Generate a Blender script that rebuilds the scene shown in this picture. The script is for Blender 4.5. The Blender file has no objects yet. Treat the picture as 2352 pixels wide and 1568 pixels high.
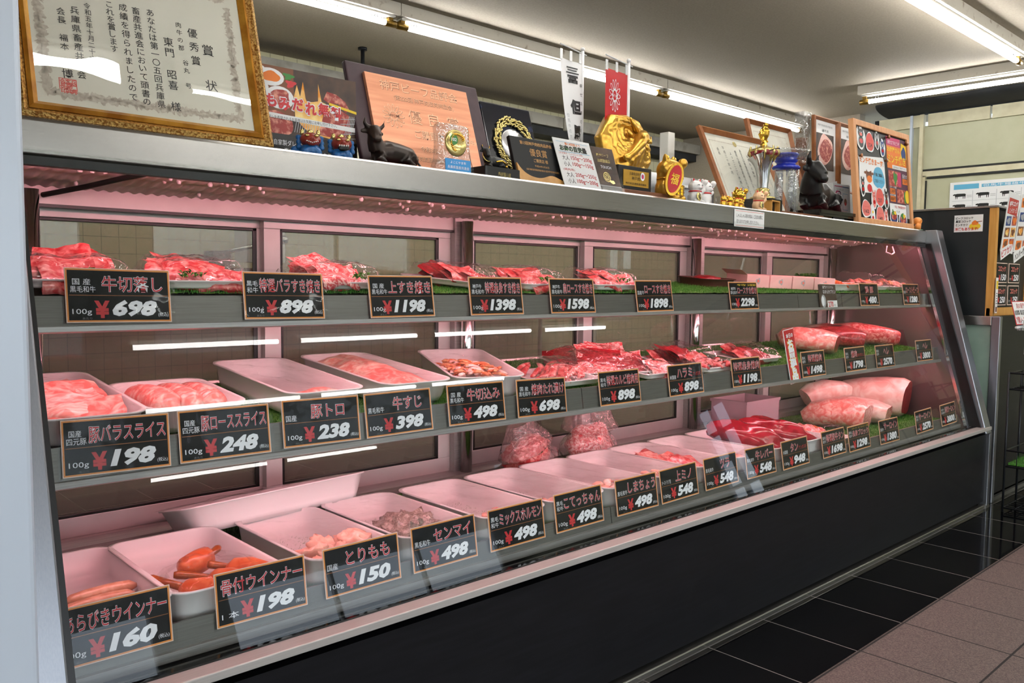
import bpy, bmesh, math, random
from mathutils import Vector, Matrix, Euler, noise
rnd = random.Random(7)
SC = bpy.context.scene
COL = SC.collection
PI = math.pi

# ------------------------------------------------------------------ camera
def make_camera():
    yaw, pit, rol = math.radians(42.79675), math.radians(3.93571), math.radians(-0.52675)
    f = Vector((math.sin(yaw)*math.cos(pit), math.cos(yaw)*math.cos(pit), -math.sin(pit)))
    r = Vector((math.cos(yaw), -math.sin(yaw), 0)); d = f.cross(r)
    r2 = r*math.cos(rol) + d*math.sin(rol); d2 = -r*math.sin(rol) + d*math.cos(rol)
    cam = bpy.data.cameras.new('camera'); cam.sensor_width = 36.0; cam.lens = 1915.13/2352*36
    cam.clip_start = 0.02; cam.clip_end = 100
    o = bpy.data.objects.new('camera', cam); COL.objects.link(o)
    m = Matrix.Identity(4)
    for i in range(3):
        m[i][0] = r2[i]; m[i][1] = -d2[i]; m[i][2] = -f[i]
    m[0][3], m[1][3], m[2][3] = 0, 0, 1.038
    o.matrix_world = m
    SC.camera = o
make_camera()

# ------------------------------------------------------------------ world, exposure
W = bpy.data.worlds.new('world'); SC.world = W; W.use_nodes = True
bg = W.node_tree.nodes['Background']
sky = W.node_tree.nodes.new('ShaderNodeTexSky')
sky.sky_type = 'HOSEK_WILKIE'; sky.turbidity = 4.0; sky.sun_direction = (-0.5, -0.6, 0.62)
hs = W.node_tree.nodes.new('ShaderNodeHueSaturation'); hs.inputs['Saturation'].default_value = 0.6
W.node_tree.links.new(sky.outputs[0], hs.inputs['Color']); W.node_tree.links.new(hs.outputs[0], bg.inputs[0])
bg.inputs[1].default_value = 26.0
SC.view_settings.view_transform = 'Standard'; SC.view_settings.look = 'None'
SC.view_settings.gamma = 1.0; SC.view_settings.use_curve_mapping = False
SC.view_settings.exposure = 0.18
cy = SC.cycles
cy.max_bounces = 7; cy.diffuse_bounces = 3; cy.glossy_bounces = 4; cy.transmission_bounces = 5
cy.transparent_max_bounces = 20; cy.use_denoising = True; cy.caustics_reflective = False; cy.caustics_refractive = False
cy.sample_clamp_indirect = 6.0
TUBE_E = 40.0      # emission of the white fluorescent tubes
MEAT_E = 31.0       # emission of the pink case lamps

# ------------------------------------------------------------------ materials
MATS = {}
def srgb(*c):
    return tuple(((x/255)/12.92 if x/255 <= 0.04045 else ((x/255+0.055)/1.055)**2.4) for x in c) + (1.0,)
def nod(nt, t, **kw):
    n = nt.nodes.new(t)
    for k, v in kw.items():
        setattr(n, k, v)
    return n
def mat(name, col, rough=0.5, metal=0.0, col2=None, scale=20.0, stretch=(1, 1, 1), detail=4.0, ramp=(0.35, 0.65),
        bump=0.0, bscale=None, spec=0.5, coat=0.0, emit=0.0, trans=0.0, ior=1.45, sss=0.0, rough2=None):
    m = bpy.data.materials.new(name); m.use_nodes = True; nt = m.node_tree
    b = nt.nodes['Principled BSDF']
    b.inputs['Base Color'].default_value = col; b.inputs['Roughness'].default_value = rough
    b.inputs['Metallic'].default_value = metal; b.inputs['IOR'].default_value = ior
    b.inputs['Specular IOR Level'].default_value = spec; b.inputs['Coat Weight'].default_value = coat
    b.inputs['Coat Roughness'].default_value = 0.08
    b.inputs['Transmission Weight'].default_value = trans
    if sss:
        b.inputs['Subsurface Weight'].default_value = sss; b.inputs['Subsurface Radius'].default_value = (0.01, 0.004, 0.003)
        b.inputs['Subsurface Scale'].default_value = 0.5
    if emit:
        b.inputs['Emission Color'].default_value = col; b.inputs['Emission Strength'].default_value = emit
    if col2 or bump or rough2 is not None:
        tc = nod(nt, 'ShaderNodeTexCoord'); mp = nod(nt, 'ShaderNodeMapping'); mp.inputs['Scale'].default_value = stretch
        nz = nod(nt, 'ShaderNodeTexNoise'); nz.inputs['Scale'].default_value = scale; nz.inputs['Detail'].default_value = detail
        nt.links.new(tc.outputs['Object'], mp.inputs[0]); nt.links.new(mp.outputs[0], nz.inputs['Vector'])
        rp = nod(nt, 'ShaderNodeMapRange'); rp.inputs[1].default_value = ramp[0]; rp.inputs[2].default_value = ramp[1]
        nt.links.new(nz.outputs['Fac'], rp.inputs[0])
        if col2:
            mx = nod(nt, 'ShaderNodeMix', data_type='RGBA'); mx.inputs[6].default_value = col; mx.inputs[7].default_value = col2
            nt.links.new(rp.outputs[0], mx.inputs[0]); nt.links.new(mx.outputs[2], b.inputs['Base Color'])
        if rough2 is not None:
            r2 = nod(nt, 'ShaderNodeMapRange'); r2.inputs[3].default_value = rough; r2.inputs[4].default_value = rough2
            nt.links.new(rp.outputs[0], r2.inputs[0]); nt.links.new(r2.outputs[0], b.inputs['Roughness'])
        if bump:
            bp = nod(nt, 'ShaderNodeBump'); bp.inputs['Strength'].default_value = 1.0; bp.inputs['Distance'].default_value = bump
            src = nz
            if bscale:
                src = nod(nt, 'ShaderNodeTexNoise'); src.inputs['Scale'].default_value = bscale
                nt.links.new(mp.outputs[0], src.inputs['Vector'])
            nt.links.new(src.outputs['Fac'], bp.inputs['Height']); nt.links.new(bp.outputs[0], b.inputs['Normal'])
    MATS[name] = m
    return m
def film(name, tint=(1, 1, 1, 1), ior=1.45, rough=0.0, bump=0.0, bscale=30.0, haze=0.0, hcol=(0.8, 0.8, 0.8, 1), boost=1.0):
    """clear sheet: what lies behind shows through, its faces mirror by fresnel"""
    m = bpy.data.materials.new(name); m.use_nodes = True; nt = m.node_tree
    nt.nodes.remove(nt.nodes['Principled BSDF']); out = nt.nodes['Material Output']
    tr = nod(nt, 'ShaderNodeBsdfTransparent'); tr.inputs[0].default_value = tint
    gl = nod(nt, 'ShaderNodeBsdfGlossy'); gl.inputs['Roughness'].default_value = rough
    fr = nod(nt, 'ShaderNodeFresnel'); fr.inputs[0].default_value = ior
    ge = nod(nt, 'ShaderNodeNewGeometry')
    inv = nod(nt, 'ShaderNodeMath', operation='SUBTRACT'); inv.inputs[0].default_value = boost
    bf = nod(nt, 'ShaderNodeMath', operation='MULTIPLY'); bf.inputs[1].default_value = boost
    nt.links.new(ge.outputs['Backfacing'], bf.inputs[0]); nt.links.new(bf.outputs[0], inv.inputs[1])
    mu = nod(nt, 'ShaderNodeMath', operation='MULTIPLY', use_clamp=True)
    nt.links.new(fr.outputs[0], mu.inputs[0]); nt.links.new(inv.outputs[0], mu.inputs[1])
    base = tr
    if haze:
        df = nod(nt, 'ShaderNodeBsdfDiffuse'); df.inputs[0].default_value = hcol
        m0 = nod(nt, 'ShaderNodeMixShader'); m0.inputs[0].default_value = haze
        nt.links.new(tr.outputs[0], m0.inputs[1]); nt.links.new(df.outputs[0], m0.inputs[2]); base = m0
    mx = nod(nt, 'ShaderNodeMixShader')
    nt.links.new(mu.outputs[0], mx.inputs[0]); nt.links.new(base.outputs[0], mx.inputs[1]); nt.links.new(gl.outputs[0], mx.inputs[2])
    nt.links.new(mx.outputs[0], out.inputs[0])
    if bump:
        tc = nod(nt, 'ShaderNodeTexCoord'); nz = nod(nt, 'ShaderNodeTexNoise'); nz.inputs['Scale'].default_value = bscale
        nt.links.new(tc.outputs['Object'], nz.inputs['Vector'])
        bp = nod(nt, 'ShaderNodeBump'); bp.inputs['Distance'].default_value = bump
        nt.links.new(nz.outputs['Fac'], bp.inputs['Height'])
        nt.links.new(bp.outputs[0], gl.inputs['Normal']); nt.links.new(bp.outputs[0], fr.inputs['Normal'])
    MATS[name] = m
    return m
def tile_mat(name, col, grout, px, py, ox, oy, gw, rough, axes='XY', col2=None, bump=0.001, nscale=200, groutrough=0.7, spec=0.5):
    """square tiles laid out in world metres along two axes"""
    m = bpy.data.materials.new(name); m.use_nodes = True; nt = m.node_tree; b = nt.nodes['Principled BSDF']
    tc = nod(nt, 'ShaderNodeTexCoord'); sp = nod(nt, 'ShaderNodeSeparateXYZ'); nt.links.new(tc.outputs['Object'], sp.inputs[0])
    outs = []
    for ax, p, o in ((axes[0], px, ox), (axes[1], py, oy)):
        a = nod(nt, 'ShaderNodeMath', operation='SUBTRACT'); a.inputs[1].default_value = o - p/2
        nt.links.new(sp.outputs[ax], a.inputs[0])
        w = nod(nt, 'ShaderNodeMath', operation='FLOORED_MODULO'); w.inputs[1].default_value = p; nt.links.new(a.outputs[0], w.inputs[0])
        s = nod(nt, 'ShaderNodeMath', operation='SUBTRACT'); s.inputs[1].default_value = p/2; nt.links.new(w.outputs[0], s.inputs[0])
        q = nod(nt, 'ShaderNodeMath', operation='ABSOLUTE'); nt.links.new(s.outputs[0], q.inputs[0])
        l = nod(nt, 'ShaderNodeMath', operation='LESS_THAN'); l.inputs[1].default_value = gw/2; nt.links.new(q.outputs[0], l.inputs[0])
        outs.append(l)
    mxx = nod(nt, 'ShaderNodeMath', operation='MAXIMUM'); nt.links.new(outs[0].outputs[0], mxx.inputs[0]); nt.links.new(outs[1].outputs[0], mxx.inputs[1])
    nz = nod(nt, 'ShaderNodeTexNoise'); nz.inputs['Scale'].default_value = nscale; nz.inputs['Detail'].default_value = 3
    nt.links.new(tc.outputs['Object'], nz.inputs['Vector'])
    cm = nod(nt, 'ShaderNodeMix', data_type='RGBA'); cm.inputs[6].default_value = col; cm.inputs[7].default_value = col2 or col
    rg = nod(nt, 'ShaderNodeMapRange'); rg.inputs[1].default_value = 0.35; rg.inputs[2].default_value = 0.68
    nt.links.new(nz.outputs['Fac'], rg.inputs[0]); nt.links.new(rg.outputs[0], cm.inputs[0])
    gm = nod(nt, 'ShaderNodeMix', data_type='RGBA'); gm.inputs[7].default_value = grout
    nt.links.new(mxx.outputs[0], gm.inputs[0]); nt.links.new(cm.outputs[2], gm.inputs[6]); nt.links.new(gm.outputs[2], b.inputs['Base Color'])
    rr = nod(nt, 'ShaderNodeMapRange'); rr.inputs[3].default_value = rough; rr.inputs[4].default_value = groutrough
    nt.links.new(mxx.outputs[0], rr.inputs[0]); nt.links.new(rr.outputs[0], b.inputs['Roughness'])
    b.inputs['Specular IOR Level'].default_value = spec
    bp = nod(nt, 'ShaderNodeBump', invert=True); bp.inputs['Distance'].default_value = bump
    nt.links.new(mxx.outputs[0], bp.inputs['Height']); nt.links.new(bp.outputs[0], b.inputs['Normal'])
    MATS[name] = m
    return m
def lamp_mat(name, col, e):
    m = bpy.data.materials.new(name); m.use_nodes = True; nt = m.node_tree
    nt.nodes.remove(nt.nodes['Principled BSDF']); em = nod(nt, 'ShaderNodeEmission')
    em.inputs[0].default_value = col; em.inputs[1].default_value = e
    nt.links.new(em.outputs[0], nt.nodes['Material Output'].inputs[0]); MATS[name] = m
    return m
def meat_mat(name, red, fat, scale=60, lo=0.45, hi=0.62, rough=0.28, stretch=(1, 1, 1), bump=0.0006):
    m = mat(name, red, rough=rough, col2=fat, scale=scale, ramp=(lo, hi), detail=6, stretch=stretch, bump=bump, bscale=scale*0.8, coat=0.25, spec=0.5)
    nz = [n for n in m.node_tree.nodes if n.type == 'TEX_NOISE'][0]; nz.inputs['Distortion'].default_value = 1.2
    return m

mat('steel', srgb(166, 163, 158), rough=0.24, metal=0.92, col2=srgb(158, 155, 150), scale=14, stretch=(0.6, 50, 50), detail=2)
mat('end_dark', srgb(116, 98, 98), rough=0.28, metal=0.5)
mat('steel_side', srgb(142, 144, 150), rough=0.33, metal=0.9, col2=srgb(137, 139, 146), scale=14, stretch=(40, 40, 0.3))
mat('chrome', srgb(205, 205, 205), rough=0.1, metal=1.0)
mat('case_steel', srgb(172, 170, 168), rough=0.4, metal=0.55, col2=srgb(150, 148, 146), scale=12, stretch=(1, 40, 40))
mat('ledge_steel', srgb(184, 179, 175), rough=0.42, metal=0.45, col2=srgb(176, 171, 167), scale=10, stretch=(1, 40, 40))
mat('aluminium', srgb(196, 190, 188), rough=0.42, metal=0.25, col2=srgb(184, 178, 176), scale=8)
mat('rail_grey', srgb(102, 100, 96), rough=0.36, metal=0.5, col2=srgb(92, 90, 86), scale=10, stretch=(1, 40, 40))
mat('black_gasket', srgb(12, 12, 13), rough=0.35)
mat('black_gloss', srgb(8, 9, 11), rough=0.05, spec=0.8)
mat('laminate_black', srgb(12, 12, 15), rough=0.45, spec=0.25, col2=srgb(20, 20, 24), scale=3.0, stretch=(2.2, 1, 26), detail=8, ramp=(0.4, 0.75), bump=0.0003)
mat('white_metal', srgb(196, 206, 220), rough=0.35, metal=0.1)
mat('white_paint', srgb(222, 219, 210), rough=0.5, col2=srgb(200, 194, 180), scale=9, ramp=(0.5, 0.8))
mat('rusty_paint', srgb(205, 199, 186), rough=0.5, col2=srgb(120, 92, 62), scale=26, detail=10, ramp=(0.6, 0.86))
mat('brass_cap', srgb(150, 118, 52), rough=0.3, metal=0.7)
mat('ceiling_board', srgb(174, 164, 148), rough=0.8, col2=srgb(165, 155, 139), scale=90, detail=3, bump=0.0006)
mat('concrete', srgb(150, 147, 138), rough=0.7, col2=srgb(95, 92, 85), scale=7, detail=9, ramp=(0.5, 0.8))
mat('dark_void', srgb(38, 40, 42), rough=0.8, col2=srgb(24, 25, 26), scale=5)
mat('panel_cream', srgb(188, 188, 160), rough=0.55, col2=srgb(180, 180, 150), scale=5)
mat('trim_cream', srgb(214, 208, 178), rough=0.5, col2=srgb(200, 192, 160), scale=11)
mat('rubber_line', srgb(25, 26, 24), rough=0.6)
mat('canopy_white', srgb(246, 232, 232), rough=0.5, col2=srgb(236, 216, 216), scale=9, bump=0.0006, bscale=60)
mat('droplet', srgb(230, 225, 225), rough=0.05, spec=0.8)
mat('turf', srgb(36, 92, 26), rough=0.8, col2=srgb(92, 158, 52), scale=260, detail=3, ramp=(0.35, 0.7), bump=0.004, bscale=220)
mat('tray_white', srgb(226, 222, 222), rough=0.3, metal=0.0, spec=0.5)
mat('foam_tray', srgb(225, 218, 218), rough=0.4)
mat('paper_white', srgb(236, 236, 236), rough=0.5)
mat('ivory_paper', srgb(226, 223, 212), rough=0.55, col2=srgb(220, 217, 205), scale=6)
mat('ornament', srgb(176, 163, 150), rough=0.6, col2=srgb(206, 198, 186), scale=130, detail=6, ramp=(0.3, 0.6))
mat('ink', srgb(22, 22, 26), rough=0.5)
mat('ink_grey', srgb(120, 122, 125), rough=0.5)
mat('seal_red', srgb(214, 92, 84), rough=0.6)
mat('frame_gold', srgb(214, 156, 60), rough=0.3, metal=0.45, col2=srgb(160, 100, 25), scale=20)
mat('frame_gold_carved', srgb(226, 186, 110), rough=0.32, metal=0.5, col2=srgb(150, 98, 36), scale=230, detail=2, ramp=(0.4, 0.6), bump=0.002)
mat('card_black', srgb(13, 14, 17), rough=0.45, spec=0.25)
mat('card_orange', srgb(226, 140, 62), rough=0.4)
mat('card_line', srgb(150, 92, 45), rough=0.4)
mat('card_edge', srgb(232, 205, 190), rough=0.4)
mat('print_white', srgb(240, 240, 246), rough=0.4)
mat('print_red', srgb(196, 36, 44), rough=0.4)
mat('print_pink', srgb(226, 120, 112), rough=0.5)
mat('print_black', srgb(16, 16, 17), rough=0.4)
mat('print_yellow', srgb(235, 200, 50), rough=0.5)
mat('print_orange', srgb(228, 122, 40), rough=0.5)
mat('print_blue', srgb(92, 170, 205), rough=0.5)
mat('print_navy', srgb(30, 60, 120), rough=0.5)
mat('print_green', srgb(60, 130, 60), rough=0.5)
mat('print_brown', srgb(120, 72, 46), rough=0.5)
mat('print_grey', srgb(170, 172, 176), rough=0.5)
mat('print_purple', srgb(78, 40, 62), rough=0.5)
mat('print_magenta', srgb(190, 50, 100), rough=0.5)
mat('print_meat', srgb(150, 40, 34), rough=0.4, col2=srgb(226, 150, 130), scale=60, detail=6, ramp=(0.48, 0.66))
mat('print_fire', srgb(235, 150, 40), rough=0.5, col2=srgb(252, 226, 150), scale=26, detail=5, ramp=(0.4, 0.66))
mat('print_char', srgb(50, 38, 34), rough=0.5, col2=srgb(88, 64, 50), scale=18)
mat('purple_board', srgb(62, 40, 48), rough=0.5, col2=srgb(54, 34, 41), scale=30)
mat('copper_sheet', srgb(234, 164, 128), rough=0.35, metal=0.3, col2=srgb(218, 146, 112), scale=5, stretch=(1, 1, 18), rough2=0.38)
mat('copper_dark', srgb(96, 52, 34), rough=0.45, metal=0.3)
mat('copper_light', srgb(240, 186, 150), rough=0.4, metal=0.3)
mat('bronze', srgb(62, 50, 44), rough=0.32, metal=0.45, col2=srgb(40, 32, 29), scale=18)
mat('black_bronze', srgb(32, 31, 31), rough=0.35, metal=0.2, col2=srgb(22, 21, 21), scale=14)
mat('velvet_red', srgb(112, 18, 34), rough=0.9, col2=srgb(140, 30, 46), scale=200)
mat('gold', srgb(222, 176, 70), rough=0.2, metal=1.0)
mat('gold_satin', srgb(205, 160, 70), rough=0.33, metal=0.9, bump=0.0012, bscale=90, scale=50)
mat('gold_pale', srgb(216, 196, 128), rough=0.25, metal=0.9)
mat('silver', srgb(190, 190, 192), rough=0.3, metal=0.8)
mat('granite_blue', srgb(16, 19, 30), rough=0.15, col2=srgb(60, 72, 110), scale=14, detail=9, ramp=(0.58, 0.8))
mat('wood_gold', srgb(190, 142, 78), rough=0.4, col2=srgb(170, 122, 60), scale=30)
mat('wood_brown', srgb(122, 74, 48), rough=0.45, col2=srgb(98, 58, 36), scale=9, stretch=(1, 8, 8))
mat('wood_frame', srgb(150, 92, 50), rough=0.4, col2=srgb(120, 70, 36), scale=12)
mat('wood_pine', srgb(218, 160, 112), rough=0.5, col2=srgb(206, 146, 98), scale=7, stretch=(8, 8, 1))
mat('wood_tan', srgb(204, 150, 76), rough=0.5, col2=srgb(190, 136, 62), scale=8, stretch=(8, 8, 1))
mat('ceramic_white', srgb(232, 228, 226), rough=0.15, spec=0.6)
mat('ceramic_red', srgb(190, 30, 36), rough=0.2, spec=0.6)
mat('ceramic_peach', srgb(232, 186, 142), rough=0.18, spec=0.6)
mat('shisa_red', srgb(140, 52, 42), rough=0.28)
mat('shisa_blue', srgb(34, 92, 150), rough=0.28)
mat('orange_toy', srgb(232, 148, 70), rough=0.35)
mat('green_toy', srgb(110, 200, 160), rough=0.4)
mat('glass_blue', srgb(28, 52, 190), rough=0.08, spec=0.8, col2=srgb(20, 36, 150), scale=20)
mat('cap_red', srgb(120, 18, 24), rough=0.12, spec=0.8)
mat('blue_label', srgb(46, 140, 205), rough=0.4)
mat('basket_brown', srgb(70, 36, 28), rough=0.6)
mat('wire_black', srgb(30, 32, 36), rough=0.4, metal=0.4)
mat('panel_fridge', srgb(20, 24, 27), rough=0.45, col2=srgb(25, 30, 33), scale=12)
mat('stand_white', srgb(210, 210, 210), rough=0.4)
mat('clear_box', srgb(215, 200, 205), rough=0.35)
mat('cable_black', srgb(20, 20, 20), rough=0.5)
film('glass_front', tint=(0.96, 0.97, 0.965, 1), ior=1.5, boost=0.62)
film('glass_rear', tint=(0.82, 0.83, 0.76, 1), ior=1.45, haze=0.3, hcol=srgb(140, 138, 126))
film('glass_plain', tint=(0.96, 0.96, 0.96, 1), ior=1.5)
film('glass_wavy', tint=(0.98, 0.98, 0.97, 1), ior=1.5, bump=0.006, bscale=3.0, boost=1.2)
film('wrap_film', tint=(0.98, 0.97, 0.97, 1), ior=1.45, rough=0.06, bump=0.006, bscale=22, haze=0.01, hcol=srgb(240, 225, 225), boost=0.32)
film('pack_film', tint=(0.98, 0.97, 0.97, 1), ior=1.45, rough=0.05, bump=0.014, bscale=24, haze=0.02, hcol=srgb(240, 225, 225), boost=1.1)
film('bag_film', tint=(0.9, 0.86, 0.86, 1), ior=1.5, rough=0.1, bump=0.02, bscale=34, haze=0.16, hcol=srgb(235, 205, 205), boost=1.6)
film('sleeve_film', tint=(0.98, 0.98, 0.98, 1), ior=1.45, rough=0.02, bump=0.0015, bscale=12, boost=0.22)
film('box_film', tint=(0.85, 0.8, 0.82, 1), ior=1.45, rough=0.2, haze=0.38, hcol=srgb(225, 195, 205))
film('crystal', tint=(0.86, 0.88, 0.9, 1), ior=1.9, rough=0.02, bump=0.012, bscale=40, haze=0.06, boost=1.6)
tile_mat('floor_black', srgb(9, 9, 12), srgb(118, 112, 110), 0.3, 0.3, 2.008, 1.0255, 0.0035, 0.07, col2=srgb(12, 12, 15), bump=0.0006, spec=0.5)
tile_mat('floor_stone', srgb(74, 62, 60), srgb(28, 25, 25), 0.3, 0.3, 2.02, 0.722, 0.006, 0.6, col2=srgb(112, 97, 93), bump=0.002, nscale=260, spec=0.3)
tile_mat('wall_tile', srgb(186, 183, 152), srgb(120, 118, 96), 0.1, 0.1, 0.0, 0.0, 0.004, 0.2, axes='XZ', col2=srgb(194, 190, 160), nscale=3)
meat_mat('beef', srgb(186, 48, 54), srgb(238, 168, 160), scale=50, lo=0.42, hi=0.70)
meat_mat('beef_dark', srgb(136, 18, 30), srgb(206, 80, 84), scale=70, lo=0.48, hi=0.8)
meat_mat('beef_marbled', srgb(206, 64, 70), srgb(246, 200, 194), scale=95, lo=0.44, hi=0.6)
meat_mat('pork', srgb(232, 124, 116), srgb(246, 208, 196), scale=36, lo=0.42, hi=0.66)
meat_mat('pork_belly', srgb(232, 150, 140), srgb(248, 224, 214), scale=30, lo=0.36, hi=0.6, stretch=(1, 3, 1))
meat_mat('fat', srgb(232, 168, 158), srgb(246, 214, 204), scale=16, lo=0.38, hi=0.62)
meat_mat('liver', srgb(136, 16, 36), srgb(164, 34, 52), scale=20, rough=0.15)
meat_mat('tripe', srgb(128, 112, 104), srgb(180, 164, 156), scale=120, lo=0.4, hi=0.62, bump=0.004)
meat_mat('marinated', srgb(206, 104, 60), srgb(240, 178, 130), scale=60)
meat_mat('sausage', srgb(206, 96, 52), srgb(226, 130, 84), scale=40, lo=0.4, hi=0.7, bump=0.0)
meat_mat('sausage_raw', srgb(200, 140, 112), srgb(214, 160, 134), scale=50, bump=0.0)
meat_mat('bone_end', srgb(150, 76, 34), srgb(176, 96, 48), scale=50)
meat_mat('chicken', srgb(238, 168, 152), srgb(248, 206, 186), scale=22, lo=0.35, hi=0.7)
meat_mat('orange_marinade', srgb(226, 82, 30), srgb(240, 130, 70), scale=50)
mat('pack_pink', srgb(236, 190, 186), rough=0.4, col2=srgb(226, 172, 170), scale=12)
lamp_mat('tube_glow', (1.0, 0.985, 0.95, 1), TUBE_E)
lamp_mat('meat_lamp_glow', (1.0, 0.40, 0.45, 1), MEAT_E)
# ------------------------------------------------------------------ mesh building
class MB:
    """collects shapes; build() links them as one mesh object"""
    def __init__(s):
        s.v = []; s.f = []; s.m = []; s.names = []; s.sm = []
    def mi(s, name):
        if name not in s.names: s.names.append(name)
        return s.names.index(name)
    def add(s, vs, fs, m, smooth=False, M=None):
        o = len(s.v); k = s.mi(m)
        s.v += [tuple(M @ Vector(p)) if M else tuple(p) for p in vs]
        for f in fs:
            s.f.append([i+o for i in f]); s.m.append(k); s.sm.append(smooth)
        return s
    def box(s, a, b, m, M=None):
        x0, y0, z0 = a; x1, y1, z1 = b
        vs = [(x0, y0, z0), (x1, y0, z0), (x1, y1, z0), (x0, y1, z0), (x0, y0, z1), (x1, y0, z1), (x1, y1, z1), (x0, y1, z1)]
        return s.add(vs, [(0, 3, 2, 1), (4, 5, 6, 7), (0, 1, 5, 4), (1, 2, 6, 5), (2, 3, 7, 6), (3, 0, 4, 7)], m, M=M)
    def rbox(s, a, b, r, m, M=None, seg=3, smooth=True):
        """box with its vertical edges rounded"""
        x0, y0, z0 = a; x1, y1, z1 = b; pts = []
        for cx, cy_, st in ((x1-r, y0+r, -90), (x1-r, y1-r, 0), (x0+r, y1-r, 90), (x0+r, y0+r, 180)):
            for i in range(seg+1):
                t = math.radians(st + 90*i/seg); pts.append((cx+r*math.cos(t), cy_+r*math.sin(t)))
        n = len(pts)
        vs = [(x, y, z0) for x, y in pts] + [(x, y, z1) for x, y in pts]
        fs = [tuple(range(n-1, -1, -1)), tuple(range(n, 2*n))] + [(i, (i+1) % n, n+(i+1) % n, n+i) for i in range(n)]
        return s.add(vs, fs, m, M=M)
    def xprof(s, prof, x0, x1, m, dz0=0.0, dz1=0.0, caps=True, smooth=False):
        """closed YZ outline run along X, its height shifted by dz0 / dz1 at the ends"""
        n = len(prof); vs = [(x0, y, z+dz0) for y, z in prof] + [(x1, y, z+dz1) for y, z in prof]
        fs = [(i, n+i, n+(i+1) % n, (i+1) % n) for i in range(n)]
        if caps: fs += [tuple(range(n)), tuple(range(2*n-1, n-1, -1))]
        return s.add(vs, fs, m, smooth)
    def prism(s, pts, d0, d1, m, plane='XZ', M=None):
        """closed outline in a plane, thickened along the third axis from d0 to d1"""
        n = len(pts)
        def P(a, b, d):
            return {'XZ': (a, d, b), 'XY': (a, b, d), 'YZ': (d, a, b)}[plane]
        vs = [P(a, b, d0) for a, b in pts] + [P(a, b, d1) for a, b in pts]
        fs = [tuple(range(n)), tuple(range(2*n-1, n-1, -1))] + [(i, n+i, n+(i+1) % n, (i+1) % n) for i in range(n)]
        return s.add(vs, fs, m, M=M)
    def loft(s, rings, m, caps=True, smooth=True, closed=True, M=None):
        n = len(rings[0]); vs = [p for r in rings for p in r]; fs = []
        for j in range(len(rings)-1):
            for i in range(n if closed else n-1):
                k = (i+1) % n; fs.append((j*n+i, j*n+k, (j+1)*n+k, (j+1)*n+i))
        if caps and closed: fs += [tuple(range(n-1, -1, -1)), tuple(range((len(rings)-1)*n, len(rings)*n))]
        return s.add(vs, fs, m, smooth, M)
    def tube(s, path, rad, m, seg=10, flat=1.0, caps=True, M=None, up=(0, 0, 1), jit=0.0, taper_ends=False):
        path = [Vector(p) for p in path]; n = len(path); rings = []
        if not isinstance(rad, (list, tuple)): rad = [rad]*n
        for i, p in enumerate(path):
            t = (path[min(i+1, n-1)] - path[max(i-1, 0)])
            t = t.normalized() if t.length > 1e-9 else Vector((1, 0, 0))
            u = Vector(up)
            if abs(t.dot(u)) > 0.95: u = Vector((1, 0, 0)) if abs(t.x) < 0.9 else Vector((0, 1, 0))
            a = t.cross(u).normalized(); b = a.cross(t).normalized()
            rings.append([p + a*(rad[i]*math.cos(2*PI*k/seg)*(1+rnd.uniform(-jit, jit))) + b*(rad[i]*flat*math.sin(2*PI*k/seg)*(1+rnd.uniform(-jit, jit))) for k in range(seg)])
        return s.loft(rings, m, caps=caps, M=M)
    def lathe(s, prof, m, seg=24, M=None, caps=True):
        """(r, z) outline turned about Z"""
        rings = [[(r*math.cos(2*PI*k/seg), r*math.sin(2*PI*k/seg), z) for k in range(seg)] for r, z in prof]
        return s.loft(rings, m, caps=caps, M=M)
    def ball(s, c, r, m, seg=12, M=None, R=None):
        if not isinstance(r, (tuple, list)): r = (r, r, r)
        rings = []; h = seg//2+1
        for j in range(1, h):
            t = PI*j/h
            rings.append([Vector((r[0]*math.sin(t)*math.cos(2*PI*k/seg), r[1]*math.sin(t)*math.sin(2*PI*k/seg), -r[2]*math.cos(t))) for k in range(seg)])
        if R: rings = [[R @ p for p in q] for q in rings]
        rings = [[p + Vector(c) for p in q] for q in rings]
        return s.loft(rings, m, M=M)
    def plate(s, f, nu, nv, m, smooth=True, M=None, thick=0.0):
        vs = [f(i/nu, j/nv) for j in range(nv+1) for i in range(nu+1)]; fs = []
        for j in range(nv):
            for i in range(nu):
                a = j*(nu+1)+i; fs.append((a, a+1, a+nu+2, a+nu+1))
        return s.add(vs, fs, m, smooth, M)
    # flat printing on the front (-Y) face of a board; layer k lifts it a hair
    def rect(s, x0, z0, x1, z1, m, y=0.0, M=None):
        return s.add([(x0, y, z0), (x1, y, z0), (x1, y, z1), (x0, y, z1)], [(0, 1, 2, 3)], m, M=M)
    def ell(s, cx, cz, rx, rz, m, y=0.0, n=20, rot=0.0, M=None, wob=0.0):
        pts = []
        for k in range(n):
            t = 2*PI*k/n; w = 1 + (wob*math.sin(3*t+cx*90)+wob*0.6*math.sin(5*t+cz*70) if wob else 0)
            a, b = rx*w*math.cos(t), rz*w*math.sin(t)
            pts.append((cx+a*math.cos(rot)-b*math.sin(rot), y, cz+a*math.sin(rot)+b*math.cos(rot)))
        return s.add(pts, [tuple(range(n))], m, M=M)
    def poly(s, pts, m, y=0.0, M=None):
        return s.add([(a, y, b) for a, b in pts], [tuple(range(len(pts)))], m, M=M)
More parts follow.
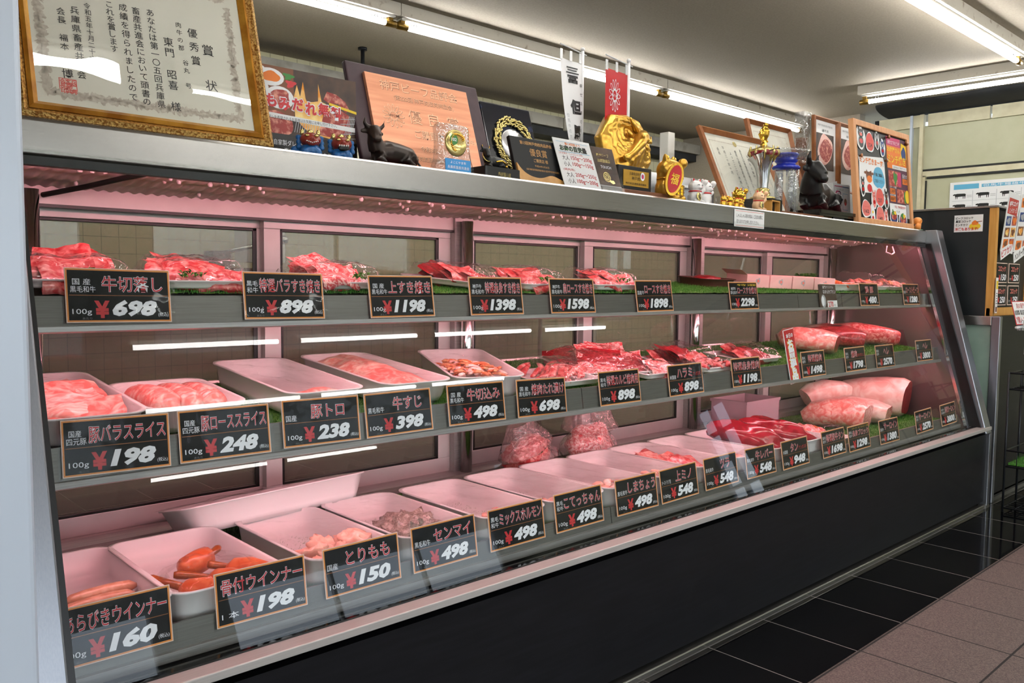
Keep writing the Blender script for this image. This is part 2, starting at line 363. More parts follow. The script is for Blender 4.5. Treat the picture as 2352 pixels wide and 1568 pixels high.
    def text(s, body, x0, z0, x1, z1, m, y=0.0, bold=0.0, shear=0.0, M=None, keep=False):
        """lettering fitted into the box x0..x1, z0..z1"""
        vs, fs, bb = glyphs(body, bold, shear)
        if not vs: return s
        bx0, by0, bx1, by1 = bb; sx = (x1-x0)/max(bx1-bx0, 1e-6); sz = (z1-z0)/max(by1-by0, 1e-6)
        if keep:
            sx = sz = min(sx, sz)
        ox = (x0+x1)/2 - sx*(bx0+bx1)/2; oz = (z0+z1)/2 - sz*(by0+by1)/2
        return s.add([(ox+sx*a, y, oz+sz*b) for a, b in vs], fs, m, M=M)
    def vtext(s, body, cx, ztop, cw, pitch, m, y=0.0, bold=0.0, M=None):
        """a column of characters reading downward"""
        z = ztop
        for ch in body:
            if ch not in ' \u3000':
                vs, fs, bb = glyphs(ch, bold, 0.0)
                if vs:
                    k = cw; mx = (bb[0]+bb[2])/2; mz = (bb[1]+bb[3])/2
                    if ch == 'ー': s.add([(cx-(b-mz)*k, y, z-pitch/2-(a-mx)*k) for a, b in vs], fs, m, M=M)
                    else: s.add([(cx+(a-mx)*k, y, z-pitch/2+(b-mz)*k) for a, b in vs], fs, m, M=M)
            z -= pitch
        return s
    def build(s, name, parent=None, loc=None, bevel=0.0, M=None):
        me = bpy.data.meshes.new(name)
        me.from_pydata(s.v, [], s.f)
        for nme in s.names: me.materials.append(MATS[nme])
        me.polygons.foreach_set('material_index', s.m); me.polygons.foreach_set('use_smooth', s.sm)
        me.update()
        o = bpy.data.objects.new(name, me); COL.objects.link(o)
        if parent: o.parent = parent
        if loc: o.location = loc
        if M: o.matrix_world = M
        if bevel:
            b = o.modifiers.new('bevel', 'BEVEL'); b.width = bevel; b.segments = 2; b.limit_method = 'ANGLE'
            b.angle_limit = math.radians(40)
        return o
    def fuse(s, name, parent=None, voxel=0.004, smooth=6, mat_name=None):
        """melt the collected shapes into one continuous skin"""
        o = s.build(name)
        r = o.modifiers.new('r', 'REMESH'); r.mode = 'VOXEL'; r.voxel_size = voxel
        sm = o.modifiers.new('s', 'SMOOTH'); sm.iterations = smooth; sm.factor = 0.5
        me = bpy.data.meshes.new_from_object(o.evaluated_get(bpy.context.evaluated_depsgraph_get()))
        me.name = name; o.modifiers.clear(); old = o.data; o.data = me; bpy.data.meshes.remove(old)
        me.materials.clear(); me.materials.append(MATS[mat_name or s.names[0]])
        me.polygons.foreach_set('material_index', [0]*len(me.polygons)); me.polygons.foreach_set('use_smooth', [True]*len(me.polygons))
        if parent: o.parent = parent
        return o
_G = {}
def glyphs(body, bold=0.0, shear=0.0):
    key = (body, round(bold, 4), round(shear, 3))
    if key in _G: return _G[key]
    cu = bpy.data.curves.new('t', 'FONT'); cu.body = body; cu.size = 1.0; cu.resolution_u = 2
    cu.offset = bold; cu.shear = shear; cu.fill_mode = 'FRONT'
    o = bpy.data.objects.new('t', cu); COL.objects.link(o)
    me = bpy.data.meshes.new_from_object(o.evaluated_get(bpy.context.evaluated_depsgraph_get()))
    vs = [(v.co.x, v.co.y) for v in me.vertices]; fs = [tuple(p.vertices) for p in me.polygons]
    bb = (min(a for a, b in vs), min(b for a, b in vs), max(a for a, b in vs), max(b for a, b in vs)) if vs else (0, 0, 1, 1)
    bpy.data.objects.remove(o); bpy.data.curves.remove(cu); bpy.data.meshes.remove(me)
    _G[key] = (vs, fs, bb)
    return _G[key]

def tag(o, label=None, cat=None, group=None, kind=None):
    if label: o['label'] = label
    if cat: o['category'] = cat
    if group: o['group'] = group
    if kind: o['kind'] = kind
    return o
def thing(name, label, cat, loc=(0, 0, 0), rot=(0, 0, 0), group=None):
    o = bpy.data.objects.new(name, None); COL.objects.link(o); o.empty_display_size = 0.05
    o.location = loc; o.rotation_euler = rot
    return tag(o, label, cat, group)
def copy_tree(o, parent=None):
    c = o.copy(); COL.objects.link(c)
    if parent: c.parent = parent
    for ch in list(o.children): copy_tree(ch, c)
    return c
def struct(mb, name, bevel=0.0):
    o = mb.build(name, bevel=bevel); o['kind'] = 'structure'
    return o
def nz(p, s=1.0, o=0.0):
    return noise.noise(Vector((p[0]*s+o, p[1]*s+o*1.7, p[2]*s-o)))
# ------------------------------------------------------------------ the setting
CEIL = 2.58
struct(MB().box((-1.7, 1.028, -0.05), (8.0, 5.4, 0.0), 'floor_black').box((-1.7, -5.6, -0.05), (8.0, 1.028, -0.002), 'floor_stone'), 'floor')
struct(MB().box((-1.7, -5.6, CEIL), (8.2, 5.5, CEIL+0.1), 'ceiling_board'), 'ceiling')
struct(MB().box((-1.7, 5.35, 0), (8.0, 5.45, CEIL), 'wall_tile'), 'wall_back')
# right wall: cream panels with a cream head trim; an upright window on the shop side
wr = MB()
for y0, y1, z0, z1 in ((-1.82, 3.45, 0, 2.40), (-5.6, -2.22, 0, 2.40), (-2.22, -1.82, 0, 0.62), (-2.22, -1.82, 1.78, 2.40)):
    wr.box((7.4, y0, z0), (7.5, y1, z1), 'panel_cream')
struct(wr, 'wall_right')
struct(MB().box((7.4, 3.45, 0), (7.5, 5.4, CEIL), 'ceiling_board'), 'wall_kitchen')
th = MB()
for y0, y1 in ((3.27, 2.885), (2.86, 2.378), (2.37, -5.6)):
    th.box((7.375, y1+0.004, 2.39), (7.42, y0-0.004, 2.492), 'trim_cream')
struct(th, 'trim_1', bevel=0.002)
struct(MB().box((7.36, 2.975, 0), (7.395, 2.995, 2.492), 'white_metal').box((7.36, 2.885, 0), (7.395, 2.915, 2.492), 'trim_cream'), 'trim_2')
struct(MB().box((7.37, 3.27, 0), (7.42, 3.30, 2.49), 'dark_void'), 'trim_3')
# black edging lines of the framed panel on the right wall
el = MB()
for (y0, z0, y1, z1) in ((2.915, 2.018, -0.5, 2.035), (2.925, 1.0, 2.91, 2.035), (2.85, 1.955, -0.5, 1.972), (2.862, 1.0, 2.852, 1.94)):
    el.box((7.385, min(y0, y1), z0), (7.4, max(y0, y1), z1), 'rubber_line')
struct(el, 'trim_4')
struct(MB().box((7.386, -0.5, 1.972), (7.4, 2.91, 2.018), 'trim_cream').box((7.386, 2.862, 1.0), (7.4, 2.91, 1.98), 'trim_cream'), 'trim_5')
# dark sagging sheet between the wall head and the ceiling
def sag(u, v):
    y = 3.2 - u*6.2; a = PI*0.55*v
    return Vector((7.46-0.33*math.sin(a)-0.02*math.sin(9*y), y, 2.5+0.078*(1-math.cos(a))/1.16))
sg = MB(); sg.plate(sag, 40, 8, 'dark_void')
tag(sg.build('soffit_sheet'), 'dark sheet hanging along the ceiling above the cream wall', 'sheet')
# back wall lintel beam with its dark underside
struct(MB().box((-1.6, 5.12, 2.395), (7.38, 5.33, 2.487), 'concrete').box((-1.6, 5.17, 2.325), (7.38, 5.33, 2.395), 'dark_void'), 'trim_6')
# left wall and the shop front, with their openings
wl = MB()
for y0, y1, z0, z1 in ((-0.9, 5.4, 0, CEIL), (-5.6, -3.6, 0, CEIL), (-3.6, -0.9, 2.1, CEIL)):
    wl.box((-1.7, y0, z0), (-1.6, y1, z1), 'white_paint')
struct(wl, 'wall_left')
wf = MB()
for x0, x1, z0, z1 in ((-1.7, -1.2, 0, CEIL), (2.75, 3.5, 0, 1.8), (7.1, 7.5, 0, 1.8), (-1.2, 7.5, 1.8, CEIL)):
    wf.box((x0, -5.7, z0), (x1, -5.6, z1), 'concrete')
struct(wf, 'wall_front')
def window(name, axis, p, a0, a1, z0, z1, cols, rows, fr='white_metal'):
    w = MB(); g = MB(); t = 0.04
    def B(mb, u0, u1, q0, q1, d0, d1, m):
        if axis == 'X': mb.box((p+d0, u0, q0), (p+d1, u1, q1), m)
        else: mb.box((u0, p+d0, q0), (u1, p+d1, q1), m)
    for i in range(cols+1):
        u = a0 + (a1-a0)*i/cols; B(w, u-t/2, u+t/2, z0, z1, -0.02, 0.04, fr)
    for j in range(rows+1):
        q = z0 + (z1-z0)*j/rows; B(w, a0, a1, q-t/2, q+t/2, -0.018, 0.038, fr)
    o = w.build(name); o['kind'] = 'structure'
    B(g, a0, a1, z0, z1, 0.006, 0.012, 'glass_plain'); g.build('pane', o)
window('window_1', 'X', 7.45, -2.22, -1.82, 0.62, 1.78, 2, 4)
window('window_2', 'Y', -5.66, -1.2, 2.75, 0.02, 1.8, 3, 2)
window('window_3', 'Y', -5.66, 3.5, 7.1, 0.02, 1.8, 3, 2)
window('window_4', 'X', -1.66, -3.6, -0.9, 0.02, 2.1, 3, 2)
struct(MB().box((-60, -60, -0.4), (60, 60, -0.12), 'concrete'), 'ground')
# the pale metal door post in front of the case
dp = MB()
dp.rbox((-0.10, 1.17, 0), (0.264, 1.262, 2.58), 0.008, 'white_metal')
dp.box((-0.102, 1.165, 0.02), (-0.02, 1.20, 0.78), 'black_gasket')
struct(dp, 'door_1')
struct(MB().box((-1.6, 1.20, 0), (-0.10, 1.26, CEIL), 'white_paint'), 'wall_partition')

# ------------------------------------------------------------------ fluorescent lights (each lamp carries its own glowing tube)
def tube_light(label, c0, c1, group, housing=True, wide=0.10):
    c0, c1 = Vector(c0), Vector(c1); L = (c1-c0).length; ang = math.atan2((c1-c0).y, (c1-c0).x)
    t = thing('fluorescent_light', label, 'ceiling light', c0, (0, 0, ang), group)
    up = CEIL - c0.z
    if housing:
        h = MB(); h.prism([(-wide/2, up-0.068), (wide/2, up-0.068), (wide/2, up), (-wide/2, up)], 0.0, L, 'rusty_paint', plane='YZ')
        h.prism([(-wide*0.28, up-0.078), (wide*0.28, up-0.078), (wide*0.3, up-0.068), (-wide*0.3, up-0.068)], 0.02, L-0.02, 'white_paint', plane='YZ')
        h.build('housing', t, bevel=0.003)
    g = MB(); g.tube([(0.07, 0, 0), (L-0.07, 0, 0)], 0.0155, 'tube_glow', seg=14); g.build('tube', t)
    for x0, x1 in ((0.004, 0.072), (L-0.072, L-0.004)):
        s = MB(); s.tube([(x0, 0, 0), (x1, 0, 0)], 0.02, 'brass_cap', seg=16)
        s.box(((x0+x1)/2-0.014, -0.01, 0.012), ((x0+x1)/2+0.014, 0.01, up-0.06), 'brass_cap'); s.build('socket', t)
    for x in (0.13, L-0.13):
        w = MB(); w.tube([(x-0.016, 0, 0.012), (x, 0, up-0.07), (x+0.016, 0, 0.012)], 0.003, 'wire_black', seg=6); w.build('clip', t)
    return t
g1 = 'ceiling tubes over the kitchen'
tube_light('long fluorescent tube over the kitchen, nearest of its row, above the copper plaque', (0.316, 3.94, 2.472), (2.744, 3.94, 2.472), g1)
tube_light('long fluorescent tube over the kitchen, middle one of its row, behind the two small flags', (2.748, 3.94, 2.472), (5.166, 3.94, 2.472), g1)
tube_light('long fluorescent tube over the kitchen, farthest of its row, behind the framed certificates', (5.17, 3.94, 2.472), (7.28, 3.94, 2.472), g1)
g2 = 'ceiling tubes over the display case'
tube_light('fluorescent tube running to the top right corner, far one over the case', (3.61, 1.79, 2.472), (6.04, 1.79, 2.472), g2)
tube_light('fluorescent tube over the case, near one above the left end', (1.17, 1.79, 2.472), (3.60, 1.79, 2.472), g2)
tube_light('fluorescent tube crossing in front of the cream wall at right', (6.42, 3.00, 2.46), (6.52, 0.60, 2.46), None)
g3 = 'ceiling tubes over the customers'
for x0, x1 in ((1.53, 2.56), (2.57, 3.64), (3.65, 4.78), (4.79, 5.70)):
    tube_light('fluorescent tube over the customers, mirrored in the case glass', (x0, -1.45, 2.472), (x1, -1.45, 2.472), g3)
for x0, x1 in ((2.30, 3.45), (3.50, 4.60)):
    tube_light('fluorescent tube in the back row over the customers, mirrored low in the case glass', (x0, -3.78, 2.472), (x1, -3.78, 2.472), g3)
for x0, x1 in ((-1.2, 1.10), (1.20, 3.50), (3.55, 5.90)):
    tube_light('fluorescent tube in the front row before the case, glaring in the certificate glass', (x0, 0.60, 2.472), (x1, 0.60, 2.472), g3)
for x0, x1 in ((1.86, 3.13), (3.16, 4.20), (4.22, 5.20)):
    tube_light('fluorescent tube in the middle row over the customers, mirrored in the case glass', (x0, -2.37, 2.472), (x1, -2.37, 2.472), g3)
# square ceiling vent, top right corner
v = thing('ceiling_vent', 'square white ceiling vent in the top right corner', 'vent', (4.74, 1.10, CEIL), (0, 0, 0))
m = MB(); a = 0.40
m.prism([(-a, -a), (a, -a), (a, a), (-a, a)], -0.014, 0.0, 'white_paint', plane='XY')
m.build('frame', v, bevel=0.004)
m = MB(); m.lathe([(0.22, -0.014), (0.22, -0.03), (0.16, -0.045), (0.10, -0.02), (0.0, -0.018)], 'white_paint', 28); m.build('diffuser', v)
m = MB(); m.tube([(-0.16, -0.30, -0.03), (-0.16, -0.30, -0.012)], 0.035, 'chrome', 14); m.build('sensor', v)
# hanger rods from the ceiling and a few kitchen things behind the case
for x, y, lab in ((3.077, 4.797, 'dark hanger rod from the ceiling above the purple plaque'), (5.037, 4.811, 'dark hanger rod from the ceiling beside the white flag')):
    h = thing('hanger_rod', lab, 'rod', (x, y, 2.30), group=None)
    m = MB(); m.tube([(0, 0, 0.05), (0, 0, 0.28)], 0.013, 'wire_black', 10); m.build('rod', h)
    m = MB(); m.tube([(0, 0, 0.0), (0, 0, 0.10)], 0.024, 'concrete', 10); m.build('sleeve', h)
    m = MB(); m.tube([(0, 0, 0.265), (0, 0, 0.28)], 0.03, 'wire_black', 10); m.build('flange', h)
kt = thing('work_table', 'steel kitchen work table seen through the rear glass', 'table', (0.6, 4.5, 0))
m = MB(); m.box((0, 0, 0.82), (4.6, 0.75, 0.86), 'case_steel'); m.build('tabletop', kt, bevel=0.004)
for x in (0.06, 4.54):
    for y in (0.06, 0.69):
        m = MB(); m.tube([(x, y, 0), (x, y, 0.82)], 0.02, 'case_steel', 10); m.build('leg', kt)
m = MB(); m.box((0.05, 0.05, 0.22), (4.55, 0.7, 0.25), 'case_steel'); m.build('undershelf', kt)
# hanging cables, seen through the first rear pane
for k, (pts, lab) in enumerate((
    ([(0.98, 5.28, 1.75), (1.10, 5.27, 1.55), (1.14, 5.26, 1.42), (1.05, 5.26, 1.25), (0.98, 5.26, 1.1), (0.97, 5.26, 0.87)], 'thin black cable hanging in a loop on the tiled wall'),
    ([(1.30, 5.29, 1.75), (1.22, 5.28, 1.55), (1.14, 5.28, 1.42), (1.16, 5.28, 1.2), (1.18, 5.28, 0.9)], 'black cable crossing a second one on the tiled wall'))):
    m = MB(); m.tube(pts, 0.009, 'cable_black', 8); tag(m.build('cable'), lab, 'cable')
# slicer-like machine on the work table
ms = thing('kitchen_machine', 'dark kitchen machine with a steel arm behind the first rear pane', 'machine', (1.95, 4.8, 0.86))
m = MB(); m.rbox((0, 0, 0), (0.5, 0.35, 0.26), 0.03, 'basket_brown'); m.build('body', ms)
m = MB(); m.rbox((0.12, 0.05, 0.26), (0.24, 0.2, 0.36), 0.02, 'basket_brown'); m.build('head', ms)
m = MB(); m.tube([(0.15, 0.1, 0.34), (0.55, 0.02, 0.44)], 0.014, 'chrome', 10); m.ball((0.56, 0.02, 0.44), 0.03, 'chrome'); m.build('arm', ms)
m = MB(); m.rbox((0.36, 0.1, 0.30), (0.62, 0.3, 0.50), 0.02, 'paper_white'); m.build('cover', ms)
# ------------------------------------------------------------------ the glass fronted meat case
XL, XR = 0.352, 4.248
case = thing('meat_display_case', 'long slanted glass meat display case with steel top and black base', 'display case', (0, 0, 0))
def zl(x): return 0.387
dzA, dzB = 0.0, zl(4.3)-zl(0.3)
z0 = zl(0.3)
m = MB()
m.xprof([(1.337, 0.03), (2.14, 0.03), (2.14, z0-0.06), (1.337, z0-0.035)], 0.28, 4.298, 'laminate_black', 0, dzB); m.build('base_panel', case)
m = MB(); m.box((0.28, 1.325, 0.0), (4.297, 1.36, 0.017), 'steel'); m.build('kick_strip', case, bevel=0.003)
m = MB(); m.xprof([(1.324, z0-0.016), (1.364, z0-0.016), (1.364, z0), (1.3255, z0), (1.324, z0-0.0015)], 0.28, 4.328, 'ledge_steel')
m.build('ledge', case, bevel=0.002)
m = MB(); m.xprof([(1.362, z0-0.016), (1.455, z0-0.03), (1.455, z0-0.018), (1.40, z0-0.008), (1.38, z0+0.003), (1.364, z0+0.003)], 0.345, 4.25, 'black_gloss'); m.build('gasket_channel', case)
# front glass: leans back from the ledge to the fascia
m = MB()
def gq(y, z, dx): return (y, z)
m.add([(XL-0.012, 1.372, zl(XL)+0.002), (XR+0.012, 1.372, zl(XR)+0.002), (XR+0.012, 1.622, 1.262), (XL-0.012, 1.622, 1.262),
       (XL-0.012, 1.378, zl(XL)+0.002), (XR+0.012, 1.378, zl(XR)+0.002), (XR+0.012, 1.628, 1.262), (XL-0.012, 1.628, 1.262)],
      [(0, 1, 2, 3), (5, 4, 7, 6), (0, 4, 5, 1), (3, 2, 6, 7), (0, 3, 7, 4), (1, 5, 6, 2)], 'glass_front')
m.build('front_glass', case)
# fascia: steel beam and top board
m = MB(); m.xprof([(1.632, 1.256), (1.638, 1.250), (1.66, 1.250), (1.66, 1.312), (1.638, 1.318), (1.632, 1.312)], 0.28, 4.256, 'steel'); m.build('fascia', case, bevel=0.001)
m = MB(); m.box((0.28, 1.645, 1.302), (4.31, 2.18, 1.316), 'steel'); m.build('top_board', case)
m = MB(); m.box((4.256, 1.64, 1.25), (4.30, 1.70, 1.316), 'black_gasket'); m.build('fascia_end_cap', case)
m = MB(); m.box((0.34, 1.630, 1.236), (4.255, 1.652, 1.251), 'black_gasket'); m.build('gasket', case)
# end frames
for nm, a0, a1, g0, g1 in (('end_frame', 0.27, 0.341, 0.341, 0.354), ('end_frame', 4.256, 4.328, 4.243, 4.256)):
    za = zl(a0)-0.03
    m = MB(); m.prism([(1.322, za), (1.585, 1.318), (1.66, 1.318), (1.395, za)], a0, a1, 'steel_side', plane='YZ'); m.build(nm, case, bevel=0.004)
    m = MB(); m.prism([(1.345, za+0.03), (1.607, 1.252), (1.655, 1.252), (1.40, za+0.03)], g0, g1, 'black_gasket', plane='YZ'); m.build('end_gasket', case)
m = MB(); m.prism([(1.40, zl(4.2)), (1.655, 1.252), (1.668, 1.252), (1.415, zl(4.2))], 4.230, 4.242, 'chrome', plane='YZ'); m.build('end_bead', case)
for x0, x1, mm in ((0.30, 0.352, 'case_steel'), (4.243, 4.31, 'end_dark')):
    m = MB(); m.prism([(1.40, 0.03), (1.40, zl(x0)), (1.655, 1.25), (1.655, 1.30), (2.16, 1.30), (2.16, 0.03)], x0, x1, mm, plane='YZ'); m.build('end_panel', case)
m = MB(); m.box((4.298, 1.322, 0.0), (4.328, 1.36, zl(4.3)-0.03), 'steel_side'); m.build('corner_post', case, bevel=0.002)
m = MB(); m.rbox((4.28, 1.32, 0.0), (4.335, 1.37, 0.014), 0.006, 'rail_grey'); m.build('post_foot', case)
# canopy lining: fine ribs, wet with droplets
m = MB()
def canopy(u, v):
    y = 1.70+v*0.42
    return Vector((0.354+u*3.886, y, 1.272+0.0025*math.sin(u*900)+0.003*math.sin(v*26)-0.026*v))
m.plate(canopy, 700, 24, 'canopy_white'); m.build('canopy_lining', case)
m = MB()
for i in range(240):
    x = rnd.uniform(0.45, 4.2); y = 1.71+abs(rnd.gauss(0, 0.14)); r = rnd.uniform(0.004, 0.0075)
    if 1.70 < y < 2.08: m.ball((x, y, 1.267-0.026*(y-1.70)/0.42), (r, r, r*1.3), 'droplet', 6)
d = m.build('droplets', case); d['kind'] = 'stuff'
m = MB(); m.tube([(0.70, 1.70, 1.27), (0.64, 1.76, 1.262), (0.60, 1.86, 1.252), (0.56, 1.97, 1.24), (0.50, 2.07, 1.225)], 0.006, 'cable_black', 8); m.build('lamp_cable', case)
m = MB(); m.box((0.665, 1.69, 1.245), (0.70, 1.71, 1.256), 'case_steel'); m.build('cable_clip', case)
m = MB(); m.tube([(4.02, 1.72, 1.235), (4.0, 1.715, 1.205), (4.03, 1.70, 1.195), (4.08, 1.71, 1.205), (4.08, 1.72, 1.235)], 0.0035, 'clear_box', 8); m.build('wire_hook', case)
# pink meat lamps: under the canopy front, and behind both shelf lips
def lamp(x0, x1, y, z, r=0.011):
    m = MB(); m.tube([(x0, y, z), (x1, y, z)], r, 'meat_lamp_glow', 10); return m
for x0, x1 in ((0.37, 1.66), (1.72, 2.96), (3.02, 4.2)):
    lamp(x0, x1, 1.672, 1.2515, 0.009).build('case_lamp', case)
    lamp(x0, x1, 1.635, 0.972, 0.009).build('case_lamp', case)
    lamp(x0, x1, 1.585, 0.712, 0.009).build('case_lamp', case)
# shelves with leaning price rails
S = 0.15
def rail(y, zt, zb, d0, d1, name, joints=()):
    p = [(y+S*(zt-zb)/2, zt), (y+S*(zt-zb)/2+0.006, zt), (y-S*(zt-zb)/2+0.006, zb), (y-S*(zt-zb)/2, zb)]
    m = MB(); xs = [0.355] + list(joints) + [4.241]
    for a, b in zip(xs[:-1], xs[1:]):
        f = lambda x: d0+(d1-d0)*(x-0.41)/3.81
        m.xprof(p, a+0.0015, b-0.0015, 'rail_grey', f(a), f(b))
    return m.build(name, case)
def shelf(name, y, zt, zb, zlip, yb, zback, d0, d1, db0, db1):
    m = MB(); yf = y-S*(zt-zb)/2
    vs = []
    for x, da, dbk in ((0.355, d0, db0), (4.241, d1, db1)):
        vs += [(x, y+0.02, zt-0.012+da), (x, yb, zback-0.008+dbk), (x, yb, zback+dbk), (x, y+0.012, zt-0.004+da)]
    m.add(vs, [(0, 1, 2, 3), (7, 6, 5, 4), (0, 4, 5, 1), (3, 2, 6, 7), (1, 5, 6, 2), (0, 3, 7, 4)], 'case_steel')
    m.xprof([(yf-0.012, zb+0.001), (yf+0.02, zb+0.001), (yf+0.02, zlip), (yf-0.006, zlip), (yf-0.012, zlip+0.003)], 0.355, 4.241, 'case_steel', d0, d1)
    return m.build(name, case)
rail(1.605, 1.010, 0.956, 0, 0, 'price_rail', (1.70, 2.98, 3.34))
shelf('shelf', 1.605, 1.010, 0.956, 0.945, 2.05, 1.043, 0, 0, 0, 0)
rail(1.548, 0.753, 0.695, 0, 0, 'price_rail', (1.70, 2.98))
shelf('shelf', 1.548, 0.732, 0.695, 0.682, 2.05, 0.776, 0, 0, 0, 0)
rail(1.445, 0.437, 0.393, 0, 0, 'price_rail', (1.71, 2.98))
shelf('deck', 1.445, 0.408, 0.393, 0.374, 2.07, 0.404, 0, 0, 0, 0)
m = MB(); m.box((0.354, 2.03, 0.36), (4.243, 2.10, 0.432), 'case_steel'); m.build('deck_back_sill', case)
for z in (1.043, 0.776):
    for x in (0.48, 1.70, 2.955, 4.17):
        m = MB(); m.box((x-0.006, 1.9, z-0.03), (x+0.006, 2.08, z-0.008), 'case_steel'); m.build('shelf_bracket', case)
# rear: header, sill, posts, chrome rods and six sliding doors
m = MB(); m.box((0.354, 2.085, 1.207), (4.243, 2.16, 1.30), 'aluminium').box((0.354, 2.08, 1.20), (4.243, 2.09, 1.207), 'black_gasket'); m.build('door_header', case)
m = MB(); m.box((0.354, 2.085, 0.30), (4.243, 2.16, 0.43), 'aluminium').box((0.354, 2.078, 0.355), (4.243, 2.088, 0.418), 'black_gasket'); m.build('door_sill', case)
for x0, x1 in ((0.354, 0.455), (1.672, 1.745), (2.945, 3.04), (4.15, 4.243)):
    m = MB(); m.box((x0, 2.075, 0.30), (x1, 2.15, 1.25), 'case_steel'); m.build('rear_post', case)
for x in (0.47, 1.705, 2.955, 4.165):
    m = MB(); m.tube([(x, 2.055, 0.40), (x, 2.055, 1.235)], 0.019, 'chrome', 16); m.build('chrome_rod', case)
def sdoor(x0, x1, yo):
    d = MB(); z0, z1 = 0.43, 1.207; w = 0.048
    y0, y1 = 2.098+yo, 2.122+yo
    d.box((x0, y0, z1-0.026), (x1, y1, z1), 'aluminium'); d.box((x0, y0, z0), (x1, y1, z0+w), 'aluminium')
    d.box((x0, y0, z0+w), (x0+w, y1, z1-0.026), 'aluminium'); d.box((x1-w, y0, z0+w), (x1, y1, z1-0.026), 'aluminium')
    for a in ((x0+w, z0+w, x1-w, z0+w+0.008), (x0+w, z1-0.034, x1-w, z1-0.026), (x1-w-0.012, z0+w, x1-w, z1-0.026), (x0+w, z0+w, x0+w+0.006, z1-0.026)):
        d.box((a[0], y0-0.001, a[1]), (a[2], y0+0.004, a[3]), 'black_gasket')
    o = d.build('sliding_door', case, bevel=0.0015)
    g = MB(); g.box((x0+w, y0+0.008, z0+w), (x1-w, y0+0.013, z1-0.026), 'glass_rear'); g.build('pane', o)
for x0, x1, yo in ((0.43, 1.075, 0.026), (1.035, 1.672, 0), (1.745, 2.345, 0.026), (2.305, 2.945, 0), (3.04, 3.63, 0.026), (3.59, 4.15, 0)):
    sdoor(x0, x1, yo)
# paper notice stuck on the fascia
n = thing('fascia_notice', 'small white notice with two lines of writing stuck on the steel top edge', 'notice', (2.66, 1.629, 1.277))
m = MB(); m.box((-0.098, 0, -0.030), (0.098, 0.002, 0.030), 'paper_white')
m.rect(-0.092, -0.026, 0.092, -0.0245, 'print_pink', -0.0004).rect(-0.092, 0.0245, 0.092, 0.026, 'print_pink', -0.0004); m.build('sheet', n)
m = MB(); m.text('しゃぶしゃぶ用の肉は、ご注文の際に', -0.086, 0.003, 0.086, 0.017, 'ink', -0.0006).text('切りますのでお申し付けください。', -0.086, -0.018, 0.062, -0.004, 'ink', -0.0006); m.build('lettering', n)
# green artificial grass on the shelves and the deck
def turf(name, label, x0, x1, y0, y1, f):
    m = MB(); nx, ny = int((x1-x0)*50), int((y1-y0)*50)
    def g(u, v):
        x, y = x0+(x1-x0)*u, y0+(y1-y0)*v
        return Vector((x, y, f(x, y)+0.008+0.004*noise.noise(Vector((x*40, y*40, 1)))+0.002*noise.noise(Vector((x*160, y*160, 1)))))
    m.plate(g, nx, ny, 'turf'); n = len(m.v)
    pts = list(m.v)
    for k in range(int((x1-x0)*(y1-y0)*26000)):
        x, y = rnd.uniform(x0, x1), rnd.uniform(y0, y1); z = f(x, y)+0.006; a = rnd.uniform(0, PI); w = 0.0012; l = rnd.uniform(0.006, 0.013)
        dx, dy = rnd.uniform(-0.005, 0.005), rnd.uniform(-0.005, 0.005)
        m.add([(x-w*math.cos(a), y-w*math.sin(a), z), (x+w*math.cos(a), y+w*math.sin(a), z), (x+dx, y+dy, z+l)], [(0, 1, 2)], 'turf')
    o = m.build(name); tag(o, label, 'grass mat', None, 'stuff'); return o
z1f = lambda x, y: 1.006 + (y-1.617)*(0.037/0.433)
z2f = lambda x, y: 0.730 + (y-1.56)*(0.046/0.49)
z3f = lambda x, y: 0.404
turf('artificial_grass', 'green artificial grass lining the top shelf', 0.42, 4.21, 1.625, 2.03, z1f)
turf('artificial_grass', 'green artificial grass lining the middle shelf', 0.42, 4.21, 1.57, 2.03, z2f)
turf('artificial_grass', 'green artificial grass lining the bottom deck', 0.80, 4.21, 1.47, 2.02, z3f)
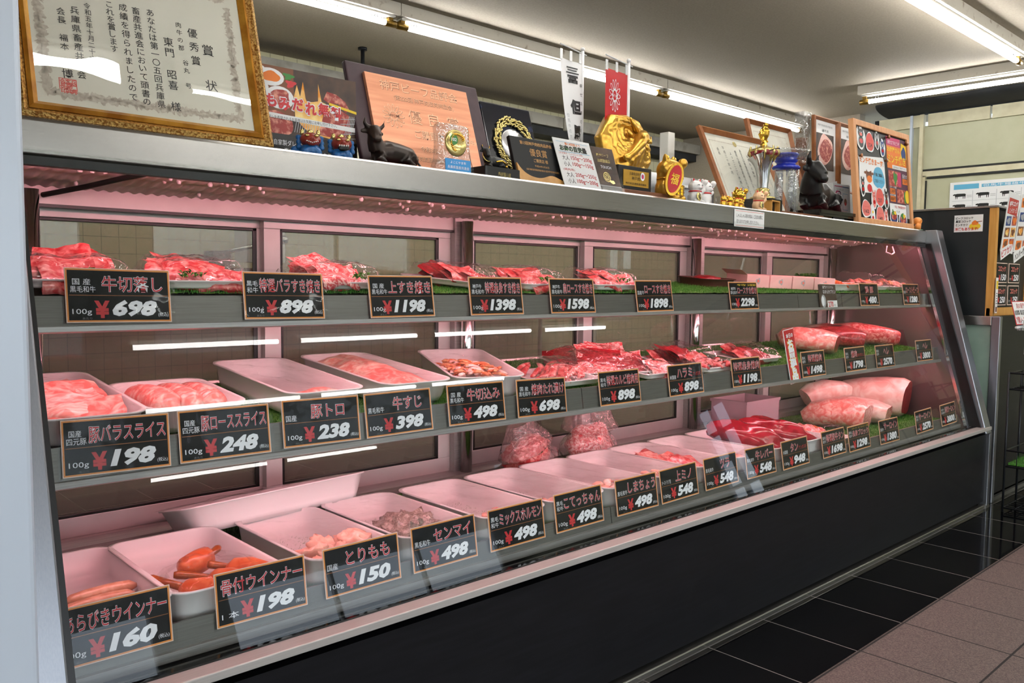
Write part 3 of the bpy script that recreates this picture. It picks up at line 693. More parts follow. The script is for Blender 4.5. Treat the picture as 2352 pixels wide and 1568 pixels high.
# ------------------------------------------------------------------ price cards on the rails
LEAN = -math.atan(0.15)
def card(n, x, y, z, roll, label, small, name, price, per='100g', w=0.182, h=0.098, top=None, narrow=None, sub=None):
    t = thing('price_card', label, 'price card', (x, y, z), (LEAN, math.radians(-roll), 0), 'black price cards in the case')
    b = MB(); W2, H2 = w/2, h/2
    b.box((-W2, 0, -H2), (W2, 0.0012, H2), 'card_edge')
    b.rect(-W2+0.0015, -H2+0.0015, W2-0.0015, H2-0.0015, 'card_orange', -0.0002)
    b.rect(-W2+0.0042, -H2+0.0042, W2-0.0042, H2-0.0042, 'card_black', -0.0004)
    b.rect(-W2+0.006, -0.0006, W2-0.006, 0.0006, 'card_line', -0.0006)
    b.build('board', t)
    L = MB(); y0 = -0.0007
    # small origin words at left, one or two lines
    xs = -W2+0.008; sw = 0
    if small:
        sw = 0.042 if max(len(q) for q in small) > 3 else (0.024 if max(len(q) for q in small) <= 2 else 0.032)
        if len(small) == 1: L.text(small[0], xs, 0.004, xs+sw, 0.0165, 'print_white', y0)
        else:
            L.text(small[0], xs+(0.004 if len(small[0]) < len(small[1]) else 0), 0.0185, xs+sw-(0.008 if len(small[0]) < len(small[1]) else 0), 0.030, 'print_white', y0)
            L.text(small[1], xs, 0.005, xs+sw, 0.0165, 'print_white', y0)
    nx0 = xs+sw+0.003; nx1 = W2-0.007
    want = len(name)*0.027
    if sub: nx1 -= 0.045
    if want < nx1-nx0:
        c = (nx0+nx1)/2; nx0, nx1 = c-want/2, c+want/2
    zt = 0.036 if not top else 0.031
    L.text(name, nx0, 0.0055, nx1, zt, 'print_white', y0, bold=0.028)
    L.text(name, nx0+0.0006, 0.0063, nx1-0.0006, zt-0.0008, 'print_red', y0-0.0003, bold=0.006)
    if top: L.text(top, nx0, 0.034, nx1, 0.041, 'print_yellow', y0)
    if sub: L.text(sub, nx1+0.003, 0.008, W2-0.008, 0.021, 'print_red', y0, bold=0.01)
    L.text(per, -W2+0.010, -0.0365, -W2+0.042, -0.0245, 'print_white', y0)
    if per == '100g': L.text('あたり', -W2+0.026, -0.0435, -W2+0.042, -0.0395, 'ink_grey', y0)
    k = len(price); px1 = W2-0.026; px0 = px1-(0.0265*k if k == 3 else 0.023*k)
    L.text('¥', px0-0.030, -0.041, px0-0.004, -0.0095, 'print_red', y0, bold=0.045)
    L.text(price, px0, -0.0385, px1, -0.008, 'print_white', y0-0.0003, bold=0.05, shear=0.22)
    L.text('(税込)', W2-0.0245, -0.0395, W2-0.006, -0.031, 'print_white', y0)
    L.build('lettering', t)
    s = MB(); a = 0.007
    s.rbox((-W2-a, -0.003, -H2-0.003), (W2+a, -0.0022, H2+0.006), 0.0004, 'sleeve_film'); s.build('clear_sleeve', t)
    return t
T, M2, Bt = 'top shelf', 'middle shelf', 'bottom deck'
TOP = [(0.5089, 1.6029, 1.0105, -0.8), (0.8361, 1.6027, 1.0095, -0.7), (1.1338, 1.6024, 1.0074, 0.3), (1.4284, 1.6023, 1.0073, 0.0), (1.7141, 1.6023, 1.007, -0.2), (2.0848, 1.6021, 1.0057, 0.5), (2.5927, 1.6019, 1.0050, 0.2), (3.2106, 1.6015, 1.0015, 0.0), (3.587, 1.6023, 1.0073, -0.2), (4.0289, 1.6024, 1.0075, -0.1)]
MID = [(0.4815, 1.5456, 0.7487, -1.1), (0.6796, 1.5454, 0.7472, -0.4), (0.8892, 1.5455, 0.7479, -0.9), (1.0859, 1.5453, 0.7465, 0.2), (1.3158, 1.5454, 0.7471, -0.6), (1.5402, 1.5447, 0.7428, -1.4), (1.8574, 1.545, 0.7444, -0.1), (2.1791, 1.545, 0.7443, 0.4), (2.5307, 1.5452, 0.7456, 0.0), (2.8425, 1.5523, 0.7929, 0.8), (3.0013, 1.5452, 0.7459, 0.3), (3.3529, 1.545, 0.7447, 0.4), (3.6354, 1.5446, 0.7421, -0.1), (4.0608, 1.5453, 0.7468, -0.1)]
LOW = [(0.4412, 1.4451, 0.4598, 0.0), (0.7019, 1.4448, 0.4576, -0.4), (0.9239, 1.4447, 0.4573, 0.4), (1.1389, 1.4449, 0.4586, 0.3), (1.3605, 1.4448, 0.4578, 0.1), (1.5821, 1.4449, 0.4581, 0.2), (1.8192, 1.4448, 0.4576, -0.2), (2.017, 1.4449, 0.4581, 0.7), (2.2368, 1.4453, 0.4609, 0.5), (2.4702, 1.4451, 0.4595, -0.1), (2.6975, 1.4447, 0.4573, 0.7), (2.9832, 1.4449, 0.4582, 0.4), (3.1923, 1.4443, 0.4545, 0.6), (3.4654, 1.4435, 0.4489, 0.0), (3.8274, 1.444, 0.4522, 1.2), (4.1116, 1.4444, 0.4547, 1.5)]
K = ('国 産', '黒毛和牛'); KB = ('黒毛', '和牛'); KK = ('黒毛和牛',); YG = ('国産', '四元豚'); KO = ('神戸牛', '黒毛和牛')
rows = [
 (TOP[0], 'black price card reading 698 yen, leftmost on the top shelf', K, '牛切落し', '698', {}),
 (TOP[1], 'black price card reading 898 yen on the top shelf, below a door stile', KB, '特選バラすき焼き', '898', {}),
 (TOP[2], 'black price card reading 1198 yen on the top shelf', K, '上すき焼き', '1198', {}),
 (TOP[3], 'black price card reading 1398 yen on the top shelf', KO, '特選赤身すき焼き', '1398', {}),
 (TOP[4], 'black price card reading 1598 yen on the top shelf', KO, '肩ロースすき焼き', '1598', {}),
 (TOP[5], 'black price card reading 1898 yen on the top shelf', ('国産牛',), 'ロースすき焼き', '1898', {}),
 (TOP[6], 'black price card reading 2298 yen with an extra yellow line, on the top shelf', ('神戸牛', '黒毛和牛'), 'ロースすき焼き', '2298', {'top': '特選'}),
 (TOP[8], 'black price card reading 480 yen in front of the red marinated meat, top shelf', (), '鶏 豚', '480', {}),
 (TOP[9], 'black price card reading 1280 yen, rightmost on the top shelf', ('国産',), 'ローストビーフ', '1280', {}),
 (MID[0], 'black price card reading 198 yen, leftmost on the middle shelf', YG, '豚バラスライス', '198', {}),
 (MID[1], 'black price card reading 248 yen on the middle shelf', YG, '豚ローススライス', '248', {}),
 (MID[2], 'black price card reading 238 yen on the middle shelf', ('国産',), '豚トロ', '238', {}),
 (MID[3], 'black price card reading 398 yen on the middle shelf', KK, '牛すじ', '398', {}),
 (MID[4], 'black price card reading 498 yen on the middle shelf, by the orange chopped meat', K, '牛切込み', '498', {}),
 (MID[5], 'black price card reading 698 yen on the middle shelf', K, '焼肉たれ漬け', '698', {}),
 (MID[6], 'black price card reading 898 yen on the middle shelf, before the dark marbled beef', KB, '特選カルビ焼肉用', '898', {}),
 (MID[7], 'black price card reading 898 yen with small red words at right, middle shelf', ('米国産',), 'ハラミ', '898', {'sub': 'アンガス種'}),
 (MID[8], 'black price card reading 1198 yen on the middle shelf, left of the red tag', (), '特選赤身焼肉', '1198', {}),
 (MID[10], 'black price card reading 1498 yen on the middle shelf, right of the red tag', KB, '特選焼肉', '1498', {}),
 (MID[11], 'black price card reading 1798 yen on the middle shelf', KB, '焼肉', '1798', {'sub': '切り落とし'}),
 (MID[12], 'black price card reading 2570 yen on the middle shelf', KB, 'ヘレ', '2570', {}),
 (MID[13], 'black price card reading 3800 yen, rightmost on the middle shelf', KB, 'ヘレ', '3800', {}),
 (LOW[0], 'black price card reading 160 yen, leftmost bottom deck, cut by the frame', (), 'あらびきウインナー', '160', {}),
 (LOW[1], 'black price card reading 198 yen before the bone-in sausages, bottom deck', (), '骨付ウインナー', '198', {'per': '1 本'}),
 (LOW[2], 'black price card reading 150 yen before the chicken tray', ('国産',), 'とりもも', '150', {}),
 (LOW[3], 'black price card reading 498 yen on the bottom deck, before the grey tripe tray', KK, 'センマイ', '498', {}),
 (LOW[4], 'black price card reading 498 yen with seven large katakana, bottom deck', KB, 'ミックスホルモン', '498', {}),
 (LOW[5], 'black price card reading 498 yen with six large hiragana, bottom deck', KB, 'こてっちゃん', '498', {}),
 (LOW[6], 'black price card reading 498 yen just left of the first 548 yen card', KK, 'しまちょう', '498', {}),
 (LOW[7], 'black price card reading 548 yen on the bottom deck, leftmost of three at that price', ('オーストラリア産',), '上ミノ', '548', {}),
 (LOW[8], 'black price card reading 548 yen on the bottom deck, middle of three at that price', KK, 'ツラ', '548', {}),
 (LOW[9], 'black price card reading 548 yen before the dark red liver', KK, '牛レバー', '548', {}),
 (LOW[10], 'black price card reading 948 yen on the bottom deck', ('米国産',), 'タン', '948', {'sub': 'アンガス種'}),
 (LOW[11], 'black price card reading 1698 yen on the bottom deck', KB, '特選和牛タン', '1698', {}),
 (LOW[12], 'black price card reading 1298 yen with a green top line, bottom deck', KB, '赤身ブロック', '1298', {'top': 'ステーキ・ローストビーフ用'}),
 (LOW[13], 'black price card reading 1380 yen on the bottom deck', ('国産牛',), 'サーロイン', '1380', {}),
 (LOW[14], 'black price card reading 2570 yen, tilted, on the bottom deck', KB, 'サーロイン', '2570', {}),
 (LOW[15], 'black price card reading 3800 yen, rightmost on the bottom deck', ('神戸牛', '黒毛和牛'), '特選サーロイン', '3800', {}),
]
for k, (p, lab, small, name, price, kw) in enumerate(rows):
    card(k, *p, lab, small, name, price, **kw)
# picture card with its 270 price slip
x, y, z, r = TOP[7]
t = thing('price_card', 'grey picture card with a white 270 yen slip, top shelf', 'price card', (x, y, z), (LEAN, 0, 0), 'black price cards in the case')
m = MB(); m.box((-0.072, 0, -0.047), (0.072, 0.0012, 0.047), 'print_char'); m.ell(-0.04, -0.02, 0.02, 0.026, 'print_grey', -0.0003); m.ell(-0.045, -0.02, 0.012, 0.02, 'print_white', -0.0005); m.build('board', t)
m = MB(); m.text('東門オリジナル', -0.04, 0.030, 0.05, 0.042, 'print_white', -0.0006).text('なめらかプリン', -0.04, 0.010, 0.066, 0.026, 'print_white', -0.0006)
m.build('lettering', t)
m = MB(); m.box((-0.012, -0.002, -0.047), (0.07, -0.0012, -0.018), 'paper_white'); m.text('270', -0.006, -0.044, 0.036, -0.022, 'print_red', -0.0025, bold=0.02).text('円', 0.042, -0.043, 0.052, -0.034, 'ink', -0.0025); tag(m.build('price_slip', t), 'white slip with a red price')
# tall red bargain tag
x, y, z, r = MID[9]
t = thing('bargain_tag', 'tall red tag with white vertical writing on the middle shelf', 'tag', (x, y-0.004, z-0.01), (LEAN*0.9, math.radians(-7), 0))
m = MB(); m.box((-0.037, 0, -0.1), (0.037, 0.0015, 0.1), 'paper_white'); m.rect(-0.034, -0.098, 0.036, 0.098, 'ceramic_red', -0.0004); m.build('board', t)
m = MB(); m.text('本日の', -0.022, 0.068, 0.026, 0.085, 'print_white', -0.0008, bold=0.02)
m.vtext('お買得品', 0.002, 0.062, 0.043, 0.0385, 'print_white', -0.0008, bold=0.05); m.vtext('お買得品', 0.002, 0.062, 0.043, 0.0385, 'print_yellow', -0.0006, bold=0.09); m.build('lettering', t)
# ------------------------------------------------------------------ trays, packs and meat
def rrect(w, l, r, z, n=5):
    pts = []
    for cx, cy_, st in ((w/2-r, -l/2+r, -90), (w/2-r, l/2-r, 0), (-w/2+r, l/2-r, 90), (-w/2+r, -l/2+r, 180)):
        for i in range(n+1):
            t = math.radians(st+90*i/n); pts.append(Vector((cx+r*math.cos(t), cy_+r*math.sin(t), z)))
    return pts
def pan_mesh(w, l, h, m='tray_white', r=0.038, lip=0.006):
    b = MB(); a = 0.86
    b.loft([rrect(w*a, l*0.9, r*0.9, 0.0), rrect(w*0.9, l*0.93, r, h*0.25), rrect(w-2*lip, l-2*lip, r, h-0.004), rrect(w, l, r, h-0.002), rrect(w, l, r, h+0.001),
            rrect(w-2.6*lip, l-2.6*lip, r, h), rrect(w*0.88, l*0.92, r, h*0.25), rrect(w*a*0.95, l*0.87, r*0.9, 0.004)], m)
    return b
def cling(w, l, h, amp, seed=0, sx=1.0, mat_='wrap_film'):
    b = MB()
    def f(u, v):
        x, y = (u-0.5)*w, (v-0.5)*l; e = min(u, 1-u, v, 1-v)*2
        s = min(1, e*3); return Vector((x, y, h+amp*(s*s*(3-2*s))*0.8+0.010*s*noise.noise(Vector((x*16+seed, y*12, seed)))+0.003*noise.noise(Vector((x*70, y*60, seed)))*s))
    b.plate(f, 30, 30, mat_); return b
def tray(label, x, y, z, w=0.215, l=0.39, h=0.066, rz=0.0, rx=0.0, wrap=0.0, group='white trays in the case', ry=0.0):
    t = thing('meat_tray', label, 'tray', (x, y, z), (rx, ry, rz), group)
    pan_mesh(w, l, h).build('pan', t)
    if wrap is not None:
        cling(w*0.97, l*0.97, h+0.0005, wrap, seed=x*10).build('cling_film', t)
    return t
def fold(b, M, L, Wd, t, m, seed):
    """one thin slice folded back on itself"""
    def f(u, v):
        a = abs(v-0.5)*2; x = L*(u-0.5)*(1+0.15*noise.noise(Vector((seed, v*3, 0))))
        y = -Wd*0.5 + Wd*a*(1.0 if v > 0.5 else 0.86); rr = t*(0.25+0.75*min(1, a*4)) if a < 0.25 else t
        z = (rr if v > 0.5 else 0.0) + 0.35*t*math.sin(u*7+seed)*(1-0.4*a) + 0.006*noise.noise(Vector((u*4+seed, v*4, seed)))
        if a < 0.3: z += t*0.5*(1-a/0.3)*(0.2 if v > 0.5 else -0.1)
        return M @ Vector((x, y, z))
    b.plate(f, 12, 16, m)
def mound(w, l, h, n, mats, seed, slice_l=0.11, slice_w=0.075, ang=0.4):
    b = MB(); r = random.Random(seed)
    for k in range(n):
        v = k/max(1, n-1); y = l*(0.36-0.72*v)+r.uniform(-0.008, 0.008); x = r.uniform(-0.22, 0.22)*w
        z = 0.006+h*(1-(abs(v-0.5)*1.7)**2)*r.uniform(0.25, 0.8)
        M = Matrix.Translation((x, y, z)) @ Euler((r.uniform(0.2, 0.55), r.uniform(-0.15, 0.15), r.uniform(-ang, ang))).to_matrix().to_4x4()
        fold(b, M, slice_l*r.uniform(0.8, 1.2), slice_w*r.uniform(0.85, 1.2), 0.012*r.uniform(0.7, 1.5), r.choice(mats), r.uniform(0, 50))
    return b
def strips(w, l, h, n, mats, seed, L=0.09, rad=0.009, ang=0.5):
    b = MB(); r = random.Random(seed)
    for k in range(n):
        x, y = r.uniform(-0.4, 0.4)*w, r.uniform(-0.4, 0.4)*l; e = 1-max(abs(x)/(w*0.5), abs(y)/(l*0.5))**2
        z = 0.012+h*e*r.uniform(0.2, 1.0); a = r.uniform(-ang, ang)+0.7; ln = L*r.uniform(0.7, 1.2); cv = r.uniform(-0.02, 0.02)
        pts = [Vector((x+math.cos(a)*ln*(q-0.5)-math.sin(a)*cv*math.sin(q*PI), y+math.sin(a)*ln*(q-0.5)+math.cos(a)*cv*math.sin(q*PI), z+0.008*math.sin(q*PI+seed))) for q in (0, 0.2, 0.4, 0.6, 0.8, 1)]
        rr = rad*r.uniform(0.8, 1.35)
        b.tube(pts, [rr*0.6, rr*1.05, rr, rr*1.1, rr*0.95, rr*0.5], r.choice(mats), seg=8, flat=0.55, jit=0.12)
    return b
def lump(c, r, m, seed, amp=0.18, seg=24, M=None, b=None, fr=1.0):
    """rounded piece with an uneven surface"""
    b = b or MB(); h = seg//2+1; rings = []
    for j in range(1, h):
        t = PI*j/h; row = []
        for k in range(seg):
            a = 2*PI*k/seg; d = Vector((math.sin(t)*math.cos(a), math.sin(t)*math.sin(a), -math.cos(t)))
            s = 1+amp*noise.noise(d*1.6*fr+Vector((seed, seed*0.7, 0)))+amp*0.5*noise.noise(d*4*fr+Vector((0, seed, 3)))
            row.append(Vector((c[0]+r[0]*d.x*s, c[1]+r[1]*d.y*s, c[2]+r[2]*(d.z*s))))
        rings.append(row)
    b.loft(rings, m, M=M); return b
def block(path, rx, rz, m_side, m_end, seed, seg=20, amp=0.1, b=None):
    """a joint of meat: a long uneven body with cut faces at both ends"""
    b = b or MB(); rings = []; n = len(path); path = [Vector(p) for p in path]
    for i, p in enumerate(path):
        t = (path[min(i+1, n-1)]-path[max(i-1, 0)]).normalized(); a = t.cross(Vector((0, 0, 1))).normalized(); u = a.cross(t)
        row = []
        for k in range(seg):
            q = 2*PI*k/seg; cx, cz = math.cos(q), math.sin(q)
            sx = abs(cx)**0.75*(1 if cx > 0 else -1); sz = abs(cz)**0.75*(1 if cz > 0 else -1)
            s = 1+amp*noise.noise(Vector((cx*1.5, cz*1.5, i*0.6+seed)))
            row.append(p+a*rx[i]*sx*s+u*rz[i]*sz*s)
        rings.append(row)
    b.loft(rings, m_side, caps=False)
    for row in (rings[0], rings[-1]):
        c = sum(row, Vector())/len(row); b.add(row+[c+(row[0]-row[0])], [(k, (k+1) % seg, seg) for k in range(seg)], m_end, True)
    return b
def pack(label, x, y, z, w, l, meat, name='meat_pack', rz=0.0, film_h=0.05, tray_h=0.016, group='film wrapped meat packs', part='sliced_meat', kind=None, parsley=None, rx=0.085, fm='pack_film'):
    t = thing(name, label, 'meat pack', (x, y, z), (rx, 0, rz), group)
    pan_mesh(w, l, tray_h, 'foam_tray', r=0.02, lip=0.008).build('foam_tray', t)
    o = meat.build(part, t)
    if kind: o['kind'] = kind
    if parsley:
        p = MB()
        for k in range(26):
            a = rnd.uniform(0, 6.28); q = Vector((parsley[0]+rnd.uniform(-0.022, 0.022), parsley[1]+rnd.uniform(-0.01, 0.01), 0.02+rnd.uniform(0, 0.012)))
            p.add([q, q+Vector((0.009*math.cos(a), 0.009*math.sin(a), 0.006)), q+Vector((0.009*math.cos(a+0.9), 0.009*math.sin(a+0.9), 0.007))], [(0, 1, 2)], 'turf')
        p.build('leaf_garnish', t)
    if film_h: cling(w*1.02, l*1.0, tray_h, film_h, seed=x*7, mat_=fm).build('film', t)
    return t
zt = lambda y: z1f(0, y)+0.015
zm = lambda y: z2f(0, y)+0.016
# --- top shelf
g = 'sliced beef packs on the top shelf'
pack('pack of red sliced beef at the left end of the top shelf', 0.46, 1.735, zt(1.735), 0.20, 0.20, mound(0.20, 0.20, 0.04, 9, ['beef'], 3), parsley=(0.0, -0.085), group=g)
pack('pack of red sliced beef between the 698 and 898 cards on the top shelf', 0.69, 1.735, zt(1.735), 0.19, 0.20, mound(0.19, 0.20, 0.042, 9, ['beef', 'beef'], 5), parsley=(-0.03, -0.088), group=g)
pack('pack of red sliced beef between the 898 and 1198 cards', 1.02, 1.735, zt(1.735), 0.20, 0.20, mound(0.20, 0.20, 0.04, 9, ['beef', 'beef_marbled'], 8), parsley=(0.03, -0.088), group=g)
pack('pack of dark sliced beef behind the 1398 card', 1.46, 1.80, zt(1.80), 0.21, 0.26, mound(0.20, 0.22, 0.035, 9, ['beef_dark', 'beef'], 11), group=g, rz=0.25)
pack('pack of bright red beef between the 1398 and 1598 cards', 1.655, 1.72, zt(1.72), 0.17, 0.17, mound(0.16, 0.17, 0.036, 8, ['beef'], 14), parsley=(-0.02, -0.075), group=g)
pack('pack of red beef between the 1598 and 1898 cards', 1.96, 1.725, zt(1.725), 0.22, 0.18, mound(0.2, 0.17, 0.036, 9, ['beef'], 17), parsley=(0.02, -0.08), group=g)
pt = thing('dark_tray', 'small dark tray at the back of the top shelf, behind the 2298 card', 'tray', (2.80, 1.90, z1f(0, 1.82)+0.012), (0.085, 0, 0))
pan_mesh(0.22, 0.16, 0.035, 'basket_brown').build('pan', pt)
lump((0, 0, 0.03), (0.07, 0.05, 0.016), 'beef_dark', 4).build('meat', pt)
for k in range(4):
    c = thing('meat_carton', ('pale pink paper carton, %s of four in a row on the top shelf' % ['nearest', 'second nearest', 'second farthest', 'farthest'][k]), 'carton', (2.93+k*0.115, 1.80-k*0.035, z1f(0, 1.80-k*0.035)+0.012), (0.06, 0.03, -0.33), 'pale pink cartons')
    m = MB(); m.box((0, 0, 0), (0.112, 0.13, 0.052), 'pack_pink'); m.build('box', c, bevel=0.002)
    m = MB(); m.add([(-0.001, 0, 0.052), (-0.03, 0.0, 0.068), (-0.03, 0.13, 0.068), (-0.001, 0.13, 0.052), (0, 0, 0.05), (0, 0.13, 0.05)], [(0, 1, 2, 3), (0, 4, 1), (3, 2, 5), (1, 4, 5, 2)], 'pack_pink')
    if k == 0: m.build('flap', c)
    m = MB(); m.ell(0.055, 0.027, 0.011, 0.011, 'print_grey', -0.0006, wob=0.2); m.ell(0.055, 0.027, 0.006, 0.006, 'print_pink', -0.0010); m.build('mark', c)
pack('tray of orange marinated meat at the right of the top shelf', 3.50, 1.76, zt(1.76)-0.004, 0.40, 0.22, strips(0.38, 0.2, 0.03, 60, ['orange_marinade'], 21, L=0.07, rad=0.014), film_h=0.0, tray_h=0.03, group=None, part='marinated_meat', kind='stuff')
pack('film wrapped pale meat behind the 480 card', 3.86, 1.77, zt(1.77), 0.20, 0.2, strips(0.18, 0.17, 0.03, 26, ['pork', 'marinated'], 23), film_h=0.07, group=None, part='meat')
pack('low film wrapped pale meat behind the 1280 card', 4.09, 1.76, zt(1.76), 0.20, 0.2, strips(0.18, 0.17, 0.025, 22, ['pork', 'marinated'], 25), film_h=0.045, group=None, part='meat')
m = MB()
for k in range(160):
    a = rnd.uniform(0, 6.28); q = Vector((3.72+rnd.uniform(-0.07, 0.07), 1.97+rnd.uniform(-0.03, 0.03), 1.055+rnd.uniform(0, 0.035)))
    m.add([q, q+Vector((0.02*math.cos(a), 0.02*math.sin(a), 0.012)), q+Vector((0.02*math.cos(a+0.7), 0.02*math.sin(a+0.7), 0.014))], [(0, 1, 2)], 'turf')
tag(m.build('leaf_garnish'), 'bunch of dark green garnish leaves at the back of the top shelf', 'garnish', None, 'stuff')
# --- middle shelf trays
rxm = math.atan(0.046/0.49)
tr = tray('white tray of pale sliced pork belly, leftmost on the middle shelf', 0.45, 1.78, zm(1.78), 0.2, 0.42, 0.052, rx=rxm, wrap=0.003)
o = mound(0.17, 0.34, 0.035, 16, ['pork_belly', 'pork_belly', 'pork'], 31, 0.12, 0.07).build('sliced_pork'); o.location = (0.45, 1.78, zm(1.78)+0.008); tag(o, 'pale pork belly slices in the leftmost middle shelf tray', 'meat', 'sliced pork')
tr = tray('white tray of pink pork loin with a green sheet, second on the middle shelf', 0.648, 1.715, zm(1.715), 0.2, 0.27, 0.05, rx=rxm, wrap=0.012)
m = MB()
for c_ in range(3):
    rings = []
    for k in range(73):
        v = k/72; saw = (v*18+c_*0.37) % 1.0; e = min(1, v*8+0.25, (1-v)*8+0.25); ra = (0.0235+0.0065*(1-saw))*e
        cx_, cy_, cz_ = -0.052+c_*0.050+0.008*math.sin(v*3+c_), 0.10-v*0.215, 0.024+0.008*math.sin(v*PI)
        rings.append([Vector((cx_+ra*1.05*math.cos(a)*(1+0.08*noise.noise(Vector((c_*5, k//4, a)))), cy_-0.004*math.sin(a), cz_+ra*math.sin(a)*(1+0.1*noise.noise(Vector((c_*9, k//4, a*1.5)))))) for a in [2*PI*q/22 for q in range(22)]])
    m.loft(rings, 'pork')
o = m.build('sliced_pork'); o.location = (0.648, 1.715, zm(1.715)+0.006); tag(o, 'pink pork loin slices fanned in three rows in the second middle tray', 'meat', 'sliced pork')
m = MB(); m.box((-0.085, 0.02, 0.012), (-0.03, 0.115, 0.014), 'print_green'); o = m.build('green_sheet'); o.location = (0.648, 1.715, zm(1.715)); tag(o, 'green paper sheet in the pork loin tray', 'sheet')
tr = tray('nearly empty white tray behind the 238 card', 0.935, 1.80, zm(1.80), 0.195, 0.42, 0.054, rx=rxm, wrap=0.002)
lump((0.935, 1.645, zm(1.645)+0.03), (0.07, 0.03, 0.022), 'pork', 6); o = lump((0, 0, 0), (0.07, 0.034, 0.022), 'pork', 6).build('pork_piece'); o.location = (0.935, 1.655, zm(1.655)+0.026); tag(o, 'pink pork piece in the nearly empty tray behind the 238 card', 'meat')
tr = tray('white tray of pink beef tendon under a film, behind the 398 card', 1.185, 1.81, zm(1.81), 0.205, 0.43, 0.054, rx=rxm, wrap=0.006)
m = MB()
def tend(u, v):
    x, y = (u-0.5)*0.17, (v-0.5)*0.36
    return Vector((x, y, 0.03+0.026*math.exp(-((u-0.55)*2.4)**2)*(0.5+0.8*math.sin(v*2.6))+0.006*noise.noise(Vector((x*30, y*22, 5)))))
m.plate(tend, 26, 40, 'pork'); o = m.build('beef_tendon'); o.location = (1.185, 1.81, zm(1.81)); o.rotation_euler.x = rxm; tag(o, 'pink sheet of beef tendon in the tray behind the 398 card', 'meat')
tr = tray('white tray of orange chopped beef, turned askew on the middle shelf', 1.475, 1.775, zm(1.775), 0.2, 0.42, 0.056, rz=-0.40, rx=rxm, wrap=0.004)
o = strips(0.16, 0.32, 0.03, 150, ['marinated', 'marinated', 'pork_belly'], 51, L=0.05, rad=0.006, ang=1.4).build('chopped_beef'); o.location = (1.475, 1.775, zm(1.775)+0.012); o.rotation_euler.z = -0.40; tag(o, 'orange chopped beef in the askew tray', 'meat', None, 'stuff')
# --- middle shelf packs
g = 'beef packs on the middle shelf'
pack('pack of bright red beef strips behind the 698 card', 1.735, 1.70, zm(1.70), 0.24, 0.2, strips(0.22, 0.18, 0.035, 34, ['beef', 'beef', 'beef_marbled'], 61, L=0.11), rx=rxm, group=g, part='beef_strips', film_h=0.055)
pack('wide pack of dark marbled beef behind the 898 card', 2.02, 1.79, zm(1.79), 0.27, 0.30, mound(0.27, 0.3, 0.05, 14, ['beef_dark', 'beef_marbled', 'beef_dark'], 63, 0.15, 0.09), rx=rxm, group=g, film_h=0.06, rz=-0.35)
pack('pack of marbled beef slices left of the second 898 card', 2.13, 1.645, zm(1.645), 0.20, 0.13, mound(0.19, 0.12, 0.022, 7, ['beef_marbled'], 65, 0.1, 0.06), rx=rxm, group=g, film_h=0.03)
pack('pack of red beef behind the second 898 card', 2.40, 1.73, zm(1.73), 0.20, 0.22, mound(0.18, 0.2, 0.04, 9, ['beef', 'beef_dark'], 67), rx=rxm, group=g, film_h=0.07)
pack('pack of red beef cubes left of the 1198 card', 2.43+0.0, 1.625, zm(1.625), 0.17, 0.09, strips(0.16, 0.08, 0.02, 16, ['beef'], 69, L=0.07), rx=rxm, group=g, film_h=0.03, part='beef_strips')
pack('pack of red beef slices on bare green, left of the red tag', 2.80, 1.73, zm(1.73), 0.26, 0.2, mound(0.2, 0.17, 0.026, 7, ['beef', 'beef_dark'], 71), rx=rxm, group=g, film_h=0.05)
for lab, x, y, sx, mm, me, sd, rz in (('marbled beef joint behind the 1498 card', 3.36, 1.755, 0.72, 'pork', 'beef_dark', 3, -1.25), ('dark red beef joint with a black label, behind the 1798 card', 3.66, 1.79, 0.8, 'beef_dark', 'beef_marbled', 7, -1.1), ('long red beef fillet behind the 2570 card', 3.97, 1.79, 0.9, 'beef', 'beef_marbled', 9, -0.9)):
    t = thing('beef_joint', lab+' on the middle shelf', 'meat', (x, y, zm(y)+0.045), (0, 0, rz), 'beef joints on the middle shelf')
    path = [(-0.18*sx, 0.0, 0.0), (-0.14*sx, 0.01, 0.008), (-0.05*sx, 0.0, 0.008), (0.06*sx, -0.005, 0.0), (0.13*sx, 0, -0.008), (0.16*sx, 0, -0.012)]
    block(path, [0.04, 0.075, 0.088, 0.085, 0.08, 0.07], [0.022, 0.042, 0.05, 0.047, 0.042, 0.034], mm, me, sd, amp=0.2).build('meat', t)
    w_ = block([(p[0]*1.07, p[1], p[2]+0.001) for p in path], [0.043, 0.079, 0.093, 0.09, 0.084, 0.074], [0.025, 0.046, 0.054, 0.051, 0.046, 0.038], 'wrap_film', 'wrap_film', sd, amp=0.2); w_.build('film', t)
    if sd == 7:
        m = MB(); m.box((-0.05, -0.03, 0.0), (0.01, 0.0, 0.001), 'print_black'); m.text('牛', -0.04, -0.02, -0.03, -0.01, 'print_white'); o = m.build('label', t); o.location = (0.02, -0.01, 0.053)
# --- bottom deck trays
ZD = 0.414
spec = [(0.445, 'white tray of thin raw sausages, leftmost on the bottom deck', None), (0.657, 'white tray of bone-in sausages, second on the bottom deck', None), (0.925, 'white tray of pale chicken thigh on the bottom deck', 0.002),
        (1.15, 'white tray of grey tripe on the bottom deck', 0.004), (1.385, 'mostly empty white tray behind the 498 card left of the long katakana one', 0.002), (1.612, 'white tray behind the 498 card with seven large katakana', 0.002),
        (1.83, 'white tray behind the 498 card with six large hiragana', 0.002), (2.04, 'white tray just left of the first 548 yen card', 0.002), (2.245, 'white tray holding red wrapped tripe, behind the first 548 card', 0.008), (2.462, 'white tray behind the middle 548 card', 0.003), (2.69, 'white tray under the dark red liver', None), (2.91, 'white tray under the red tongue', None)]
for x, lab, wr in spec:
    tray(lab, x, 1.655, ZD, 0.213 if x != 0.657 else 0.232, 0.39, 0.066, wrap=wr)
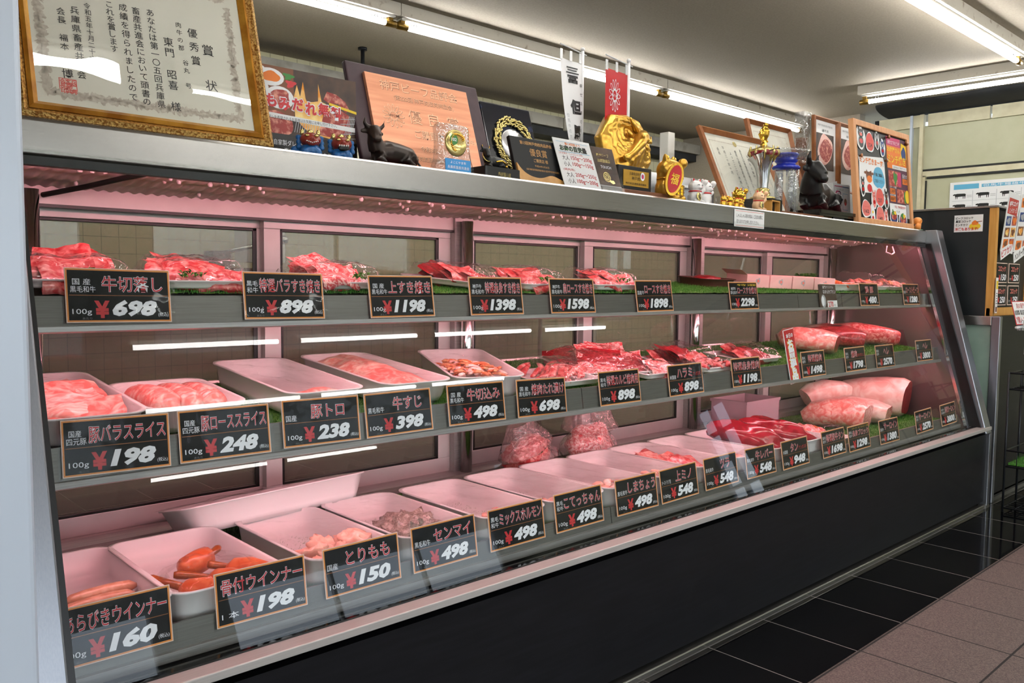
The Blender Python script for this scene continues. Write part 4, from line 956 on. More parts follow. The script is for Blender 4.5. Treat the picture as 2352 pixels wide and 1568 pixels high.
def sausage(label, name, pts, r, m_, grp, bone=None):
    t = thing(name, label, 'sausage', (0, 0, 0), group=grp)
    b = MB(); pts = [Vector(p) for p in pts]
    n = len(pts); b.tube(pts, [r*0.35]+[r*0.92]+[r]*(n-4)+[r*0.92, r*0.35], m_, seg=14, jit=0.015); b.build('casing', t)
    if bone:
        q = MB(); q.tube(bone, [0.0085, 0.0075, 0.0085, 0.006], 'bone_end', seg=10); q.build('bone', t)
    return t
for k in range(4):
    y = 1.545+k*0.027; x0 = 0.372+0.012*k; z = ZD+0.020+0.007*k
    sausage('thin raw sausage, %s of four in the leftmost tray' % ['front', 'second', 'third', 'rear'][k], 'sausage', [(x0+0.13*q, y+0.012*q+0.004*math.sin(q*PI), z+0.002*math.sin(q*PI)) for q in (0, 0.1, 0.3, 0.5, 0.7, 0.9, 1)], 0.0125, 'sausage_raw', 'raw sausages in the leftmost tray')
bs = [([(0.60, 1.575, 0.45), (0.607, 1.56, 0.448), (0.63, 1.53, 0.452), (0.645, 1.50, 0.452), (0.638, 1.475, 0.446), (0.63, 1.465, 0.438)], [(0.61, 1.565, 0.449), (0.585, 1.605, 0.456), (0.565, 1.63, 0.462), (0.560, 1.637, 0.463)], 'bone-in sausage curving to the front of its tray'),
      ([(0.66, 1.59, 0.45), (0.67, 1.575, 0.45), (0.685, 1.545, 0.454), (0.70, 1.51, 0.452), (0.705, 1.485, 0.446), (0.70, 1.475, 0.44)], [(0.665, 1.585, 0.45), (0.635, 1.61, 0.457), (0.61, 1.62, 0.462), (0.603, 1.622, 0.463)], 'bone-in sausage second from the front, beside the curved one'),
      ([(0.70, 1.60, 0.458), (0.712, 1.59, 0.458), (0.735, 1.565, 0.46), (0.745, 1.53, 0.458), (0.742, 1.50, 0.45), (0.738, 1.49, 0.445)], [(0.705, 1.598, 0.46), (0.69, 1.61, 0.465), (0.675, 1.618, 0.469), (0.67, 1.62, 0.47)], 'bone-in sausage at the right side of its tray'),
      ([(0.625, 1.64, 0.462), (0.635, 1.645, 0.462), (0.655, 1.655, 0.464), (0.675, 1.665, 0.466), (0.69, 1.672, 0.467), (0.695, 1.675, 0.467)], [(0.67, 1.662, 0.466), (0.70, 1.677, 0.47), (0.72, 1.69, 0.474), (0.726, 1.694, 0.475)], 'bone-in sausage lying across the rear of its tray')]
for pts, bone, lab in bs:
    sausage(lab, 'bone_in_sausage', pts, 0.0245, 'sausage', 'bone-in sausages', bone)
m = lump((0.655, 1.57, 0.458), (0.095, 0.105, 0.042), 'wrap_film', 12, amp=0.3, fr=2.2); tag(m.build('plastic_bag'), 'crinkled clear bag over the bone-in sausages', 'bag')
r = random.Random(5)
for k in range(8):
    o = lump((0, 0, 0), (0.040, 0.030, 0.018), 'chicken', k*3.1, amp=0.5, fr=1.3).build('chicken_thigh')
    o.location = (0.87+0.036*(k % 4)+r.uniform(-0.008, 0.008), 1.525+0.05*(k//4)+r.uniform(-0.01, 0.01), ZD+0.03+0.012*(k % 2)+0.012*(k//4)); o.rotation_euler = (r.uniform(-0.5, 0.5), r.uniform(-0.5, 0.5), r.uniform(0, 6))
    tag(o, 'pale pink piece of chicken thigh in the third tray', 'chicken', 'chicken thigh pieces')
o = lump((0, 0, 0), (0.085, 0.10, 0.045), 'tripe', 3, amp=0.35, fr=3, seg=40).build('beef_tripe'); o.location = (1.15, 1.60, ZD+0.03); tag(o, 'grey crumpled beef tripe in the fourth tray', 'meat')
for x, mm, sd, lab, n in ((1.385, 'pork', 71, 'small heap of mixed offal in the fifth bottom tray', 10), (1.612, 'chicken', 73, 'pale mixed offal at the front of the sixth bottom tray', 14), (1.83, 'pork_belly', 75, 'pale small intestine at the front of the seventh bottom tray', 14), (2.04, 'pork_belly', 77, 'pale large intestine at the front of the eighth bottom tray', 14), (2.462, 'pork', 79, 'pink cheek meat in the tray behind the middle 548 card', 14)):
    o = strips(0.17, 0.12, 0.03, n*2, [mm, 'chicken'], sd, L=0.05, rad=0.012, ang=1.5).build('offal'); o.location = (x, 1.545, ZD+0.008); tag(o, lab, 'meat', None, 'stuff')
o = mound(0.17, 0.3, 0.035, 8, ['beef', 'pork'], 83).build('wrapped_tripe'); o.location = (2.245, 1.66, ZD+0.01); tag(o, 'reddish tripe pieces in the tray behind the first 548 card', 'meat')
o = lump((0, 0, 0), (0.14, 0.06, 0.05), 'liver', 5, amp=0.25).build('beef_liver'); o.location = (2.68, 1.63, ZD+0.075); o.rotation_euler = (0, 0.25, -0.95); tag(o, 'dark red slab of beef liver behind the last 548 card', 'meat')
o = lump((0, 0, 0), (0.15, 0.055, 0.048), 'liver', 9, amp=0.25).build('beef_tongue'); o.location = (2.88, 1.63, ZD+0.075); o.rotation_euler = (0, 0.2, -0.75); tag(o, 'dark red beef tongue behind the 948 card', 'meat')
t = thing('meat_pack', 'film wrapped red tongue slices between the 948 and 1698 cards', 'meat pack', (3.10, 1.64, ZD+0.004))
pan_mesh(0.27, 0.32, 0.03, 'foam_tray', r=0.03).build('foam_tray', t)
mound(0.25, 0.28, 0.05, 14, ['beef_marbled', 'beef', 'sausage'], 91).build('sliced_meat', t)
cling(0.27, 0.31, 0.03, 0.06, seed=3).build('film', t)
# big tray standing on its long side at the back left, film wrapped
t = thing('meat_tray', 'long film-wrapped white tray laid at the back, behind the second to fourth trays', 'tray', (0.96, 1.925, 0.452), (math.radians(-14), math.radians(-1.5), 0.03), 'white trays in the case')
pan_mesh(0.50, 0.20, 0.062, r=0.05).build('pan', t)
cling(0.5, 0.2, 0.064, 0.004, seed=9).build('cling_film', t)
# bags of meat and the clear tub
for lab, x, y, rx_, rz_, mm, sd in (('knotted clear bag of pink meat leaning at the back, left of the taller bag', 1.90, 1.945, 0.105, 0.14, 'beef', 3), ('tall clear bag of red meat standing at the back of the bottom deck', 2.17, 1.94, 0.115, 0.19, 'beef_marbled', 5)):
    t = thing('meat_bag', lab, 'bag', (x, y, ZD), (0, -0.35 if sd == 3 else 0, 0))
    lump((0, 0, 0.07), (rx_*0.85, 0.065, 0.065), mm, sd, amp=0.3).build('meat', t)
    b = MB(); rings = []
    for j in range(15):
        v = j/14; ra = rx_*(0.35+0.7*math.sin(PI*min(1, v*1.7+0.12))) if v < 0.5 else rx_*(1.02-0.75*(v-0.5)*1.6)
        rings.append([Vector((ra*math.cos(a)*(1+0.13*noise.noise(Vector((a*2, v*4, sd)))), ra*0.72*math.sin(a)*(1+0.25*noise.noise(Vector((a*2.5, v*5, sd+9)))), v*rz_*1.35)) for a in [2*PI*k/36 for k in range(36)]])
    b.loft(rings, 'bag_film', caps=False); b.build('bag', t)
t = thing('plastic_tub', 'frosted rectangular plastic tub at the back of the bottom deck', 'tub', (3.16, 1.93, ZD+0.012), (0, 0, 0.0))
b = MB(); w, d, h = 0.13, 0.085, 0.135
b.box((-w, -d, 0), (w, d, 0.003), 'box_film')
for (a0, b0, a1, b1) in ((-w, -d, w, -d+0.003), (-w, d-0.003, w, d), (-w, -d, -w+0.003, d), (w-0.003, -d, w, d)):
    b.box((a0, b0, 0), (a1, b1, h), 'box_film')
b.build('wall', t)
b = MB()
for (a0, b0, a1, b1) in ((-w-0.004, -d-0.004, w+0.004, -d+0.004), (-w-0.004, d-0.004, w+0.004, d+0.004), (-w-0.004, -d, -w+0.004, d), (w-0.004, -d, w+0.004, d)):
    b.box((a0, b0, h-0.012), (a1, b1, h), 'box_film')
b.build('rim', t)
# big joints at the right end, their cut faces to the front
o = block([(3.52, 1.86, 0.450), (3.545, 1.82, 0.466), (3.57, 1.75, 0.476), (3.595, 1.68, 0.478), (3.61, 1.62, 0.474), (3.615, 1.60, 0.472)], [0.045, 0.085, 0.105, 0.112, 0.108, 0.10], [0.025, 0.05, 0.06, 0.064, 0.062, 0.055], 'pork', 'beef_marbled', 4, amp=0.24, seg=32).build('beef_block'); tag(o, 'marbled beef block with a fat edge behind the 1298 and 1380 cards', 'meat')
o = block([(3.72, 1.88, 0.455), (3.75, 1.83, 0.466), (3.79, 1.76, 0.472), (3.82, 1.66, 0.47), (3.83, 1.60, 0.462)], [0.03, 0.06, 0.075, 0.07, 0.055], [0.02, 0.045, 0.055, 0.052, 0.036], 'fat', 'beef_marbled', 14, amp=0.26, seg=28).build('beef_block'); tag(o, 'pale fat covered joint between the marbled block and the largest sirloin', 'meat')
t = thing('sirloin_joint', 'long fat covered sirloin joint with a dark cut face, largest piece at the right end', 'meat', (0, 0, 0))
block([(3.99, 1.93, 0.49), (4.01, 1.89, 0.505), (4.05, 1.82, 0.512), (4.09, 1.73, 0.51), (4.11, 1.66, 0.506), (4.115, 1.635, 0.503)], [0.05, 0.08, 0.10, 0.105, 0.10, 0.095], [0.045, 0.075, 0.09, 0.092, 0.088, 0.08], 'fat', 'beef_dark', 6, amp=0.16, seg=32).build('meat', t)
b = MB(); b.tube([(4.03, 1.70, 0.578), (4.03, 1.635, 0.56), (4.035, 1.628, 0.50)], 0.006, 'print_black', 6, flat=0.4); b.build('label_strip', t)
o = block([(3.76, 1.97, 0.50), (3.79, 1.95, 0.52), (3.86, 1.91, 0.535), (3.92, 1.87, 0.54), (3.95, 1.85, 0.54)], [0.045, 0.055, 0.055, 0.05, 0.035], [0.045, 0.055, 0.055, 0.045, 0.03], 'fat', 'fat', 9, amp=0.14, seg=24).build('sirloin_joint'); tag(o, 'pale sirloin joint lying behind and left of the largest one', 'meat')
# ------------------------------------------------------------------ things standing on the steel top
ZT = 1.316
R = math.radians
def lean(d): return (-R(d), 0, 0)
def frame_bars(b, w, h, t, d, m, y0=0.0, prof=None):
    """four mitred bars of a picture frame; (0,0) is its lower left corner, front faces -Y"""
    prof = prof or [(0, 0), (0.25, -0.4), (0.6, -1.0), (1.0, -0.55), (1.0, 0.6), (0, 0.6)]
    o = [[], [], [], []]
    rings = []
    for cx, cz, sx, sz in ((0, 0, 1, 1), (w, 0, -1, 1), (w, h, -1, -1), (0, h, 1, -1)):
        rings.append([Vector((cx+sx*(1-a)*t, y0+q*d, cz+sz*(1-a)*t)) for a, q in prof])
    rings.append(rings[0]); b.loft(rings, m, caps=False, smooth=False)
# --- big award certificate at the left
cw, ch = 0.474, 0.385
c = thing('framed_certificate', 'large gold framed award certificate with vertical brush writing, leftmost on the case top', 'certificate', (0.366, 1.66, ZT+0.004), lean(15.5))
b = MB(); frame_bars(b, cw, ch, 0.020, 0.014, 'frame_gold_carved'); b.build('outer_moulding', c)
b = MB()
for a in (0.018,):
    q = MB(); frame_bars(q, cw-2*a, ch-2*a, 0.016, 0.010, 'frame_gold'); b.add([(x+a, y, z+a) for x, y, z in q.v], q.f, 'frame_gold')
b.build('inner_moulding', c)
b = MB(); b.box((0.01, 0.003, 0.01), (cw-0.01, 0.012, ch-0.01), 'wood_brown'); b.build('backing', c)
P = MB(); P.rect(0.028, 0.028, cw-0.028, ch-0.028, 'ivory_paper', 0.0020)
# ornamental border of coiling leaves and birds
o = MB(); rr = random.Random(4)
def leafrow(x0, z0, x1, z1, n, r0):
    for k in range(n):
        f = k/(n-1); x, z = x0+(x1-x0)*f, z0+(z1-z0)*f
        for q in range(3):
            o.ell(x+rr.uniform(-0.004, 0.004), z+rr.uniform(-0.004, 0.004), r0*rr.uniform(0.5, 1.0), r0*rr.uniform(0.28, 0.5), 'ornament', 0.0016-0.00005*q, 10, rr.uniform(0, 3.1), wob=0.2)
leafrow(0.062, 0.056, cw-0.066, 0.056, 46, 0.0105); leafrow(0.052, 0.06, 0.050, 0.30, 34, 0.0115); leafrow(cw-0.062, 0.06, cw-0.060, 0.30, 34, 0.0105)
leafrow(0.06, 0.322, 0.17, 0.34, 16, 0.011); leafrow(cw-0.07, 0.322, cw-0.19, 0.34, 20, 0.013); leafrow(cw-0.19, 0.335, cw-0.25, 0.325, 8, 0.008)
o.build('ornament_border', c)
ox = 0.604-0.366
t_ = MB(); y_ = 0.0014
for s_, u, v, wd, pit in (('賞', 0.123, 0.212, 0.026, 0.026), ('状', 0.121, 0.134, 0.026, 0.026), ('優秀賞', 0.095, 0.246, 0.021, 0.030), ('肉牛の部', 0.068, 0.251, 0.0125, 0.0165), ('谷丸 号', 0.073, 0.170, 0.0125, 0.0165),
        ('東門', 0.043, 0.212, 0.0205, 0.023), ('昭喜 様', 0.042, 0.142, 0.0205, 0.0225), ('あなたは第一〇五回兵庫県', 0.014, 0.265, 0.0165, 0.0175), ('畜産共進会において頭書の', -0.0135, 0.262, 0.0165, 0.0172), ('成績を得られましたので', -0.0375, 0.264, 0.0165, 0.0185),
        ('これを賞します', -0.0625, 0.262, 0.0155, 0.0152), ('令和五年十月二十六日', -0.103, 0.248, 0.0125, 0.0132), ('兵庫県畜産共進会', -0.126, 0.236, 0.0165, 0.0183), ('会長 福本', -0.150, 0.228, 0.0155, 0.0175), ('博之', -0.150, 0.108, 0.020, 0.024)):
    t_.vtext(s_, ox+u, v, wd, pit, 'ink', y_, bold=0.004)
t_.build('lettering', c)
q = MB(); q.rect(ox-0.166, 0.056, ox-0.136, 0.0865, 'seal_red', 0.0016)
q.rect(ox-0.1645, 0.0575, ox-0.1375, 0.085, 'ivory_paper', 0.0015)
for k, s_ in enumerate(('兵庫県', '畜産共', '会長印')): q.vtext(s_, ox-0.1415-0.009*k, 0.0845, 0.0105, 0.009, 'seal_red', 0.0013, bold=0.03)
q.build('seal', c)
P.build('paper', c)
b = MB(); b.box((0.022, 0.0002, 0.022), (cw-0.022, 0.0010, ch-0.022), 'glass_wavy'); b.build('glass', c)
# --- grill poster
c = thing('poster', 'grill photo poster with bulging red and white words, between the certificate and the purple plaque', 'poster', (0.876, 1.79, ZT+0.002), lean(2))
w, h = 0.256, 0.212
b = MB(); b.box((0, 0, 0), (w, 0.004, h), 'print_char')
b.rect(0.086, 0.062, w, h, 'print_char', -0.0002); b.ell(0.14, 0.112, 0.05, 0.04, 'print_fire', -0.0003, wob=0.16); b.ell(0.19, 0.10, 0.05, 0.03, 'print_orange', -0.00025, wob=0.1); b.rect(0, 0.10, 0.088, h, 'print_brown', -0.0003)
b.ell(0.03, 0.186, 0.034, 0.02, 'paper_white', -0.0005); b.ell(0.032, 0.187, 0.022, 0.012, 'print_orange', -0.0007, wob=0.08)
b.ell(0.0, 0.156, 0.026, 0.026, 'paper_white', -0.0005); b.poly([(0, 0.14), (0.012, 0.145), (0.016, 0.158), (0.008, 0.17), (0, 0.172)], 'print_meat', -0.0007)
b.ell(0.052, 0.142, 0.036, 0.026, 'paper_white', -0.0006); b.ell(0.052, 0.143, 0.026, 0.018, 'print_meat', -0.0008, wob=0.1)
b.ell(0.008, 0.196, 0.012, 0.012, 'paper_white', -0.0006); b.ell(0.075, 0.193, 0.012, 0.008, 'print_green', -0.0006, wob=0.3); b.ell(0.08, 0.178, 0.012, 0.009, 'print_red', -0.0006, wob=0.25)
for pts in ([(0.09, 0.1), (0.088, 0.15), (0.096, 0.178), (0.104, 0.152), (0.112, 0.188), (0.118, 0.15), (0.13, 0.125), (0.15, 0.12), (0.152, 0.19), (0.160, 0.15), (0.175, 0.13), (0.17, 0.095)], [(0.12, 0.07), (0.13, 0.1), (0.15, 0.085), (0.17, 0.105), (0.19, 0.08), (0.18, 0.064)]):
    b.poly(pts, 'print_fire', -0.0004)
b.poly([(0.165, 0.155), (0.175, 0.175), (0.20, 0.172), (0.225, 0.158), (0.236, 0.14), (0.226, 0.132), (0.205, 0.15), (0.18, 0.148)], 'print_meat', -0.0008)
b.poly([(0.15, 0.07), (0.165, 0.12), (0.20, 0.142), (0.235, 0.126), (0.24, 0.085), (0.21, 0.066)], 'print_meat', -0.0006)
b.poly([(0.18, 0.15), (0.256, 0.138), (0.256, 0.132), (0.18, 0.144)], 'print_yellow', -0.0009)
for k in range(10): b.poly([(0.216+k*0.0042, 0.066), (0.2175+k*0.0042, 0.066), (0.2375+k*0.0042, 0.125), (0.236+k*0.0042, 0.125)] if k < 5 else [(0.21, 0.066+(k-5)*0.012), (0.256, 0.072+(k-5)*0.012), (0.256, 0.0735+(k-5)*0.012), (0.21, 0.0675+(k-5)*0.012)], 'print_grey', -0.0008)
for k in range(12): b.poly([(0.087+k*0.006, 0.068), (0.0885+k*0.006, 0.068), (0.0825+k*0.006+0.012, 0.096), (0.081+k*0.006+0.012, 0.096)], 'print_grey', -0.0005)
b.ell(0.04, 0.082, 0.046, 0.028, 'print_meat', -0.0006, wob=0.05)
b.rect(0, 0, w, 0.060, 'print_black', -0.0007)
b.poly([(0.0, 0.096), (w, 0.087), (w, 0.098), (0.0, 0.107)], 'paper_white', -0.0010)
b.build('sheet', c)
b = MB()
for k, ch_ in enumerate('もみだれ無料'):
    x = 0.012+k*0.034; z = 0.112-k*0.0005+0.004*(k % 2 == 0)
    b.text(ch_, x, z, x+0.034, z+0.034, 'print_white', -0.0013, bold=0.075); b.text(ch_, x+0.0022, z+0.0022, x+0.0318, z+0.0318, 'print_red', -0.0017, bold=0.045)
b.text('もみダレを希望されるお客様はお気軽にお申し付け下さい。', 0.008, 0.0925, 0.2, 0.1005, 'print_black', -0.0013, shear=-0.06)
b.text('慢の自家製ダレを肉に絡める', 0.010, 0.034, 0.158, 0.047, 'print_white', -0.0013).text('事でより美味しくなります。', 0.06, 0.016, 0.215, 0.029, 'print_white', -0.0013)
b.build('lettering', c)
# --- the pair of guardian lion figurines
for lab, x, open_ in (('red and blue guardian lion figurine with its mouth closed, left of the pair', 0.955, False), ('red and blue guardian lion figurine baring its teeth, right of the pair', 1.035, True)):
    c = thing('guardian_lion', lab, 'figurine', (x, 1.705, ZT), (0, 0, -0.35), 'guardian lions')
    b = MB(); b.ball((0, 0, 0.016), (0.024, 0.026, 0.018), 'shisa_blue', 12); b.ball((0.014, -0.016, 0.010), (0.010, 0.012, 0.012), 'shisa_blue', 10); b.ball((-0.014, -0.016, 0.010), (0.010, 0.012, 0.012), 'shisa_blue', 10)
    if not open_: b.ball((-0.032, 0.006, 0.014), (0.012, 0.009, 0.014), 'shisa_blue', 10)
    b.fuse('body', c, 0.0025, 3)
    b = MB(); b.ball((0, -0.004, 0.040), (0.024, 0.022, 0.017), 'shisa_red', 14); b.ball((0, -0.022, 0.034), (0.015, 0.009, 0.010), 'shisa_red', 12); b.ball((0, -0.031, 0.040), (0.006, 0.004, 0.004), 'shisa_red', 8)
    b.fuse('head', c, 0.0025, 2)
    b = MB()
    for s in (-1, 1):
        for k in range(3): b.ball((s*0.025, -0.002+0.004*k, 0.024+k*0.011), (0.007, 0.007, 0.007), 'shisa_blue', 8)
    b.fuse('mane', c, 0.002, 1)
    b = MB()
    for s in (-1, 1): b.ball((s*0.010, -0.022, 0.047), (0.0058, 0.004, 0.0032), 'gold_pale', 8); b.ball((s*0.018, 0.0, 0.057), (0.005, 0.004, 0.008), 'gold_pale', 8)
    b.ball((0, 0.002, 0.058), (0.008, 0.006, 0.006), 'gold_pale', 8); b.build('gilding', c)
    b = MB()
    if open_:
        b.ball((0, -0.0285, 0.028), (0.013, 0.004, 0.007), 'print_black', 12)
        for k in range(-2, 3): b.ball((k*0.005, -0.032, 0.033), (0.0018, 0.0015, 0.0028), 'ceramic_white', 6)
    else:
        for k in range(7): b.ball((-0.012+k*0.004, -0.0305, 0.0305+0.0012*(abs(k-3))), (0.0018, 0.0015, 0.0015), 'ceramic_white', 6)
    b.build('mouth', c)
# --- purple board with the copper sheet
c = thing('award_plaque', 'large leaning plaque: engraved copper sheet on a dark purple board', 'plaque', (1.127, 1.752, ZT+0.002), lean(18))
w, h = 0.43, 0.288
b = MB(); b.box((0, 0, 0), (w, 0.016, h), 'purple_board'); b.build('board', c, bevel=0.004)
b = MB(); b.box((0.046, -0.010, 0.012), (w-0.052, 0.0, h-0.028), 'copper_sheet'); b.build('copper_sheet', c, bevel=0.001)
b = MB()
def eng(s_, x0, z0, x1, z1, bold=0.012):
    b.text(s_, x0+0.0006, z0-0.0006, x1+0.0006, z1-0.0006, 'copper_dark', -0.0103, bold=bold+0.008); b.text(s_, x0, z0, x1, z1, 'copper_light', -0.0107, bold=bold-0.004)
eng('神戸ビーフ品評会', 0.086, 0.218, 0.338, 0.247); eng('(第223回 神戸肉枝肉共励会)', 0.122, 0.192, 0.318, 0.209, 0.0)
eng('優', 0.158, 0.135, 0.200, 0.173, 0.0); eng('良', 0.222, 0.135, 0.262, 0.173, 0.0); eng('賞', 0.286, 0.135, 0.326, 0.173, 0.0); eng('ご購買店 様', 0.168, 0.094, 0.30, 0.119)
eng('令和3年11月', 0.178, 0.058, 0.262, 0.074); eng('神戸肉流通推進協議会', 0.14, 0.030, 0.275, 0.044, 0.0); eng('三', 0.335, 0.13, 0.36, 0.15); eng('但馬牛', 0.322, 0.098, 0.368, 0.114, 0.0)
b.build('lettering', c)
def crest(b, cx, cz, r, m, y, n=13, wline=0.0011):
    for k in range(n):
        a = 2*PI*k/n; px, pz = cx+0.66*r*math.cos(a), cz+0.66*r*math.sin(a)
        pts = [(px+0.34*r*math.cos(t)*math.cos(a)-0.13*r*math.sin(t)*math.sin(a), pz+0.34*r*math.cos(t)*math.sin(a)+0.13*r*math.sin(t)*math.cos(a)) for t in [2*PI*q/16 for q in range(16)]]
        vs = [(p[0], y, p[1]) for p in pts]+[(px+(p[0]-px)*0.78, y, pz+(p[1]-pz)*0.78) for p in pts]
        b.add(vs, [(q, (q+1) % 16, 16+(q+1) % 16, 16+q) for q in range(16)], m)
    vs = [(cx+0.36*r*math.cos(2*PI*q/24), y, cz+0.36*r*math.sin(2*PI*q/24)) for q in range(24)]+[(cx+0.30*r*math.cos(2*PI*q/24), y, cz+0.30*r*math.sin(2*PI*q/24)) for q in range(24)]
    b.add(vs, [(q, (q+1) % 24, 24+(q+1) % 24, 24+q) for q in range(24)], m)
b = MB(); crest(b, 0.112, 0.148, 0.034, 'copper_dark', -0.0103); crest(b, 0.1115, 0.1485, 0.0335, 'copper_light', -0.0106); b.text('W⊙M', 0.096, 0.1435, 0.128, 0.152, 'copper_dark', -0.0108, bold=0.02); b.build('crest', c)
# --- lying bulls
def lying_bull(c, m, L, voxel):
    """head to the left, body running back to the right, legs folded"""
    b = MB(); s = L
    b.tube([(0.02*s, 0, 0.20*s), (0.25*s, 0, 0.24*s), (0.5*s, 0.02*s, 0.23*s), (0.75*s, 0.02*s, 0.20*s), (0.92*s, 0.01*s, 0.13*s)], [0.15*s, 0.20*s, 0.195*s, 0.185*s, 0.10*s], m, 16)
    b.tube([(0.06*s, 0, 0.28*s), (-0.02*s, -0.02*s, 0.40*s), (-0.06*s, -0.04*s, 0.50*s)], [0.16*s, 0.13*s, 0.10*s], m, 14)
    b.tube([(-0.04*s, 0.0, 0.56*s), (-0.065*s, -0.07*s, 0.535*s), (-0.085*s, -0.14*s, 0.47*s), (-0.095*s, -0.185*s, 0.425*s)], [0.10*s, 0.125*s, 0.10*s, 0.085*s], m, 14)
    b.ball((-0.098*s, -0.195*s, 0.40*s), (0.088*s, 0.06*s, 0.062*s), m)
    for q in (-1, 1):
        b.tube([(-0.05*s+q*0.06*s, -0.04*s, 0.60*s), (-0.05*s+q*0.15*s, -0.03*s, 0.615*s), (-0.05*s+q*0.205*s, -0.04*s, 0.665*s), (-0.05*s+q*0.20*s, -0.06*s, 0.75*s)], [0.045*s, 0.042*s, 0.034*s, 0.016*s], m, 8)
        b.ball((-0.05*s+q*0.175*s, 0.01*s, 0.535*s), (0.08*s, 0.03*s, 0.045*s), m, 10)
        b.tube([(0.08*s, q*0.12*s-0.02*s, 0.16*s), (-0.06*s, q*0.12*s-0.05*s, 0.08*s), (0.10*s, q*0.13*s-0.06*s, 0.04*s)], [0.075*s, 0.06*s, 0.04*s], m, 10)
        b.tube([(0.72*s, q*0.15*s, 0.20*s), (0.52*s, q*0.19*s, 0.10*s), (0.74*s, q*0.20*s, 0.04*s)], [0.11*s, 0.08*s, 0.04*s], m, 10)
    b.tube([(0.94*s, 0, 0.16*s), (1.0*s, -0.06*s, 0.06*s), (0.96*s, -0.16*s, 0.03*s)], [0.03*s, 0.02*s, 0.022*s], m, 8)
    return b.fuse('body', c, voxel, 4)
c = thing('bull_statue', 'brown bronze statue of a lying bull on a dark red cloth, before the copper plaque', 'statue', (1.13, 1.71, ZT+0.004), (0, 0, 0.10))
lying_bull(c, 'bronze', 0.142, 0.0028)
b = MB(); b.rbox((-0.035, -0.035, -0.004), (0.185, 0.045, 0.0005), 0.008, 'velvet_red'); tag(b.build('cloth_base', c), 'dark red velvet base')
# --- crystal award with a gold medal and a blue label
c = thing('crystal_award', 'clear crystal award with a gold round medal and a bright blue label', 'award', (1.348, 1.685, ZT), lean(4))
b = MB(); rings = []
for z, w_, d_ in ((0, 0.059, 0.020), (0.015, 0.061, 0.021), (0.035, 0.054, 0.018), (0.075, 0.050, 0.015), (0.115, 0.052, 0.014), (0.124, 0.046, 0.012), (0.126, 0.030, 0.009)):
    rings.append([Vector((w_*max(-1, min(1, 1.15*math.cos(a)))*(1+0.02*math.sin(7*a+z*300)), d_*max(-1, min(1, 1.4*math.sin(a))), z)) for a in [2*PI*k/28 for k in range(28)]])
b.loft(rings, 'crystal'); b.build('crystal_block', c)
b = MB()
for k in range(17):
    a = -0.2+k*(PI+0.4)/16; b.add([(0.036*math.cos(a), -0.0165, 0.076+0.038*math.sin(a)), (0.046*math.cos(a-0.035), -0.0165, 0.076+0.046*math.sin(a-0.035)), (0.046*math.cos(a+0.035), -0.0165, 0.076+0.046*math.sin(a+0.035))], [(0, 1, 2)], 'silver')
b.build('cut_rays', c)
b = MB(); b.lathe([(0.0, 0.0), (0.034, 0.0), (0.034, 0.003), (0.030, 0.006), (0.0, 0.0075)], 'gold_pale', 32, M=Matrix.Translation((0, -0.016, 0.076)) @ Matrix.Rotation(PI/2, 4, 'X')); b.build('medal', c)
b = MB()
for k in range(20):
    a = 0.5+k*0.2; b.ball((0.022*math.cos(a)+0.004, -0.0225, 0.076+0.022*math.sin(a)), (0.0022, 0.002, 0.006), 'gold', 6, R=Matrix.Rotation(a, 3, 'Y'))
b.build('relief', c)
b = MB(); b.ell(-0.010, 0.083, 0.0125, 0.0135, 'print_green', -0.0238); b.text('102', -0.018, 0.079, -0.002, 0.087, 'print_white', -0.0242, bold=0.01); b.build('green_badge', c)
b = MB(); b.box((-0.040, -0.0235, 0.004), (0.042, -0.0215, 0.034), 'blue_label'); b.text('よこにやま市', -0.024, 0.022, 0.026, 0.029, 'print_white', -0.0239).text('兵庫県畜産共進会', -0.034, 0.009, 0.036, 0.017, 'print_white', -0.0239); b.build('label_plate', c)
# --- dark marbled board with a gilt wreath
c = thing('award_plaque', 'dark blue marbled board with a gold wreath around a silver bull medal', 'plaque', (1.60, 1.80, ZT+0.002), lean(17))
w, h = 0.20, 0.262
b = MB(); b.box((0, 0, 0), (w, 0.014, h), 'granite_blue'); b.build('board', c, bevel=0.003)
b = MB()
for k in range(70):
    a = 2*PI*k/70
    for r_ in (0.062, 0.071, 0.078):
        q_ = r_+rnd.uniform(-0.004, 0.004); b.ball((0.105+q_*math.cos(a+r_*9), -0.004-rnd.uniform(0, 0.003), 0.135+q_*1.08*math.sin(a+r_*9)), (0.0085, 0.004, 0.0032), 'gold_pale', 6, R=Matrix.Rotation(-a+rnd.uniform(0.1, 1.3), 3, 'Y'))
b.build('wreath', c)
b = MB(); b.lathe([(0.0, 0.0), (0.052, 0.0), (0.052, 0.002), (0.049, 0.004), (0.0, 0.005)], 'silver', 36, M=Matrix.Translation((0.105, 0, 0.135)) @ Matrix.Rotation(PI/2, 4, 'X')); b.build('medal', c)
b = MB(); b.ball((0.105, -0.006, 0.122), (0.018, 0.006, 0.022), 'silver'); b.ball((0.108, -0.009, 0.102), (0.010, 0.005, 0.010), 'silver')
for s in (-1, 1):
    b.tube([(0.105+s*0.014, -0.006, 0.142), (0.105+s*0.024, -0.006, 0.15), (0.105+s*0.018, -0.006, 0.168)], [0.004, 0.0035, 0.001], 'silver', 6); b.ball((0.105+s*0.024, -0.006, 0.136), (0.009, 0.003, 0.005), 'silver', 8)
b.build('bull_relief', c)
